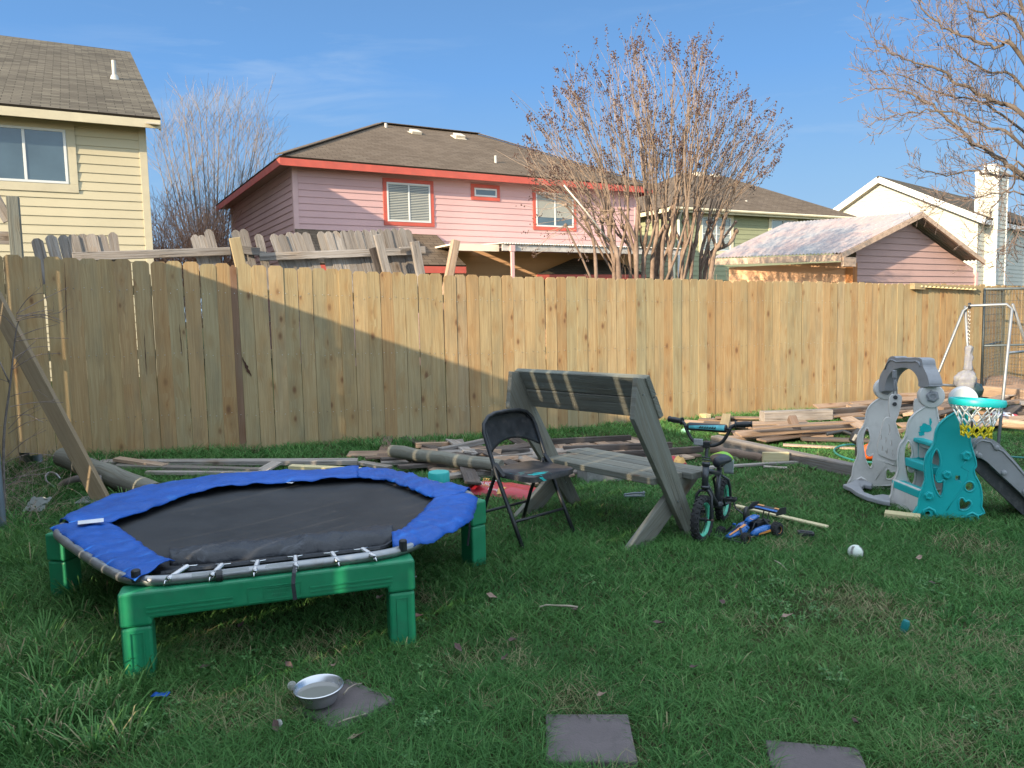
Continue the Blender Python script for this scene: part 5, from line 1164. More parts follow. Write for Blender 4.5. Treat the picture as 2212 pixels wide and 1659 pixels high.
# concrete block under the bench, pavers
q=MB(); a=G(1268,1026,.075); b=G(1347,1018,.075); dv=(b-a).normalized(); nv=UP.cross(dv); cc=(a+b)/2+nv*.09; 
q.obox(cc,dv*(b-a).length/2,nv*.09,UP*.085); M['concrete']=plain('rough_concrete',(.22,.215,.20),.95,0,.18,14,bump=.6,bscale=90,dirt=(.10,.10,.09),dirt_amt=.5)
o=q.build('concrete_block',M['concrete'],None,bevel=.006,origin=cc); tag(o,'grey concrete block on the grass behind the bench seat','block')
M['paver']=plain('paver_concrete',(.115,.095,.095),.93,0,.14,10,bump=.5,bscale=160,dirt=(.07,.065,.06),dirt_amt=.55)
def paver(label,cx,cy,ang,sz=.295):
    z=float(gz(cx,cy))+.012; q=MB(); e=D2(ang); n_=UP.cross(e); q.obox(Vector((cx,cy,z-.02)),e*sz/2,n_*sz/2,UP*.022); o=q.build('paving_slab',M['paver'],None,bevel=.006,origin=Vector((cx,cy,z))); return tag(o,label,'paving slab','square paving slabs set in the lawn')
P1=(G(1185,1548)+G(1362,1553)+G(1373,1655)+G(1172,1650))/4; PV=[]
paver('square concrete slab at the bottom centre, the one seen whole',P1.x,P1.y,-2.5); PV.append((P1.x,P1.y,-2.5))
a=G(1662,1604); b=G(1845,1624); e=(b-a).normalized(); n_=UP.cross(e); p=(a+b)/2-n_*.147; an=math.degrees(math.atan2(e.y,e.x)); paver('square concrete slab cut off by the bottom edge at the right',p.x,p.y,an); PV.append((p.x,p.y,an))
p=G(742,1525); an=-38; paver('concrete slab half overgrown with grass under the metal bowl',p.x,p.y,an,.27); PV.append((p.x,p.y,an))
# bowl
c=G(690,1512,.03); ax=Vector((-.02,-.02,1)).normalized(); q=MB(); rr=.088
q.lathe([(.0,.002),(.055,.0),(.060,.004),(.074,.03),(.082,.052),(rr,.056),(rr+.003,.054),(rr+.002,.051),(.0835,.047),(.076,.028),(.063,.002),(.06,-.003),(0,-.003)][::-1],c,ax,48)
M['bowl']=plain('bowl_steel',(.55,.56,.58),.28,.85,.05,5)
bowl=auto_smooth(q.build('metal_bowl',M['bowl'],None,origin=c),50); tag(bowl,'shiny steel pet bowl with water tilted on the overgrown slab','bowl')
m=NT('still_water'); q=MB(); q.add([c+UP*.034+Vector((.0765*math.cos(a*math.pi/20),.0765*math.sin(a*math.pi/20),0)) for a in range(40)],[tuple(range(40))]); q.build('water',m.out((.20,.195,.18),.08,.0),bowl)
# dandelion clocks
def dandelion(label,px,h,r_):
    b=G(*px); 
    o=thing('dandelion',label,'dandelion',tuple(b),'dandelion seed heads'); q=MB(); top=b+Vector((-.01,-.01,h)); q.tube([b,b.lerp(top,.5)+Vector((.004,0,0)),top],.0022,6); q.build('stem',plain('dandelion_stem',(.10,.20,.05),.7),o)
    q=MB(); rd=random.Random(int(px[0]))
    for i in range(150):
        v=Vector((rd.gauss(0,1),rd.gauss(0,1),rd.gauss(0,1))).normalized(); t=v.orthogonal().normalized(); t2=v.cross(t)
        q.tube([top+v*.003,top+v*r_*.8],.0003,3,cap=False)
        for k in range(5): a=k*1.256+i; q.tube([top+v*r_*.8,top+v*r_+(t*math.cos(a)+t2*math.sin(a))*r_*.22],.00035,3,cap=False)
    q.build('seed_head',plain('seed_fluff',(.55,.55,.52),.9),o)
dandelion('white dandelion clock standing at the left rim of the metal bowl',(640,1520),.075,.016); dandelion('pale dandelion clock low in the grass below the metal bowl',(611,1580),.035,.013)
# twigs, leaves, scraps
M['twig']=plain('dry_twig',(.30,.25,.19),.9,0,.25,60); 
def twig(label,pts,r_=.004):
    q=MB(); P=[G(x,y,.03+.008*math.sin(i*2)) for i,(x,y) in enumerate(pts)]; q.tube(P,[r_*(1-.5*i/len(P)) for i in range(len(P))],6); o=q.build('dry_twig',M['twig'],None,smooth=True,origin=P[0]); tag(o,label,'twig')
    return o
twig('pale straight twig lying in the middle of the lawn',[(1248,1312),(1230,1309),(1200,1308),(1180,1307),(1165,1311)],.006)
twig('thin bleached twig below the toy car',[(1673,1211),(1684,1216),(1692,1223),(1700,1232)],.004)
twig('pale stalk lying across the overgrown slab',[(730,1562),(748,1554),(770,1548),(790,1542)],.004)
twig('long bent stalk arching beside the metal bowl',[(742,1500),(752,1487),(766,1479),(782,1476)],.003)
rl_=random.Random(12); M['leaf']=plain('dead_leaf',(.085,.05,.045),.85,0,.3,40); M['leaf2']=plain('pale_dead_leaf',(.25,.17,.13),.85,0,.3,40)
leaf_sp=[(1063,1288),(1108,1382),(1240,1316),(820,1290),(905,1330),(595,1570),(770,1590),(1425,1345),(1090,1420),(720,1437),(625,1438),(1850,1560),(1630,1160),(1560,1300),(990,1400),(1700,1330),(520,1350),(445,1440),(1300,1500),(1500,1440),(2020,1260),(1985,1205)]
for i,(x,y) in enumerate(leaf_sp):
    c=G(x,y,.035); a=rl_.uniform(0,6.28); s_=rl_.uniform(.012,.026); d=Vector((math.cos(a),math.sin(a),rl_.uniform(-.2,.4))); n_=Vector((-math.sin(a),math.cos(a),rl_.uniform(-.3,.3)))
    q=MB(); q.add([c-d*s_*1.3,c-d*s_*.4+n_*s_*.7+UP*.006,c+d*s_*.5+n_*s_*.6,c+d*s_*1.4+UP*.008,c+d*s_*.4-n_*s_*.7+UP*.01,c-d*s_*.6-n_*s_*.5,c-UP*.004],[(0,1,6),(1,2,6),(2,3,6),(3,4,6),(4,5,6),(5,0,6)])
    tag(q.build('dead_leaf',M['leaf'] if i%3 else M['leaf2'],None,origin=c),'curled brown dead leaf lying in the lawn','leaf','dead leaves scattered on the lawn')
def scrap(name,label,px,s_,mt,cat='litter'):
    c=G(px[0],px[1],.03); q=MB(); q.sheet(lambda u,v: c+Vector(((u-.5)*s_*2,(v-.5)*s_,.5*s_*MN.noise(Vector((u*4+px[0],v*4,0)))+.01)),6,4); o=q.build(name,mt,None,smooth=True,origin=c); md=o.modifiers.new('s','SOLIDIFY'); md.thickness=.002; tag(o,label,cat)
scrap('plastic_scrap','crumpled blue scrap of tarp in the grass in front of the trampoline',(347,1505),.030,M['blue_tarp'])
c=G(1955,1352,.035); q=MB(); q.lathe([(0,-.028),(.014,-.028),(.017,-.02),(.017,.014),(.013,.026),(0,.028)],c,Vector((.2,-.1,1)),14); o=auto_smooth(q.build('plastic_toy',plain('dark_teal_plastic',(.01,.17,.17),.4),None,origin=c)); tag(o,'small teal plastic peg standing in the lawn at the right','toy')
q=MB(); a=G(1348,1071,.03); b=G(1392,1070,.03); q.beam(a,b,.05,.012); q.beam(b-Vector((.015,0,0)),b+UP*.03,.05,.01,up=Vector((1,0,0))); q.tube([a+UP*.01,a.lerp(b,.5)+UP*.02,b+UP*.02],.008,8); tag(q.build('plastic_part',plain('blue_grey_plastic',(.14,.17,.19),.5),None,bevel=.003,origin=a),'small blue-grey plastic part lying in the grass under the bench','plastic part')
scrap('plastic_scrap','white scrap of plastic at the left of the mid lawn by the trampoline leg',(895,1249),.012,plain('white_scrap',(.5,.5,.5),.6))
# ---- bags
M['bag_red']=plain('red_bag_plastic',(.42,.022,.035),.35,0,.15,12,bump=.4,bscale=25); M['bag_yel']=plain('bag_yellow',(.60,.33,.08),.4,0,.1,20); M['bag_white']=plain('bag_white',(.62,.60,.60),.4,0,.1,20)
def bag(name,label,a,b,dep,h,seed=0):
    d=(b-a); L_=d.length; d=d/L_; n_=UP.cross(d); c=(a+b)/2
    t=thing(name,label,'bag',tuple(c)); q=MB(); n1,n2=26,16; 
    for sgn in (1,-1):
        def f(u,v):
            x=(u-.5)*L_; y=(v-.5)*dep; e_=(1-abs(2*u-1)**4)*(1-abs(2*v-1)**3); z=max(0,e_)**.6*h*(.9 if sgn>0 else .08)+h*.12
            return c+d*x*(1+.03*MN.noise(Vector((v*5+seed,0,0))))+n_*y*(1+.05*MN.noise(Vector((u*6+seed,1,0))))+UP*(z+.25*h*MN.noise(Vector((u*7+seed,v*5,0)))*e_)
        q.sheet(f,n1,n2)
    q.build('sack',M['bag_red'],t,smooth=True)
    def surf(u,v,k=.004):
        x=(u-.5)*L_; y=(v-.5)*dep; e_=(1-abs(2*u-1)**4)*(1-abs(2*v-1)**3); z=max(0,e_)**.6*h*.9+h*.12+.25*h*MN.noise(Vector((u*7+seed,v*5,0)))*e_
        return c+d*x+n_*y+UP*(z+k)
    return t,surf,d,n_
a=G(1012,1058,.0); b=G(1165,1075,.0); 
t,sf_c,d,n_=bag('red_bag','red printed plastic sack lying flat behind the folding chair',a,b,.30,.075,3)
def patch(mt,u0,u1,v0,v1,name,par,sf=None,k=.004,arc=0):
    q=MB(); q.sheet(lambda u,v: sf(u0+(u1-u0)*u, v0+(v1-v0)*v+arc*math.sin(math.pi*u), k),10,4); return q.build(name,M[mt],par,smooth=True)
patch('bag_white',.08,.42,.66,.70,'print_band',t,sf_c,.005,.06); patch('bag_yel',.52,.60,.02,.30,'print_label',t,sf_c)
def bagtext(s,u,v,size,mt,name='print_lettering',k=.012):
    p=sf_c(u,v,k); tilt=(n_*.75+UP*.66).normalized(); zz=d.cross(tilt); return text(name,s,M[mt],size,frame(p,d,tilt,zz),t)
bagtext('QUICK',.30,.34,.05,'bag_white'); bagtext('STE',.25,.55,.04,'bag_yel'); bagtext('MATE',.36,.16,.035,'bag_yel'); bagtext('lighting',.46,.07,.03,'bag_white')
a=G(1440,1005,.0); b=G(1478,1010,.0); 
t2,sf2,d2,n2_=bag('red_bag','small red and yellow bag under the flat fence panel beside the bench leg',a,b,.16,.085,8)
q=MB(); q.sheet(lambda u,v: sf2(.58+.4*u,.05+.7*v,.006),8,6); q.build('print_label',M['bag_yel'],t2,smooth=True)
p=sf2(.76,.55,.014); tilt=(n2_*.5+UP*.86).normalized(); text('print_lettering','50',M['black_pl'],.035,frame(p,d2,tilt,d2.cross(tilt)),t2)
t3,sf3,_,_=bag('plastic_bag','white and red plastic bag on the heap beside the swing frame leg',G(2140,900,.1),G(2205,908,.06),.25,.07,5)
q=MB(); q.sheet(lambda u,v: sf3(.04+.62*u,.04+.92*v,.006),10,6); q.build('print_label',M['bag_white'],t3,smooth=True)
scrap('plastic_scrap','white and red scrap at the back edge of the right pile',c2(690,670),.10,M['bag_white']); scrap('plastic_scrap','orange-red scrap beside the white one on the right pile',c2(735,678),.08,plain('faded_red_scrap',(.5,.2,.13),.6)); scrap('plastic_scrap','orange-red scrap on the heap behind the grey arch',(1985,866),.07,plain('orange_scrap',(.6,.18,.08),.6))
c=G(1483,930,.03); q=MB(); q.lathe([(.0,-.06),(.025,-.06),(.03,-.04),(.03,.03),(.012,.05),(.012,.065),(0,.065)],c,Vector((1,.3,.1)),16); o=auto_smooth(q.build('plastic_bottle',plain('pale_green_plastic',(.25,.50,.33),.2),None,origin=c)); tag(o,'pale green plastic bottle in the grass left of the bicycle handlebar','bottle')
# teal bucket behind the trampoline, left corner junk
c=G(949,1066,0); q=MB(); q.lathe([(0,0),(.075,0),(.085,.03),(.085,.165),(.080,.175),(0,.175)],c,UP,28); o=auto_smooth(q.build('teal_bucket',plain('teal_plastic',(.03,.42,.40),.4,0,.05,9),None,origin=c)); tag(o,'round teal plastic stool behind the trampoline','stool')
q=MB(); b=G(6,1142); q.tube([b,b+Vector((-.01,0,1.0))],.024,14); q.lathe([(0,0),(.028,0),(.028,.05),(.018,.06),(0,.06)],b+Vector((-.01,0,1.0)),UP,14); o=auto_smooth(q.build('metal_pole',plain('blue_grey_pole',(.20,.24,.28),.45,.5,.15,9,dirt=(.3,.3,.3),dirt_amt=.3),None,origin=b)); tag(o,'grey metal pole standing at the left edge of the picture','pole')
c=G(172,1045,.05); q=MB(); pts=[]
def arcpts(cx,cy,rx,ry,a0,a1,n,h): return [G(cx+rx*math.cos(R(a0+(a1-a0)*i/n)),cy-ry*math.sin(R(a0+(a1-a0)*i/n)),h) for i in range(n+1)]
q.tube(cat([tuple(G(118,1052,.03)),tuple(G(101,1040,.05)),tuple(G(99,1028,.08)),tuple(G(108,1020,.10)),tuple(G(121,1024,.10)),tuple(G(130,1034,.07))],6,False),.008,8); o=q.build('bent_pipe',M['steel'],None,smooth=True); tag(o,'thin bent metal tube loop in the weeds at the left','metal tube')
arc_=[G(x,y,h) for x,y,h in ((125,1046,.04),(140,1035,.10),(165,1027,.14),(200,1024,.15),(240,1030,.12),(275,1040,.08))]
q=MB(); A2=resamp(arc_,25); q.sheet(lambda u,v: A2[int(round(u*24))]+Vector((0,-.02*v,-.05*v)),24,2); o=q.build('curved_metal_band',plain('grey_brown_metal',(.16,.14,.13),.5,.3,.2,12),None,smooth=True); md=o.modifiers.new('s','SOLIDIFY'); md.thickness=.006; tag(o,'curved grey metal band lying in the weeds behind the trampoline','metal band')
q=MB(); p0=G(172,1080,.03); p1=G(300,1075,.03); q.beam(p0,p1,.22,.012); tag(q.build('grey_sheet',plain('blue_grey_sheet',(.16,.18,.18),.6,0,.2,9),None,bevel=.003),'flat blue-grey sheet in the grass behind the leaning brace','sheet')
q=MB(); crn=[G(82,1098,.10),G(112,1068,.20),G(135,1070,.16),G(205/1.0,1068,.12)]
c=G(85,1098,.06)
q.sheet(lambda u,v: G(48+42*v+22*u,1104-30*u,.05+.10*u)+UP*(.02*MN.noise(Vector((u*6,v*6,2)))),14,10)
def mat_lattice():
    m=NT('torn_white_plastic_tray'); p=m.pos(); v=m.n('ShaderNodeTexVoronoi'); v.inputs['Scale'].default_value=34; m.t.links.new(p,v.inputs[0]); n=m.noise(p,14,3)
    hole=m.math('MULTIPLY',m.mr(v.outputs['Distance'],.32,.27),m.mr(n,.40,.5)); m.set(m.b.inputs['Alpha'],m.math('SUBTRACT',1.0,hole)); return m.out((.52,.53,.53),.5)
o=q.build('broken_plastic_tray',mat_lattice(),None,smooth=True); tag(o,'torn white perforated plastic tray in the weeds by the pole','plastic tray')
q=MB(); q.sheet(lambda u,v: G(42+50*u,997-14*v,.06+.12*math.sin(math.pi*u)*(.4+v))+UP*.02*MN.noise(Vector((u*5,v*5,0))),12,6); q.sheet(lambda u,v: G(42+22*u,990-12*v,.16*v+.05),6,4); o=q.build('grey_cloth_heap',plain('blue_grey_plastic_sheet',(.13,.15,.19),.5,0,.3,8),None,smooth=True); tag(o,'crumpled blue-grey sheeting at the foot of the fence at the left','plastic sheet')
# ================================================================ PLAY SET
def k7(x,y): return ((3300+x/2.074)/1.8228,(1350+y/2.074)/1.8228)
PCl=G(*k7(640,1425)); PCr=G(*k7(1140,1460)); pdir=(PCr-PCl); pdir.z=0; pdir.normalize(); pn=Vector((pdir.y,-pdir.x,0))   # pn towards the viewer
ps=thing('toddler_play_set','grey and turquoise plastic toddler play set with slide swing arch and hoop','play set',(PCl.x,PCl.y,PCl.z))
def cpt(x,y):
    p=onwall(*k7(x,y),PCl,pdir); return ((p-PCl).dot(pdir),p.z-PCl.z)
outer=[cpt(*p) for p in ((640,1425),(648,1330),(662,1240),(690,1170),(708,1110),(702,1040),(706,960),(725,900),(762,850),(782,800),(792,730),(815,675),(862,625),(930,580),(1000,545),(1035,560),(1052,640),(1066,730),(1070,800),(1085,860),(1110,940),(1118,1000),(1100,1030),(1112,1080),(1148,1150),(1165,1240),(1160,1330),(1145,1400),(1135,1460),(975,1447),(810,1437))]
h_oval=[cpt(*p) for p in ((795,862),(768,905),(756,960),(757,1020),(765,1090),(778,1160),(800,1215),(828,1250),(850,1225),(858,1160),(856,1110),(835,1130),(806,1130),(792,1105),(800,1060),(818,1020),(832,985),(828,930),(815,885))]
h_round=[cpt(1065+42*math.cos(a*math.pi/8),1167+42*math.sin(a*math.pi/8)) for a in range(16)]
h_heart=[cpt(*p) for p in ((1030,1290),(1015,1262),(992,1260),(976,1285),(976,1325),(985,1357),(1040,1360),(1078,1325),(1080,1297),(1060,1278))]
h_sq=[cpt(*p) for p in ((950,1078),(986,1078),(988,1115),(950,1115))]
h_c1=[cpt(*p) for p in ((705,1375),(730,1368),(745,1380),(742,1402),(720,1408),(704,1395))]; h_c2=[cpt(*p) for p in ((1062,1418),(1085,1410),(1102,1420),(1105,1452),(1080,1446),(1062,1436))]
M['p_grey']=plain('warm_grey_plastic',(.60,.575,.54),.45,0,.06,6,bump=.1,bscale=200,dirt=(.32,.29,.26),dirt_amt=.3)
M['p_dark']=plain('mid_grey_plastic',(.27,.27,.28),.45,0,.08,6,bump=.1,bscale=200,dirt=(.15,.14,.14),dirt_amt=.3)
M['p_black']=plain('dark_slide_underside',(.035,.037,.04),.6,0,.2,9,dirt=(.2,.19,.18),dirt_amt=.4)
def mat_aqua():
    m=NT('brushed_turquoise_paint'); p=m.pos(); n=m.noise(p,7,6,.75); n2=m.noise(p,2.6,4,.6)
    c=m.mix(m.mr(n2,.3,.7),(.004,.34,.35),(.012,.42,.42)); c=m.mix(m.mr(n,.64,.72,0,.5),c,(.36,.46,.46)); m.bump(m.noise(p,60,3),.2,.003); return m.out(c,.4,spec=.5)
M['aqua']=mat_aqua()
def dens(pts,n): return [(p.x,p.y) for p in cat(pts,n)]
outer_s=dens(outer[:28],3)+[outer[28],outer[29],outer[30]]
def panel(org, mt, name='side_panel', holes=True, bolts=True):
    P=lambda uv: org+pdir*uv[0]+UP*uv[1]
    lo=[[P(p) for p in outer_s]]
    if holes:
        for h,s_ in ((h_oval,2),(h_round,1),(h_heart,2)): lo.append([P(p) for p in dens(h,s_)])
        for h in (h_sq,h_c1,h_c2): lo.append([P(p) for p in h])
    q=MB(); holed(q,lo,pn,.052); o=fixn(q.build(name,M[mt],ps,bevel=.010,seg=3)); 
    md=o.modifiers['bevel']; md.angle_limit=R(60)
    # raised rims moulded round outline and holes
    q=MB()
    for k,lp in enumerate(lo[:4]): q.tube([p+pn*.024 for p in lp],.007,6,closed=True)
    q.tube([P(cpt(*p))+pn*.026 for p in ((1040,950),(1000,1010),(1060,1040),(1040,1110),(1000,1190),(940,1270),(880,1360))],.003,5)
    for c_ in ((735,1360),(1085,1400)): q.tube([P(cpt(c_[0]-50,c_[1]+45))+pn*.024,P(cpt(c_[0]-42,c_[1]))+pn*.026,P(cpt(c_[0],c_[1]-22))+pn*.026,P(cpt(c_[0]+42,c_[1]))+pn*.026,P(cpt(c_[0]+52,c_[1]+45))+pn*.024],.010,6)
    q.build('moulded_rim',M[mt],o,smooth=True); return o,P
oC=PCl+pn*-.0
oB=G(*k7(425,1325)); oB=Vector((oB.x,oB.y,oB.z)); oA=G(*k7(105,1170))
pC,PC_=panel(oC,'aqua'); pB,PB_=panel(oB,'p_grey'); pA,PA_=panel(oA,'p_grey')
def hexbolt(c,r_,par,mt,n=6,h=.02,ax=None):
    q=MB(); q.lathe([(0,0),(r_*1.25,0),(r_*1.25,.006),(r_,.008),(r_*.9,h),(r_*.55,h),(r_*.5,h*.7),(0,h*.7)],c,ax or pn,n); return q.build('bolt_cap',M[mt],par)
for (x,y,r_,mt) in ((735,1240,.026,'aqua'),(880,1070,.026,'aqua'),(1040,915,.030,'aqua')): hexbolt(PC_(cpt(x,y))+pn*.028,r_,pC,mt)
hexbolt(onwall(*k7(505,1297),oB,pdir)+pn*.028,.034,pB,'p_dark')
# paint marks on the middle grey panel
q=MB(); q.mi=[]; rb_=random.Random(6)
def splash(cx,cy,rx,ry,n=16,jag=.3,plane=oB):
    c=onwall(*k7(cx,cy),plane,pdir)+pn*.0285; vs=[c]
    for i in range(n): a=6.283*i/n; s_=1+rb_.uniform(-jag,jag); vs.append(onwall(*k7(cx+rx*s_*math.cos(a),cy+ry*s_*math.sin(a)),plane,pdir)+pn*.0285)
    q.add(vs,[(0,i+1,(i+1)%n+1) for i in range(n)])
splash(705,695,45,38); splash(675,735,26,18); splash(748,640,9,32); splash(648,855,3,85,jag=.1); splash(650,950,45,22)
fixn(q.build('paint_splash',M['aqua'],pB))
# round ball joints on top of the panels
def balljoint(c,r_,par,cap=True):
    q=MB(); q.lathe([(0,-.05),(r_*.8,-.045),(r_,-.02),(r_,.02),(r_*.92,.04),(r_*.55,.048),(0,.048)],c,pn,30); o=auto_smooth(q.build('round_joint',M['p_grey'],par),50)
    if cap: hexbolt(c+pn*.048,r_*.42,o,'p_dark')
    return o
cB=onwall(*k7(757,432),oB,pdir); cA=onwall(*k7(385,375),oA,pdir); cC=onwall(*k7(1020,460),oC,pdir)
balljoint(cB,.088,pB); balljoint(cA,.088,pA); balljoint(cC,.088,pC,False)
# swing arch: standing in the plane through the tops of the two grey panels
ad=(cA-cB); ad.z=0; ad.normalize(); an_=Vector((-ad.y,ad.x,0)); ac=(cA+cB)/2-Vector((0.0,0,0))
def apt(x,y): return onwall(*k7(x,y),cB-pdir*.03,ad)
outr=[apt(*p) for p in ((385,392),(378,330),(392,265),(420,215),(442,190),(452,140),(478,112),(505,110),(528,122),(580,118),(640,124),(662,120),(700,120),(732,132),(742,160),(748,195),(775,250),(795,310),(798,345),(790,358))]
innr=[apt(*p) for p in ((712,358),(708,315),(690,265),(660,230),(620,208),(575,202),(530,210),(490,232),(455,275),(436,330),(428,385),(420,395))]
lp=cat([tuple(p) for p in outr+innr],3); q=MB(); holed(q,[lp],pdir,.085); ar=fixn(q.build('swing_arch',M['p_dark'],ps,bevel=.018,seg=3)); ar.modifiers['bevel'].angle_limit=R(55)
q=MB(); q.tube([apt(*p)-pdir*.045 for p in ((432,215),(452,165),(478,140),(505,142),(528,155),(600,150),(662,153),(690,148),(715,160),(725,190))],.006,6); q.build('moulded_rim',M['p_dark'],ar,smooth=True)
# base rocker between the two grey panels
q=MB(); gl=[G(*k7(*p),.045) for p in ((38,1172),(90,1160),(150,1125),(215,1130),(282,1165),(272,1182),(215,1172),(192,1195),(215,1235),(290,1262),(360,1252),(425,1262),(425,1318),(330,1300),(220,1268),(150,1235),(100,1200))]
holed(q,[gl],UP,.035); fixn(q.build('base_foot',M['p_dark'],ps,bevel=.008))
# steps between middle and turquoise panel
def rung(u,z,par,mt,w_=.05,h=.035):
    q=MB(); a=oB+pdir*u+UP*z; b=oC+pdir*u+UP*z; q.obox((a+b)/2,pdir*w_,(b-a)/2*.99,UP*h); return q.build('step',M[mt],par,bevel=.010,seg=3)
u1=cpt(690,1215); u2=cpt(740,1010); rung(.045,.165,ps,'aqua',.04,.03); rung(.12,.335,ps,'aqua',.04,.03); rung(.27,.47,ps,'p_grey',.10,.02); rung(.165,.50,ps,'aqua',.035,.016)
# grey infill under the steps
q=MB(); a=oB+pdir*.02+UP*.10; b=oC+pdir*.02+UP*.10; q.obox((a+b)/2,pdir*.012,(b-a)/2*.98,UP*.10); q.build('riser',M['p_grey'],ps,bevel=.006)
# slide going off to the right
sdv=Vector((1,-.06,0)).normalized(); sp0=oC.lerp(oB,.06)+pdir*.34; sn_=Vector((sdv.y,-sdv.x,0))
def spt(x,y): p=onwall(*k7(x,y),sp0,sdv); return p
top=[(1085,850),(1100,805),(1135,775),(1180,768),(1240,782),(1310,830),(1400,925),(1518,1065),(1700,1290),(1830,1420)]; bot=[(1860,1530),(1700,1440),(1518,1262),(1400,1150),(1300,1060),(1200,965),(1130,925),(1095,905)]
lp=[p for p in cat([tuple(spt(*p)) for p in top+bot],4)]
sideN=MB(); holed(sideN,[lp],sn_,.045); sl_=fixn(sideN.build('slide_side',M['p_dark'],ps,bevel=.012,seg=3)); sl_.modifiers['bevel'].angle_limit=R(60)
q=MB(); q.tube([spt(*p)+sn_*.024 for p in ((1100,860),(1120,812),(1160,792),(1230,805),(1262,850),(1290,862),(1330,880),(1420,975),(1518,1090),(1700,1310))],.006,6)
for (x,y) in ((1137,915),(1277,852),(1337,1055),(1508,1212)): q.lathe([(0,0),(.020,0),(.018,.008),(.010,.012),(0,.012)],spt(x,y)+sn_*.022,sn_,12)
q.build('moulded_rim',M['p_dark'],sl_,smooth=True)
off=(oB-oC)*.88; farS=MB(); holed(farS,[[p+off for p in lp]],sn_,.045); fixn(farS.build('slide_side',M['p_dark'],ps,bevel=.012))
q=MB(); bedpx=[(1095,900),(1180,940),(1300,1045),(1518,1250),(1700,1425),(1850,1520)]; bp=resamp([spt(*p) for p in bedpx],24)
q.sheet(lambda u,v: bp[min(23,int(round(u*23)))]+off*v+UP*.02,23,2); o=q.build('slide_bed',M['p_black'],ps,smooth=True); md=o.modifiers.new('s','SOLIDIFY'); md.thickness=.02
lowpx=[(1110,940),(1110,1020),(1180,1090),(1300,1200),(1420,1315),(1518,1405),(1640,1500),(1860,1540),(1700,1440),(1518,1262),(1400,1150),(1300,1060),(1200,965)]
q=MB(); holed(q,[[spt(*p)-sn_*.03 for p in lowpx]],sn_,.02); fixn(q.build('slide_skirt',M['p_black'],ps))
# hoop
hc=atY(2111,868,cC.y-.20); ax=Vector((.06,.02,1)).normalized(); q=MB(); rh=.150
q.lathe([(rh-.014,-.022),(rh+.012,-.022),(rh+.018,0),(rh+.012,.018),(rh-.014,.018)],hc,ax,40,closed=True); q.beam(cC+pn*.02,hc+(cC-hc).normalized()*rh*.9,.08,.02); hoop=q.build('basketball_hoop',M['aqua'],ps,smooth=False); auto_smooth(hoop,50)
M['net_w']=plain('white_net_cord',(.82,.82,.78),.8); M['net_y']=plain('yellow_net_cord',(.85,.66,.02),.6)
e1=ax.orthogonal().normalized(); e2=ax.cross(e1); rows=[(rh-.004,-.012),(.130,-.06),(.110,-.11),(.096,-.155),(.088,-.195),(.085,-.225)]; NN=12
def npnt(j,i): a=2*math.pi*(i+.5*(j%2))/NN; r_,h=rows[j]; rz=random.Random(j*50+i%NN); return hc+ax*0+UP*(h+rz.uniform(-.006,.006))+(e1*math.cos(a)+e2*math.sin(a))*(r_*(1+rz.uniform(-.05,.05)))
qw=MB(); qy=MB()
for j in range(5):
    qq=qw if j<3 else qy
    for i in range(NN):
        a=npnt(j,i); 
        for t in ((i,i-1) if j%2==0 else (i,i+1)): b=npnt(j+1,t%NN); mid=(a+b)/2; qq.tube([a,mid+UP*.002,b],.0042 if j<3 else .0052,5)
for i in range(NN): a=npnt(5,i); qy.lathe([(0,-.008),(.007,-.004),(.007,.004),(0,.008)],a,UP,8)
nt_=qw.build('net',M['net_w'],hoop,smooth=True); qy.build('net_lower',M['net_y'],hoop,smooth=True)
# toddler swing seat hung between the grey panels
ms=(oA+oB)/2; sc_=onwall(*k7(420,760),ms,pdir)
sw_=thing('toddler_swing_seat','light grey slotted toddler swing seat hanging under the grey arch','swing seat',(sc_.x,sc_.y,sc_.z))
S7=lambda x,y,o_=.0: onwall(*k7(x,y),ms+pn*(.12+o_),pdir)
back_=[(330,905),(322,840),(345,740),(362,670),(375,625),(405,606),(440,625),(455,680),(468,740),(500,770),(520,800),(490,880),(475,950),(440,955),(380,930)]
lo=[[S7(*p) for p in dens([p for p in back_],3)]]
lo.append([S7(*p) for p in dens([(385,670),(400,655),(415,670),(425,710),(418,745),(400,745),(388,720)],2)])
for (x,y) in ((345,770),(385,790),(430,815),(355,860),(395,880),(440,895)): lo.append([S7(x+9*math.cos(a*1.047),y+26*math.sin(a*1.047)) for a in range(6)])
q=MB(); holed(q,lo,pn,.03); fixn(q.build('back_shield',M['p_grey'],sw_,bevel=.006))
for (arm) in ([(420,600),(412,520),(420,450),(440,420),(480,418),(515,430),(518,470),(500,560),(470,640),(465,690),(440,720)],[(615,560),(618,480),(640,455),(690,470),(705,500),(700,560),(640,600)]):
    dz=-.12 if arm[0][0]<500 else -.25
    q=MB(); holed(q,[[S7(*p,dz*.5) for p in dens(arm,3)]],pn,.03); fixn(q.build('side_arm',M['p_grey'],sw_,bevel=.008))
q=MB()
for (x,y) in ((468,445),(462,500)): q.lathe([(0,0),(.016,0),(.016,.004),(0,.004)],S7(x,y,-.04),pn,8)
q.build('slot',M['p_black'],sw_)
q=MB(); q.add([S7(330,905,.0),S7(475,950,.0),S7(560,990,-.30),S7(420,930,-.30)],[(0,1,2,3)]); o=q.build('seat_base',M['p_grey'],sw_); md=o.modifiers.new('s','SOLIDIFY'); md.thickness=.05
q=MB()
for (x0,y0,x1,y1,dz) in ((460,270,452,420,-.06),(466,270,482,430,-.06),(676,300,668,460,-.13),(680,300,664,450,-.13)): q.tube([S7(x0,y0,dz),S7((x0+x1)/2+4,(y0+y1)/2,dz),S7(x1,y1,dz)],.005,6)
q.build('hanger',M['p_dark'],sw_,smooth=True)
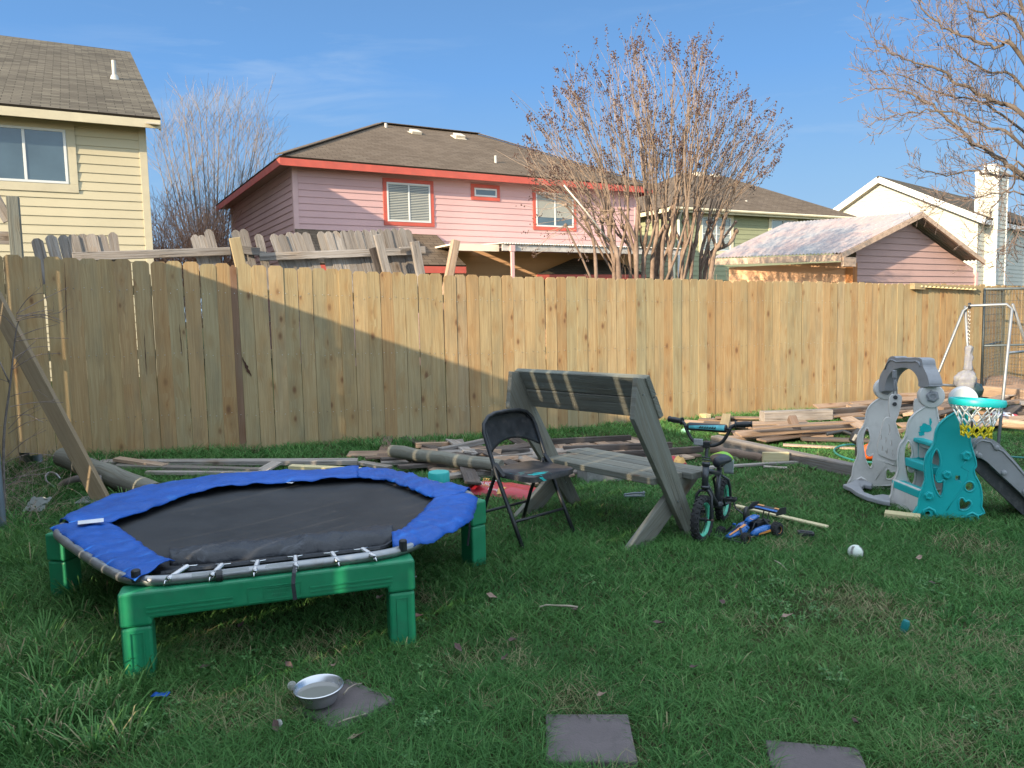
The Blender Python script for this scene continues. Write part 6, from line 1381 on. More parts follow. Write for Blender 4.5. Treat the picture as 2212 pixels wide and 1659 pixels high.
q=MB(); q.tube([S7(462,225,-.06),S7(462,285,-.06)],.018,8); q.tube([S7(678,270,-.13),S7(678,320,-.13)],.014,8); q.build('hook',M['p_dark'],sw_,bevel=.003)
# hose, engine tool behind the play set
q=MB(); q.tube(cat([tuple(gp(c2(1960,885),.05)),tuple(gp(c2(1840,888),.05)),tuple(gp(c2(1770,905),.04)),tuple(gp(c2(1735,935),.03)),tuple(gp(c2(1770,975),.02)),tuple(gp(c2(1880,1015),.02)),tuple(gp(c2(2050,1040),.02)),tuple(G(2010,1000,.02)),tuple(G(2120,985,.02)),tuple(G(2230,990,.02))],8,False),.010,8); o=q.build('garden_hose',plain('teal_hose',(.02,.16,.14),.4,0,.1,9),None,smooth=True); tag(o,'thin teal hose looping on the grass behind the play set','hose')
tl=thing('garden_blower','orange and black engine tool on the ground behind the left grey panel','garden tool',tuple(G(1880,1020)))
q=MB(); p=G(1874,1025,.0)+Vector((.28,.55,.10)); q.lathe([(0,-.09),(.05,-.08),(.075,-.03),(.08,.03),(.05,.08),(0,.09)],p,Vector((1,.3,.25)),18); auto_smooth(q.build('housing',plain('orange_plastic',(.62,.10,.015),.35,0,.1,9),tl),50)
q=MB(); p=G(1874,1025,.0)+Vector((.22,.70,.22)); q.lathe([(0,-.08),(.05,-.07),(.065,0),(.05,.07),(0,.08)],p,Vector((.6,.1,.8)),14); q.obox(p+Vector((.12,-.05,-.14)),Vector((.14,0,0)),Vector((0,.06,0)),UP*.05); q.tube([p,p+Vector((-.12,.05,.05)),p+Vector((-.28,.05,.02))],.018,8); q.build('engine',M['black_pl'],tl,bevel=.006)
# ================================================================ SWING FRAME
M['tubing']=plain('dull_galvanised_tube',(.24,.25,.26),.5,.6,.15,9)
sgs=thing('swing_frame','thin galvanised tubular swing frame behind the play set','swing set',tuple(G(2150,985)))
tA=atZ(2085,661,1.445); 
tA=atY(2085,661,8.3); tB=atY(2187,657,8.0); f1=G(1962,968); f2=G(2101,945); f3=G(2153,992); f4=tB+Vector((1.15,.9,-1.5))
q=MB(); q.tube([f1,tA-(tA-f1).normalized()*.06,tA+(tB-tA).normalized()*.05,tB-(tB-tA).normalized()*.05,tB-(tB-f3).normalized()*.06,f3],.015,12); q.build('frame_tube',M['tubing'],sgs,smooth=True)
for a,b in ((tA,f2),(tB,f4)): q=MB(); q.tube([a,b],.014,10); q.build('leg',M['tubing'],sgs,smooth=True)
q=MB(); q.tube([tA.lerp(f1,.56),tA.lerp(f2,.60)],.014,8); q.build('crossbar',M['steel'],sgs,smooth=True)
q=MB(); q.tube([tB.lerp(f3,.33),tB.lerp(f4,.34)],.014,8); q.build('crossbar',M['steel'],sgs,smooth=True)
q=MB(); q.tube([tA.lerp(tB,.07),tA.lerp(tB,.12)],.032,12); q.build('clamp',M['black_metal'],sgs)
# bundled swing hanging from it
YS=tA.lerp(tB,.10); bs=thing('bundled_swing','faded blue-grey cloth swing bundled up and hanging on a chain','swing',tuple(YS))
def hp(x,y): return atY(x,y,YS.y-.02)
q=MB(); ca,cb2=hp(2094,668),hp(2092,748); nlk=20
for i in range(nlk):
    c=ca.lerp(cb2,(i+.5)/nlk); d=(cb2-ca)/nlk; s_=Vector((1,0,0)) if i%2 else Vector((0,1,0)); q.tube([c+d*.62*math.cos(a*math.pi/4)+s_*.010*math.sin(a*math.pi/4) for a in range(8)],.0019,5,closed=True)
q.build('chain',M['steel'],bs)
M['cloth_g']=plain('faded_cloth',(.20,.20,.23),.9,0,.2,14,bump=.6,bscale=40,dirt=(.42,.42,.22),dirt_amt=.5)
def cloth(name,secs,mt,seed=0,n=18,sub=5):
    P=cat([ (s[0],s[1],0) for s in secs],sub,False); rr=cat([(s[2],s[3],0) for s in secs],sub,False); q=MB(); vs=[];uv=[]
    for j,(p,r_) in enumerate(zip(P,rr)):
        c=hp(p.x,p.y); k=YS.y/1661
        for i in range(n):
            a=2*math.pi*i/n; w_=1+.16*math.sin(a*5+j*.25+seed)+.12*MN.noise(Vector((a*2,j*.4,seed))); vs.append(c+Vector((r_.x*k*math.cos(a)*w_,r_.y*k*math.sin(a)*w_,0))); uv.append((i/n,j*.1,.5))
    m=len(P); q.add(vs,[(j*n+i,j*n+(i+1)%n,(j+1)*n+(i+1)%n,(j+1)*n+i) for j in range(m-1) for i in range(n)]+[tuple(range(n)),tuple((m-1)*n+i for i in range(n-1,-1,-1))],uv); return fixn(q.build(name,mt,bs,smooth=True))
cloth('wrapped_top',[(2093,746,4,4),(2093,752,8,8),(2092,765,7,7),(2093,772,8,8),(2092,785,7,7),(2092,796,9,9),(2092,800,8,8)],M['cloth_g'],2)
cloth('cloth_bundle',[(2091,799,8,8),(2088,808,17,14),(2086,820,22,18),(2086,835,20,17),(2088,848,15,14),(2086,862,22,15),(2085,874,24,14)],M['cloth_g'],5)
q=MB(); q.lathe([(0,-.10),(.06,-.085),(.095,-.03),(.10,.03),(.07,.085),(0,.10)],hp(2106,845)+Vector((-.01,.02,0)),Vector((.15,0,1)),18); fixn(q.build('seat_shell',plain('dark_green_plastic',(.012,.03,.035),.3),bs,smooth=True))
# ================================================================ WIRE KENNEL
kn=thing('wire_kennel','dark metal framed wire kennel at the right edge by the fence','kennel',tuple(G(2118,850)))
M['k_steel']=plain('dark_painted_steel',(.075,.095,.105),.45,.3,.15,9)
k0=G(2119,868); YK=k0.y; kd=Vector((1,.12,0)).normalized(); HK=CAMZ-(628-655)/1661*YK
def kpan(o,d,L_,name='panel',mids=(.32,.62)):
    q=MB(); z0=o.z; zt=HK+.02
    for s_ in (0,L_): q.tube([o+d*s_,Vector((o.x,o.y,zt))+d*s_],.020,10)
    for z in (z0+.06,zt): q.tube([Vector((o.x,o.y,z)),Vector((o.x,o.y,z))+d*L_],.020,10)
    q.tube([Vector((o.x,o.y,z0+(zt-z0)*.50)),Vector((o.x,o.y,z0+(zt-z0)*.50))+d*L_],.017,8)
    p=q.build(name,M['k_steel'],kn,smooth=True); q=MB(); s_=.05
    while s_<L_: q.tube([Vector((o.x,o.y,z0+.06))+d*s_,Vector((o.x,o.y,zt))+d*s_],.0022,4,cap=False); s_+=.052
    z=z0+.1
    while z<zt: q.tube([Vector((o.x,o.y,z)),Vector((o.x,o.y,z))+d*L_],.0022,4,cap=False); z+=.104 if z>z0+.7 else .052
    q.build('wire_mesh',M['k_steel'],p)
kpan(k0,kd,3.0); kpan(k0,Vector((.66,.75,0)),2.0)
# wooden frame behind the kennel and a dirt mound
q=MB(); a=G(2145,842); q.beam(a,a+UP*1.65,.12,.09,up=Vector((0,1,0))); fb=thing('timber_stand','brown timber frame with diagonal braces inside the wire kennel','frame',tuple(a)); q.build('post',M['brown_wood'],fb,bevel=.004)
for (z0_,z1_) in ((1.62,1.60),(.62,.70),(1.5,.95),(.60,.15)): q=MB(); q.beam(a+UP*z0_,a+Vector((1.6,.2,z1_)),.09,.045); q.build('brace',M['brown_wood'],fb)
q=MB(); c=G(2160,862,.0)
q.sheet(lambda u,v: Vector((c.x+(u-.5)*2.2,c.y+(v-.5)*1.4,float(gz(c.x,c.y))-.03+.40*max(0,math.cos((u-.5)*3.1)*math.cos((v-.5)*3.1))**1.2+.07*MN.noise(Vector((u*6,v*6,0))))),28,18)
o=q.build('dirt_mound',plain('reddish_soil',(.20,.13,.09),.95,0,.3,8,bump=1,bscale=40),None,smooth=True); tag(o,'low mound of reddish soil under the kennel','dirt mound'); 
# ================================================================ TREES
def rv(rng,s=1.0): return Vector((rng.gauss(0,s),rng.gauss(0,s),rng.gauss(0,s)))
def grow(mb,p,d,L_,r,lvl,rng,up=.08,spread=.6,kids=(3,5),ratio=.6,wob=.12,segs=5,n=4,tips=None,minr=.0025,t0=.25,flat=1.0,big=None):
    pts=[p.copy()]; rr=[r]; q=p.copy(); d=d.normalized(); ds=[d]
    for i in range(segs):
        d=(d+rv(rng,wob)+UP*up).normalized(); q=q+d*L_/segs; pts.append(q.copy()); rr.append(max(minr,r*(1-.75*(i+1)/segs))); ds.append(d)
    (big if (big is not None and r>.02) else mb).tube(pts,rr,6 if r>.03 else n,cap=False)
    if tips is not None and lvl==0: tips.append((pts[-1],ds[-1]))
    if lvl>0:
        for k in range(rng.randint(*kids)):
            t=rng.uniform(t0,1.0)*segs; i=min(segs-1,int(t)); pp=pts[i].lerp(pts[i+1],t-i); dd=ds[i+1]; o=dd.cross(rv(rng)).normalized()
            a=spread*rng.uniform(.6,1.3); nd=(dd*math.cos(a)+o*math.sin(a)); nd.y*=flat
            grow(mb,pp,nd,L_*ratio*rng.uniform(.7,1.2),max(minr,r*(1-.75*t/segs)*.62),lvl-1,rng,up,spread,kids,ratio,wob,max(3,segs-1),n if r>.01 else 3,tips,minr,t0,flat,big)
def bark(name,c,c2,sc=8): 
    m=NT(name); p=m.pos(); n=m.noise(p,sc,5,.7); c_=m.mix(m.mr(n,.35,.65),c,c2); m.bump(m.noise(p,sc*4,4),.6,.01); return m.out(c_,.9,spec=.2)
# ---- crape myrtle
M['cm_bark']=bark('crape_myrtle_bark',(.14,.095,.07),(.27,.195,.15),6); M['pods']=plain('dry_seed_pods',(.085,.045,.035),.85,0,.4,60)
rg=random.Random(31); YM=12.3
base=atY(1432,640,YM); bz_=float(gz(base.x,base.y))
cm=thing('crape_myrtle','large bare many-stemmed crape myrtle with dry seed clusters behind the fence','tree',(base.x,base.y,bz_))
tr_=MB(); sh_=MB(); kn_=[]
trk=[(1305,1265,470),(1330,1300,478),(1345,1322,455),(1362,1345,490),(1378,1380,450),(1392,1400,480),(1412,1418,455),(1428,1440,490),(1447,1455,450),(1465,1478,480),(1487,1510,455),(1505,1535,480),(1520,1565,470),(1355,1290,500),(1500,1590,500),(1408,1432,470),(1470,1500,465)]
for i,(xb,xk,yk) in enumerate(trk):
    dy=rg.uniform(-.45,.45); b=atY(xb,640,YM+dy*.6); b=Vector((b.x,b.y,bz_)); f=atY(xb+(xk-xb)*.35+rg.uniform(-6,6),560,YM+dy*.8); k=atY(xk,yk,YM+dy)
    pts=cat([tuple(b),tuple(b.lerp(f,.5)+rv(rg,.025)),tuple(f),tuple(f.lerp(k,.5)+rv(rg,.045)),tuple(k)],4,False); r0=rg.uniform(.030,.048)
    tr_.tube(pts,[r0*(1-.40*j/len(pts))*(1+.16*math.sin(j*1.9+i)) for j in range(len(pts))],9,cap=False)
    tr_.lathe([(0,-.05),(.042,-.02),(.045,.02),(.02,.05),(0,.06)],k,Vector((0,0,1)),8); kn_.append(k)
    # forks below the knuckle
    for _ in range(2):
        s_=pts[rg.randint(6,11)]; k2=atY(xk+rg.uniform(-45,45),yk+rg.uniform(-30,20),YM+dy+rg.uniform(-.4,.4)); tr_.tube([s_,s_.lerp(k2,.5)+Vector((0,0,-.03))+rv(rg,.02),k2],[r0*.62,r0*.5,r0*.42],7,cap=False); tr_.lathe([(0,-.03),(.03,-.01),(.03,.015),(0,.04)],k2,Vector((0,0,1)),6); kn_.append(k2)
poly=[(1140,300),(1170,245),(1205,180),(1290,150),(1345,120),(1372,82),(1402,140),(1450,98),(1500,98),(1528,115),(1540,185),(1590,205),(1625,235),(1662,245),(1672,330),(1660,390),(1620,430),(1200,440),(1150,380)]
def inpoly(x,y):
    c=False; n=len(poly)
    for i in range(n):
        (x1,y1),(x2,y2)=poly[i],poly[i-1]
        if (y1>y)!=(y2>y) and x<(x2-x1)*(y-y1)/(y2-y1)+x1: c=not c
    return c
pods=MB()
def pod(c,r_):
    v=[c+Vector(o)*r_ for o in ((1,0,0),(-1,0,0),(0,1,0),(0,-1,0),(0,0,1.2),(0,0,-1))]; pods.add(v,[(0,2,4),(2,1,4),(1,3,4),(3,0,4),(2,0,5),(1,2,5),(3,1,5),(0,3,5)],[(0,0,.5)]*6)
def panicle(p,d,sz,nn):
    for i in range(nn):
        t=rg.random(); o=rv(rg).normalized(); q=p+d*(t-.35)*sz+o*sz*.42*(1-t*.55)*rg.uniform(.3,1); b=p+d*(t-.5)*sz*.9
        if rg.random()<.5: sh_.tube([b,q],[.0022,.0018],3,cap=False)
        pod(q,rg.uniform(.008,.0135))
npan=0
edge=[]
for i in range(len(poly)):
    (x1,y1),(x2,y2)=poly[i],poly[(i+1)%len(poly)]
    for k in range(3): 
        t=rg.random(); x=x1+(x2-x1)*t+rg.uniform(-6,10); y=y1+(y2-y1)*t+rg.uniform(-4,14)
        if y<400: edge.append((x,y))
cand=edge[:]
while len(cand)<235:
    x=rg.uniform(1120,1690); y=rg.uniform(60,430)
    if inpoly(x,y): cand.append((x,y))
for x,y in cand:
    dep=rg.uniform(-1.0,1.0); tip=atY(x,y,YM+dep); 
    # nearest knuckle along the fan
    kx=1432+(x-1432)*.55
    ks=sorted(kn_,key=lambda k: abs(k.x-((kx-1106)/1661*YM))+.45*abs(k.y-(YM+dep*.4))+rg.random()*.35); k=ks[0]
    L_=(tip-k).length
    if L_<.35: continue
    m1=k.lerp(tip,.35)+Vector((0,0,.05*L_))+Vector(((tip.x-k.x)*-.08,0,0))+rv(rg,.02*L_); m2=k.lerp(tip,.7)+Vector((0,0,.04*L_))+rv(rg,.02*L_)
    pts=cat([tuple(k),tuple(m1),tuple(m2),tuple(tip)],4,False); r0=.0055+.003*min(3,L_)/2
    sh_.tube(pts,[max(.003,r0*(1-.7*j/len(pts))) for j in range(len(pts))],4,cap=False)
    d=(pts[-1]-pts[-3]).normalized()
    if rg.random()<.86: panicle(tip,d,rg.uniform(.16,.30),rg.randint(14,30))
    for _ in range(rg.randint(2,5)):
        j=rg.randint(4,len(pts)-2); dd=(pts[j+1]-pts[j]).normalized(); o=dd.cross(rv(rg)).normalized(); nd=(dd*.85+o*.5+UP*.25).normalized(); ln=rg.uniform(.25,.75)
        e_=pts[j]+nd*ln; mid=pts[j]+nd*ln*.5-UP*.01; sh_.tube([pts[j],mid,e_],[.004,.0035,.002],3,cap=False)
        if rg.random()<.55: panicle(e_,nd,rg.uniform(.10,.2),rg.randint(6,14))
for _ in range(26):   # low side twigs on the left with a few pods
    k=rg.choice(kn_[:8]); e_=atY(rg.uniform(1105,1290),rg.uniform(380,560),YM+rg.uniform(-1,.8)); sh_.tube(cat([tuple(k),tuple(k.lerp(e_,.5)+rv(rg,.06)+UP*.08),tuple(e_)],4,False),[.006,.0055,.005,.005,.004,.004,.003,.003,.002],3,cap=False); panicle(e_,(e_-k).normalized(),.15,rg.randint(4,9))
for xb in range(1300,1570,9):   # suckers low in the clump
    b=atY(xb,600,YM+rg.uniform(-.5,.5)); grow(sh_,Vector((b.x,b.y,bz_+1.0)),Vector((rg.uniform(-.3,.3),0,1)),rg.uniform(.5,1.1),.006,1,rg,spread=.5,kids=(2,3))
tr_.build('trunk',M['cm_bark'],cm,smooth=True); sh_.build('crown',bark('crape_myrtle_twigs',(.17,.12,.09),(.31,.235,.18)),cm); pods.build('seed_pods',M['pods'],cm)
# bleached stick leaning in it
q=MB(); a=atY(1218,400,YM-.6); b=atY(1315,520,YM-.3); q.tube([a,a.lerp(b,.5)+UP*.02,b],[.010,.012,.014],7); tag(q.build('bleached_branch',plain('bleached_wood',(.62,.58,.50),.8,0,.1,30),None,smooth=True,origin=b),'pale bleached branch leaning across the pink house window','branch')
# ---- right bare tree
def k4(x,y): return ((2700+x/1.382)/1.8228,y/1.382/1.8228)
rt_=random.Random(77); b=atY(2560,640,12.5); b.z=float(gz(b.x,b.y))
rtree=thing('bare_tree','spreading bare tree whose twiggy branches reach in from the right edge','tree',tuple(b))
tk=MB(); tw=MB(); hub=atY(2420,520,12.4); tk.tube([b,b.lerp(hub,.5)+Vector((.1,0,0)),hub],[.2,.16,.12],12,cap=False)
limbs=[([(1841,960),(1720,870),(1560,770),(1440,660),(1300,560),(1180,500),(1060,480),(940,490)],.075,0),([(1841,640),(1700,560),(1520,470),(1350,370),(1200,330),(1050,270),(955,205)],.07,.5),([(1841,330),(1700,250),(1500,200),(1370,130),(1250,20),(1210,-60)],.06,-.5),([(1841,800),(1650,690),(1450,610),(1250,610),(1080,640),(930,690)],.045,-.7),([(1841,70),(1740,-10),(1600,-120)],.06,.2),([(1841,985),(1700,962),(1560,930),(1420,950),(1280,930),(1180,900)],.05,.7),([(1841,900),(1780,1000),(1680,1120),(1610,1250),(1560,1300)],.035,-.4),([(1841,480),(1660,400),(1480,300),(1400,180),(1380,60)],.045,.9),([(1841,200),(1650,90),(1500,10),(1450,-80)],.05,-.2),([(1841,1060),(1700,1060),(1520,1080),(1350,1120),(1250,1150)],.028,.3),([(1841,720),(1600,560),(1400,520),(1200,430),(1000,390),(890,385)],.040,1.0),([(1841,1250),(1780,1300),(1700,1380),(1720,1450)],.018,0),([(1841,1120),(1800,1250),(1760,1380)],.02,.6)]
for px_,r0,dd in limbs:
    P=[hub+Vector((rt_.uniform(-.1,.1),0,rt_.uniform(-.2,.2)))]+[atY(k4(x,y)[0]+max(0,(1400-x)*.05),k4(x,y)[1],12.2+dd+.12*i) for i,(x,y) in enumerate(px_)]
    pts=cat([tuple(p) for p in P],5,False); m_=len(pts); rr=[max(.005,r0*.66*(1-.90*(j/m_)**.75)) for j in range(m_)]
    pts=[p+rv(rt_,.016) for p in pts]
    (tk).tube(pts,rr,8,cap=False)
    ln=0; nxt=.1
    for j in range(5,m_-1):
        seg=(pts[j+1]-pts[j]); sl_l=seg.length; ln+=sl_l
        while ln>nxt:
            nxt+=rt_.uniform(.035,.07); d=seg.normalized(); o=d.cross(rv(rt_)).normalized(); a=rt_.uniform(.5,1.1); nd=d*math.cos(a)+o*math.sin(a); fr_=j/m_
            grow(tw,pts[j].lerp(pts[j+1],rt_.random()),nd,rt_.uniform(.30,.80)*(1.15-.65*fr_),max(.0045,rr[j]*.33),1 if rt_.random()<.55 else 2,rt_,up=.10,spread=.6,kids=(2,3),ratio=.55,wob=.15,segs=5,n=3,minr=.0038)
M['rt_bark']=bark('bare_tree_bark',(.07,.055,.045),(.15,.12,.098),10)
tk.build('trunk',M['rt_bark'],rtree,smooth=True); tw.build('crown',bark('bare_tree_twigs',(.10,.07,.058),(.21,.16,.135)),rtree)
# ---- far bare tree between the houses and brown shrub under it
rf_=random.Random(5); b=atY(455,600,27.0); b.z=0.0
ft=thing('bare_tree','pale grey bare tree with upswept branches between the yellow and pink houses','tree',tuple(b)); tk=MB(); tw=MB(); o0=b+UP*1.5; tk.tube([b,o0],[.2,.16],8,cap=False)
for i in range(22):
    x=322+280*(i+.5)/22+rf_.uniform(-8,8); yt=245+65*((x-455)/140)**2+rf_.uniform(-12,25); 
    tip=atY(x,yt,27+rf_.uniform(-1.5,1.5)); m1=o0.lerp(tip,.45)+Vector(((tip.x-o0.x)*.06,0,-.05)); pts=cat([tuple(o0+rv(rf_,.1)),tuple(m1),tuple(tip)],6,False); n_=len(pts)
    tk.tube(pts,[max(.006,.040*(1-.88*j/n_)) for j in range(n_)],5,cap=False)
    for j in range(2,n_-1):
        for _ in range(3):
            d=(pts[j+1]-pts[j]).normalized(); o=d.cross(rv(rf_)).normalized(); grow(tw,pts[j].lerp(pts[j+1],rf_.random()),(d*.85+o*.5),rf_.uniform(.7,1.3),.007,1,rf_,up=.10,spread=.5,kids=(3,5),ratio=.55,wob=.09,segs=3,n=3,minr=.0035)
tk.build('trunk',bark('pale_bark',(.15,.12,.10),(.26,.22,.19),5),ft); tw.build('crown',bark('pale_twigs',(.17,.135,.11),(.29,.24,.20),5),ft)
b=atY(420,600,25.0); b.z=0; bu=thing('brown_shrub','dense russet brown bare shrub below the pale grey tree','shrub',tuple(b)); tw=MB()
for i in range(170):
    x=rf_.uniform(325,500); s_=atY(x,600,25+rf_.uniform(-1,1)); s_.z=1.2; grow(tw,s_,Vector((rf_.uniform(-.35,.35),rf_.uniform(-.2,.2),1)),rf_.uniform(2.4,3.7)*(1-.25*abs(x-420)/90),.016,2,rf_,up=.05,spread=.5,kids=(3,5),ratio=.45,wob=.14,segs=4,n=3,minr=.006)
tw.build('crown',bark('russet_twigs',(.36,.21,.14),(.52,.34,.25),7),bu)
# ---- sapling at the left edge
rs_=random.Random(8); b=G(10,1120); sp_=thing('bare_sapling','thin bare sapling with fine side twigs beside the metal pole','sapling',tuple(b)); q=MB(); q2=MB()
pts=[b,atY(8,950,b.y+.05),atY(22,830,b.y+.08),atY(34,720,b.y+.1),atY(42,690,b.y+.1)]; q.tube(cat([tuple(p) for p in pts],4,False),[.012-.0006*i for i in range(17)],6)
q.tube([pts[2],atY(8,800,b.y+.1),atY(-10,760,b.y+.2)],[.006,.005,.004],5)
q.build('trunk',bark('sapling_bark',(.12,.10,.09),(.20,.17,.15),20),sp_,smooth=True)
for i in range(26):
    t=rs_.uniform(0,1); y=640+430*t; x=38-30*t; s_=atY(x,y,b.y+.08); e_=atY(x+rs_.uniform(40,120)*(1 if rs_.random()<.8 else -1),y+rs_.uniform(-70,20),b.y+rs_.uniform(-.1,.4)); mid=s_.lerp(e_,.5)+UP*rs_.uniform(0,.05); q2.tube(cat([tuple(s_),tuple(mid),tuple(e_)],4,False),[.0028]*5+[.002]*4,3,cap=False)
    if rs_.random()<.5: grow(q2,mid,(e_-s_),.15,.0018,1,rs_,spread=.8,kids=(1,2),segs=3,n=3,minr=.0012)
q2.build('crown',bark('sapling_twigs',(.13,.10,.09),(.24,.19,.17),20),sp_)
# dry weeds round the pole
q=MB(); rw=random.Random(14)
for i in range(190):
    b=G(rw.uniform(-40,110),rw.uniform(1000,1150)); d=Vector((rw.uniform(-.7,.9),rw.uniform(-.4,.4),rw.uniform(.25,.9))).normalized(); grow(q,b,d,rw.uniform(.12,.38),.0018,1 if i%3==0 else 0,rw,up=-.06,spread=.7,kids=(1,3),segs=4,n=3,minr=.0010)
tag(q.build('dry_weeds',plain('dry_weed_stems',(.30,.23,.17),.9,0,.3,30),None),'tangle of dry brown weeds around the metal pole','weeds',None,'stuff')

# ================================================================ GRASS
rngn=np.random.default_rng(5)
def vnoise(x,y,s,seed):
    g_=np.random.default_rng(seed).random((256,256)); xi=x/s+1000; yi=y/s+1000; x0=np.floor(xi).astype(int); y0=np.floor(yi).astype(int); fx=xi-x0; fy=yi-y0; fx=fx*fx*(3-2*fx); fy=fy*fy*(3-2*fy)
    a=g_[x0%256,y0%256]; b=g_[(x0+1)%256,y0%256]; c=g_[x0%256,(y0+1)%256]; d=g_[(x0+1)%256,(y0+1)%256]
    return (a*(1-fx)+b*fx)*(1-fy)+(c*(1-fx)+d*fx)*fy
def ground_z(x,y):
    fr=np.where((y>1.5)&(y<14),(.012*np.sin(x*2.1+y*1.3)+.010*np.sin(x*.9-y*2.7))*.6,0); return gz(x,y)+fr-.004
BANDS=[(1.7,3.3,17000,.0030,1.0),(3.3,4.8,10000,.0038,1.0),(4.8,6.8,6000,.0048,1.0),(6.8,9.2,3400,.0064,1.0),(9.2,14.5,1800,.0080,1.0)]
VS=[];TN=[];nb=0
segs=4
allx=[];ally=[];allw=[]
for y0,y1,den,wd,hs in BANDS:
    hw=.95*y1+1.2; n=int(den*(y1-y0)*hw*2); x=rngn.uniform(-hw,hw,n); y=rngn.uniform(y0,y1,n)
    k=(np.abs(x)<.88*y+1.1)&(y<8.95+.49*x-.03); x=x[k];y=y[k]
    dn=vnoise(x,y,.22,3)*.5+vnoise(x,y,.07,4)*.5; k=rngn.random(len(x))<np.clip(.30+dn*1.2,0,1); x=x[k];y=y[k]
    allx.append(x);ally.append(y);allw.append(np.full(len(x),wd))
X=np.concatenate(allx);Y=np.concatenate(ally);W=np.concatenate(allw)
keep=np.ones(len(X),bool); near=np.zeros(len(X))
for (sx0,sy0,sr) in ((690,1408,.22),(1250,1512,.20),(1005,1425,.16),(480,1395,.25),(1320,1640,.14),(1850,1300,.3),(900,1300,.2),(2100,1180,.3)):
    g_=G(sx0,sy0); near=np.maximum(near,np.clip(1-np.hypot(X-g_.x,(Y-g_.y))/sr,0,1))
keep&=rngn.random(len(X))>near*.55
for (px_,py_,an) in PV:
    c,s_=math.cos(R(an)),math.sin(R(an)); u=(X-px_)*c+(Y-py_)*s_; v=-(X-px_)*s_+(Y-py_)*c
    wob=.012*np.sin(u*40)+.010*np.sin(v*55); m_=np.maximum(np.abs(u),np.abs(v)); lim=.143 if an>-20 else .115
    keep&=~(m_+wob<lim)
low=np.zeros(len(X),bool)
for p0,p1,w_ in LUM:
    ax,ay,bx,by=p0.x,p0.y,p1.x,p1.y; L2=(bx-ax)**2+(by-ay)**2+1e-9; t=np.clip(((X-ax)*(bx-ax)+(Y-ay)*(by-ay))/L2,0,1); d=np.hypot(X-ax-t*(bx-ax),Y-ay-t*(by-ay)); low|=d<w_*.5
X0=(X-.0); bw=G(690,1512); keep&=~(np.hypot(X-bw.x,Y-bw.y)<.065)
X=X[keep];Y=Y[keep];W=W[keep];low=low[keep];near=near[keep]; N=len(X)
big=vnoise(X,Y,1.1,11); mid=vnoise(X,Y,.35,12); sml=vnoise(X,Y,.12,13)
left=sm(-.6,-2.6,X)*1.0; fb_=sm(.9,.15,(8.95+.49*X-Y)/1.11)
hgt=(.024+.024*mid+.018*sml)*(.75+.5*big)+left*.035*(mid+.3)+fb_*.05*sml
hgt*=rngn.uniform(.55,1.35,N); hgt[low]*=.35
hgt*=np.where(Y>6.5,.85,1)
zone=np.clip((Y-1.7)/1.5,0,1); hgt*=1.05+.25*(1-zone)
ang=rngn.uniform(0,2*np.pi,N)+(vnoise(X,Y,.25,21)*5); lean=rngn.uniform(.25,1.25,N); cur=rngn.uniform(.4,1.5,N)
wid=W*rngn.uniform(.6,1.25,N)*.5
dx,dy=np.cos(ang),np.sin(ang); fa_=rngn.uniform(0,2*np.pi,N); sx_,sy_=np.cos(fa_),np.sin(fa_)
Z=ground_z(X,Y)
V_=np.zeros((N,7,3),np.float32); 
for i,(t,wf) in enumerate(((0,1.0),(.38,.95),(.72,.65),(1.0,0))):
    hor=hgt*(lean*.55*t+cur*.75*t*t); ver=hgt*(t-.30*cur*t*t)
    cx=X+dx*hor; cy=Y+dy*hor; cz_=Z+ver
    if i<3:
        V_[:,2*i,0]=cx-sx_*wid*wf; V_[:,2*i,1]=cy-sy_*wid*wf; V_[:,2*i,2]=cz_; V_[:,2*i+1,0]=cx+sx_*wid*wf; V_[:,2*i+1,1]=cy+sy_*wid*wf; V_[:,2*i+1,2]=cz_
    else: V_[:,6,0]=cx;V_[:,6,1]=cy;V_[:,6,2]=cz_
tone=np.clip(rngn.normal(.45,.20,N)+(.5-big)*.35+(mid-.5)*.25,0,.93)
dry=vnoise(X,Y,.45,31)*.6+vnoise(X,Y,.16,32)*.4; isdry=(rngn.random(N)<np.clip(np.where(dry>.71,.30,.018)+near*.55,0,.8)); tone=np.where(isdry,rngn.uniform(.95,1.0,N),tone)
tt=np.repeat(tone,7)
hh=np.tile(np.array([0,0,.38,.38,.72,.72,1.0]),N)
me=bpy.data.meshes.new('grass'); nv=N*7; me.vertices.add(nv); me.vertices.foreach_set('co',V_.ravel())
b_=np.arange(N)*7
quads=np.stack([np.stack([b_,b_+1,b_+3,b_+2],1),np.stack([b_+2,b_+3,b_+5,b_+4],1)],1).reshape(N,8); tris=np.stack([b_+4,b_+5,b_+6],1)
loops=np.concatenate([quads,tris],1).ravel().astype(np.int32)
starts=(np.arange(N)[:,None]*11+np.array([0,4,8])[None,:]).ravel().astype(np.int32); tot=np.tile(np.array([4,4,3]),N).astype(np.int32)
me.loops.add(len(loops)); me.loops.foreach_set('vertex_index',loops); me.polygons.add(len(starts)); me.polygons.foreach_set('loop_start',starts); me.polygons.foreach_set('loop_total',tot)
me.update(calc_edges=True); at=me.attributes.new('uvw','FLOAT_VECTOR','POINT'); at.data.foreach_set('vector',np.stack([hh,tt*0,tt],1).astype(np.float32).ravel())
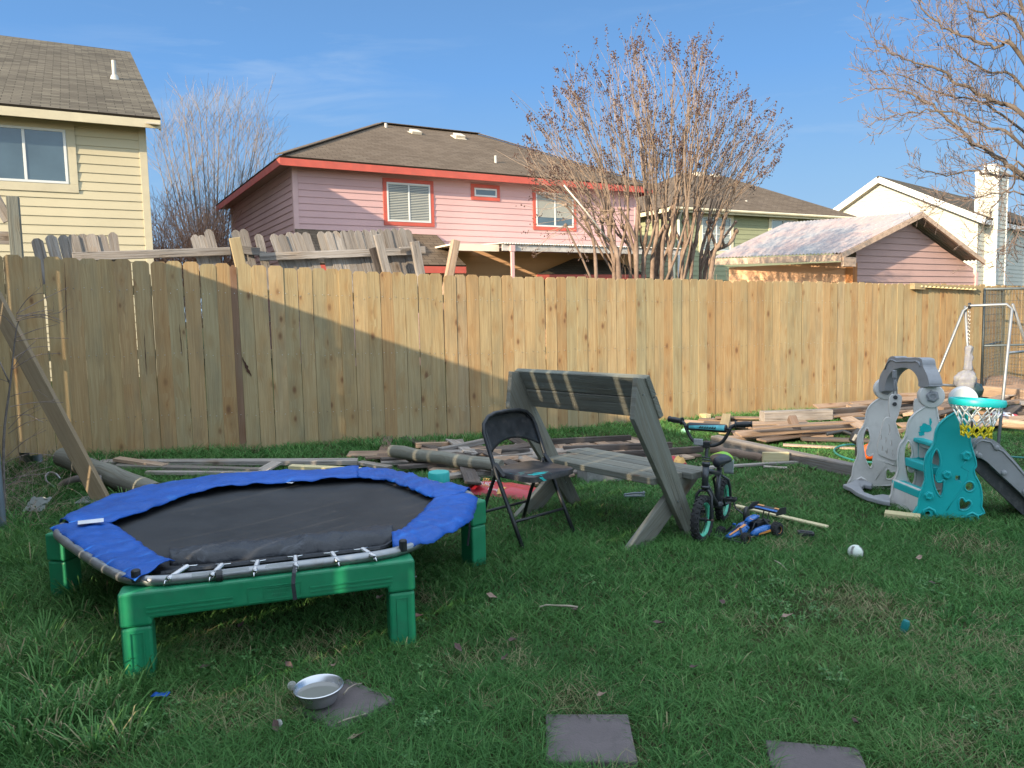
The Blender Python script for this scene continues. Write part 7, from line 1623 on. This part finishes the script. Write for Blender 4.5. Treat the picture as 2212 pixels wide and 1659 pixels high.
def mat_grass():
    m=NT('grass_blades'); u,v,t=m.uvw(); p=m.pos(); big=m.noise(p,1.1,4,.6)
    c=m.ramp(t,[(0,(.028,.105,.026)),(.35,(.059,.185,.045)),(.65,(.105,.255,.066)),(.93,(.19,.33,.11)),(.96,(.30,.25,.14)),(1,(.40,.33,.20))])
    c=m.mix(m.mr(big,.35,.65,0,.35),c,(.085,.175,.045)); c=m.mix(m.math('MULTIPLY',m.math('SUBTRACT',1.0,u),.0),c,c)
    df=m.b; m.out(c,.6,spec=.25); tr=m.n('ShaderNodeBsdfTranslucent'); m.set(tr.inputs[0],c); mx=m.n('ShaderNodeMixShader'); mx.inputs[0].default_value=.28
    o=m.t.nodes['Material Output']; m.t.links.new(df.outputs[0],mx.inputs[1]); m.t.links.new(tr.outputs[0],mx.inputs[2]); m.t.links.new(mx.outputs[0],o.inputs[0]); return m.m
me.materials.append(mat_grass()); go=bpy.data.objects.new('grass',me); link(go); tag(go,'green lawn grass covering the yard','grass',None,'stuff')
# clover and broad leaves, long tufts
q=MB(); rc_=random.Random(44)
def leafpatch(cx,cy,rad,n,s0,s1,hmax):
    for i in range(n):
        a=rc_.uniform(0,6.28); r_=rad*math.sqrt(rc_.random()); x=cx+r_*math.cos(a); y=cy+r_*math.sin(a); z=float(gz(x,y))+rc_.uniform(.02,hmax); s_=rc_.uniform(s0,s1); ti=Vector((rc_.gauss(0,.3),rc_.gauss(0,.3),1)).normalized(); e1=ti.orthogonal().normalized(); e2=ti.cross(e1); c=Vector((x,y,z))
        for k in range(3):
            b=a+k*2.09; d=e1*math.cos(b)+e2*math.sin(b); w_=e1*-math.sin(b)+e2*math.cos(b); q.add([c,c+d*s_*.6+w_*s_*.42,c+d*s_+w_*s_*.2,c+d*s_-w_*s_*.2,c+d*s_*.6-w_*s_*.42],[(0,1,2,3,4)],[(0,0,rc_.random())]*5)
for _ in range(70):
    x=rc_.uniform(-2.6,2.6); y=rc_.uniform(1.9,4.6)
    if rc_.random()<.5: x=rc_.uniform(-2.4,-.7)
    if any(abs(x-a)<.3 and abs(y-b)<.3 for a,b,_c in PV): continue
    leafpatch(x,y,rc_.uniform(.05,.18),rc_.randint(12,40),.007,.013,.055)
def mat_clover():
    m=NT('clover_leaf'); u,v,t=m.uvw(); return m.out(m.ramp(t,[(0,(.03,.10,.025)),(.6,(.06,.15,.04)),(1,(.12,.21,.07))]),.6,spec=.3)
tag(q.build('clover',mat_clover(),None),'patches of clover and small round leaves among the lawn','clover',None,'stuff')
q=MB()
def tuft(cx,cy,n,hm,rad):
    for i in range(n):
        a=rc_.uniform(0,6.28); r_=rad*rc_.random(); p=Vector((cx+r_*math.cos(a),cy+r_*math.sin(a),0)); p.z=float(gz(p.x,p.y)); d=Vector((math.cos(a)*rc_.uniform(.2,.9),math.sin(a)*rc_.uniform(.2,.9),1)); L_=hm*rc_.uniform(.5,1.2); w_=Vector((-math.sin(a),math.cos(a),0))*rc_.uniform(.002,.0035); P=[p,p+d*L_*.4,p+d*L_*.75+Vector((d.x,d.y,-.3))*L_*.15,p+d*L_*.9+Vector((d.x,d.y,-.6))*L_*.35]; t_=rc_.random()**.8*.9 if rc_.random()<.9 else .98
        q.add([P[0]-w_,P[0]+w_,P[1]+w_,P[1]-w_,P[2]+w_*.7,P[2]-w_*.7,P[3]],[(0,1,2,3),(3,2,4,5),(5,4,6)],[(0,0,t_)]*7)
for _ in range(230):
    r0=rc_.random()
    if r0<.42: g_=G(rc_.uniform(-30,330),rc_.uniform(990,1640)); tuft(g_.x,g_.y,rc_.randint(14,40),.13,.06)
    elif r0<.62: s_=rc_.uniform(-5,3.2); c=fp(s_,-rc_.uniform(.05,.35)); tuft(c.x,c.y,rc_.randint(14,36),.10,.07)
    elif r0<.70: g_=G(rc_.uniform(1350,1480),rc_.uniform(920,945)); tuft(g_.x,g_.y,20,.08,.1)
    else: g_=G(rc_.uniform(0,2212),rc_.uniform(1200,1655)); 
    if r0>=.70 and not any(abs(g_.x-a)<.24 and abs(g_.y-b)<.24 for a,b,_c in PV): tuft(g_.x,g_.y,rc_.randint(8,22),.055,.05)
for s_ in range(40): c=fp(-1.9+s_*.035+rc_.uniform(-.05,.05),-rc_.uniform(.15,.55)); tuft(c.x,c.y,26,.11,.1)
tag(q.build('tall_grass_tufts',bpy.data.materials['grass_blades'],None),'longer loose tufts of grass along the fence and the left side','grass',None,'stuff')
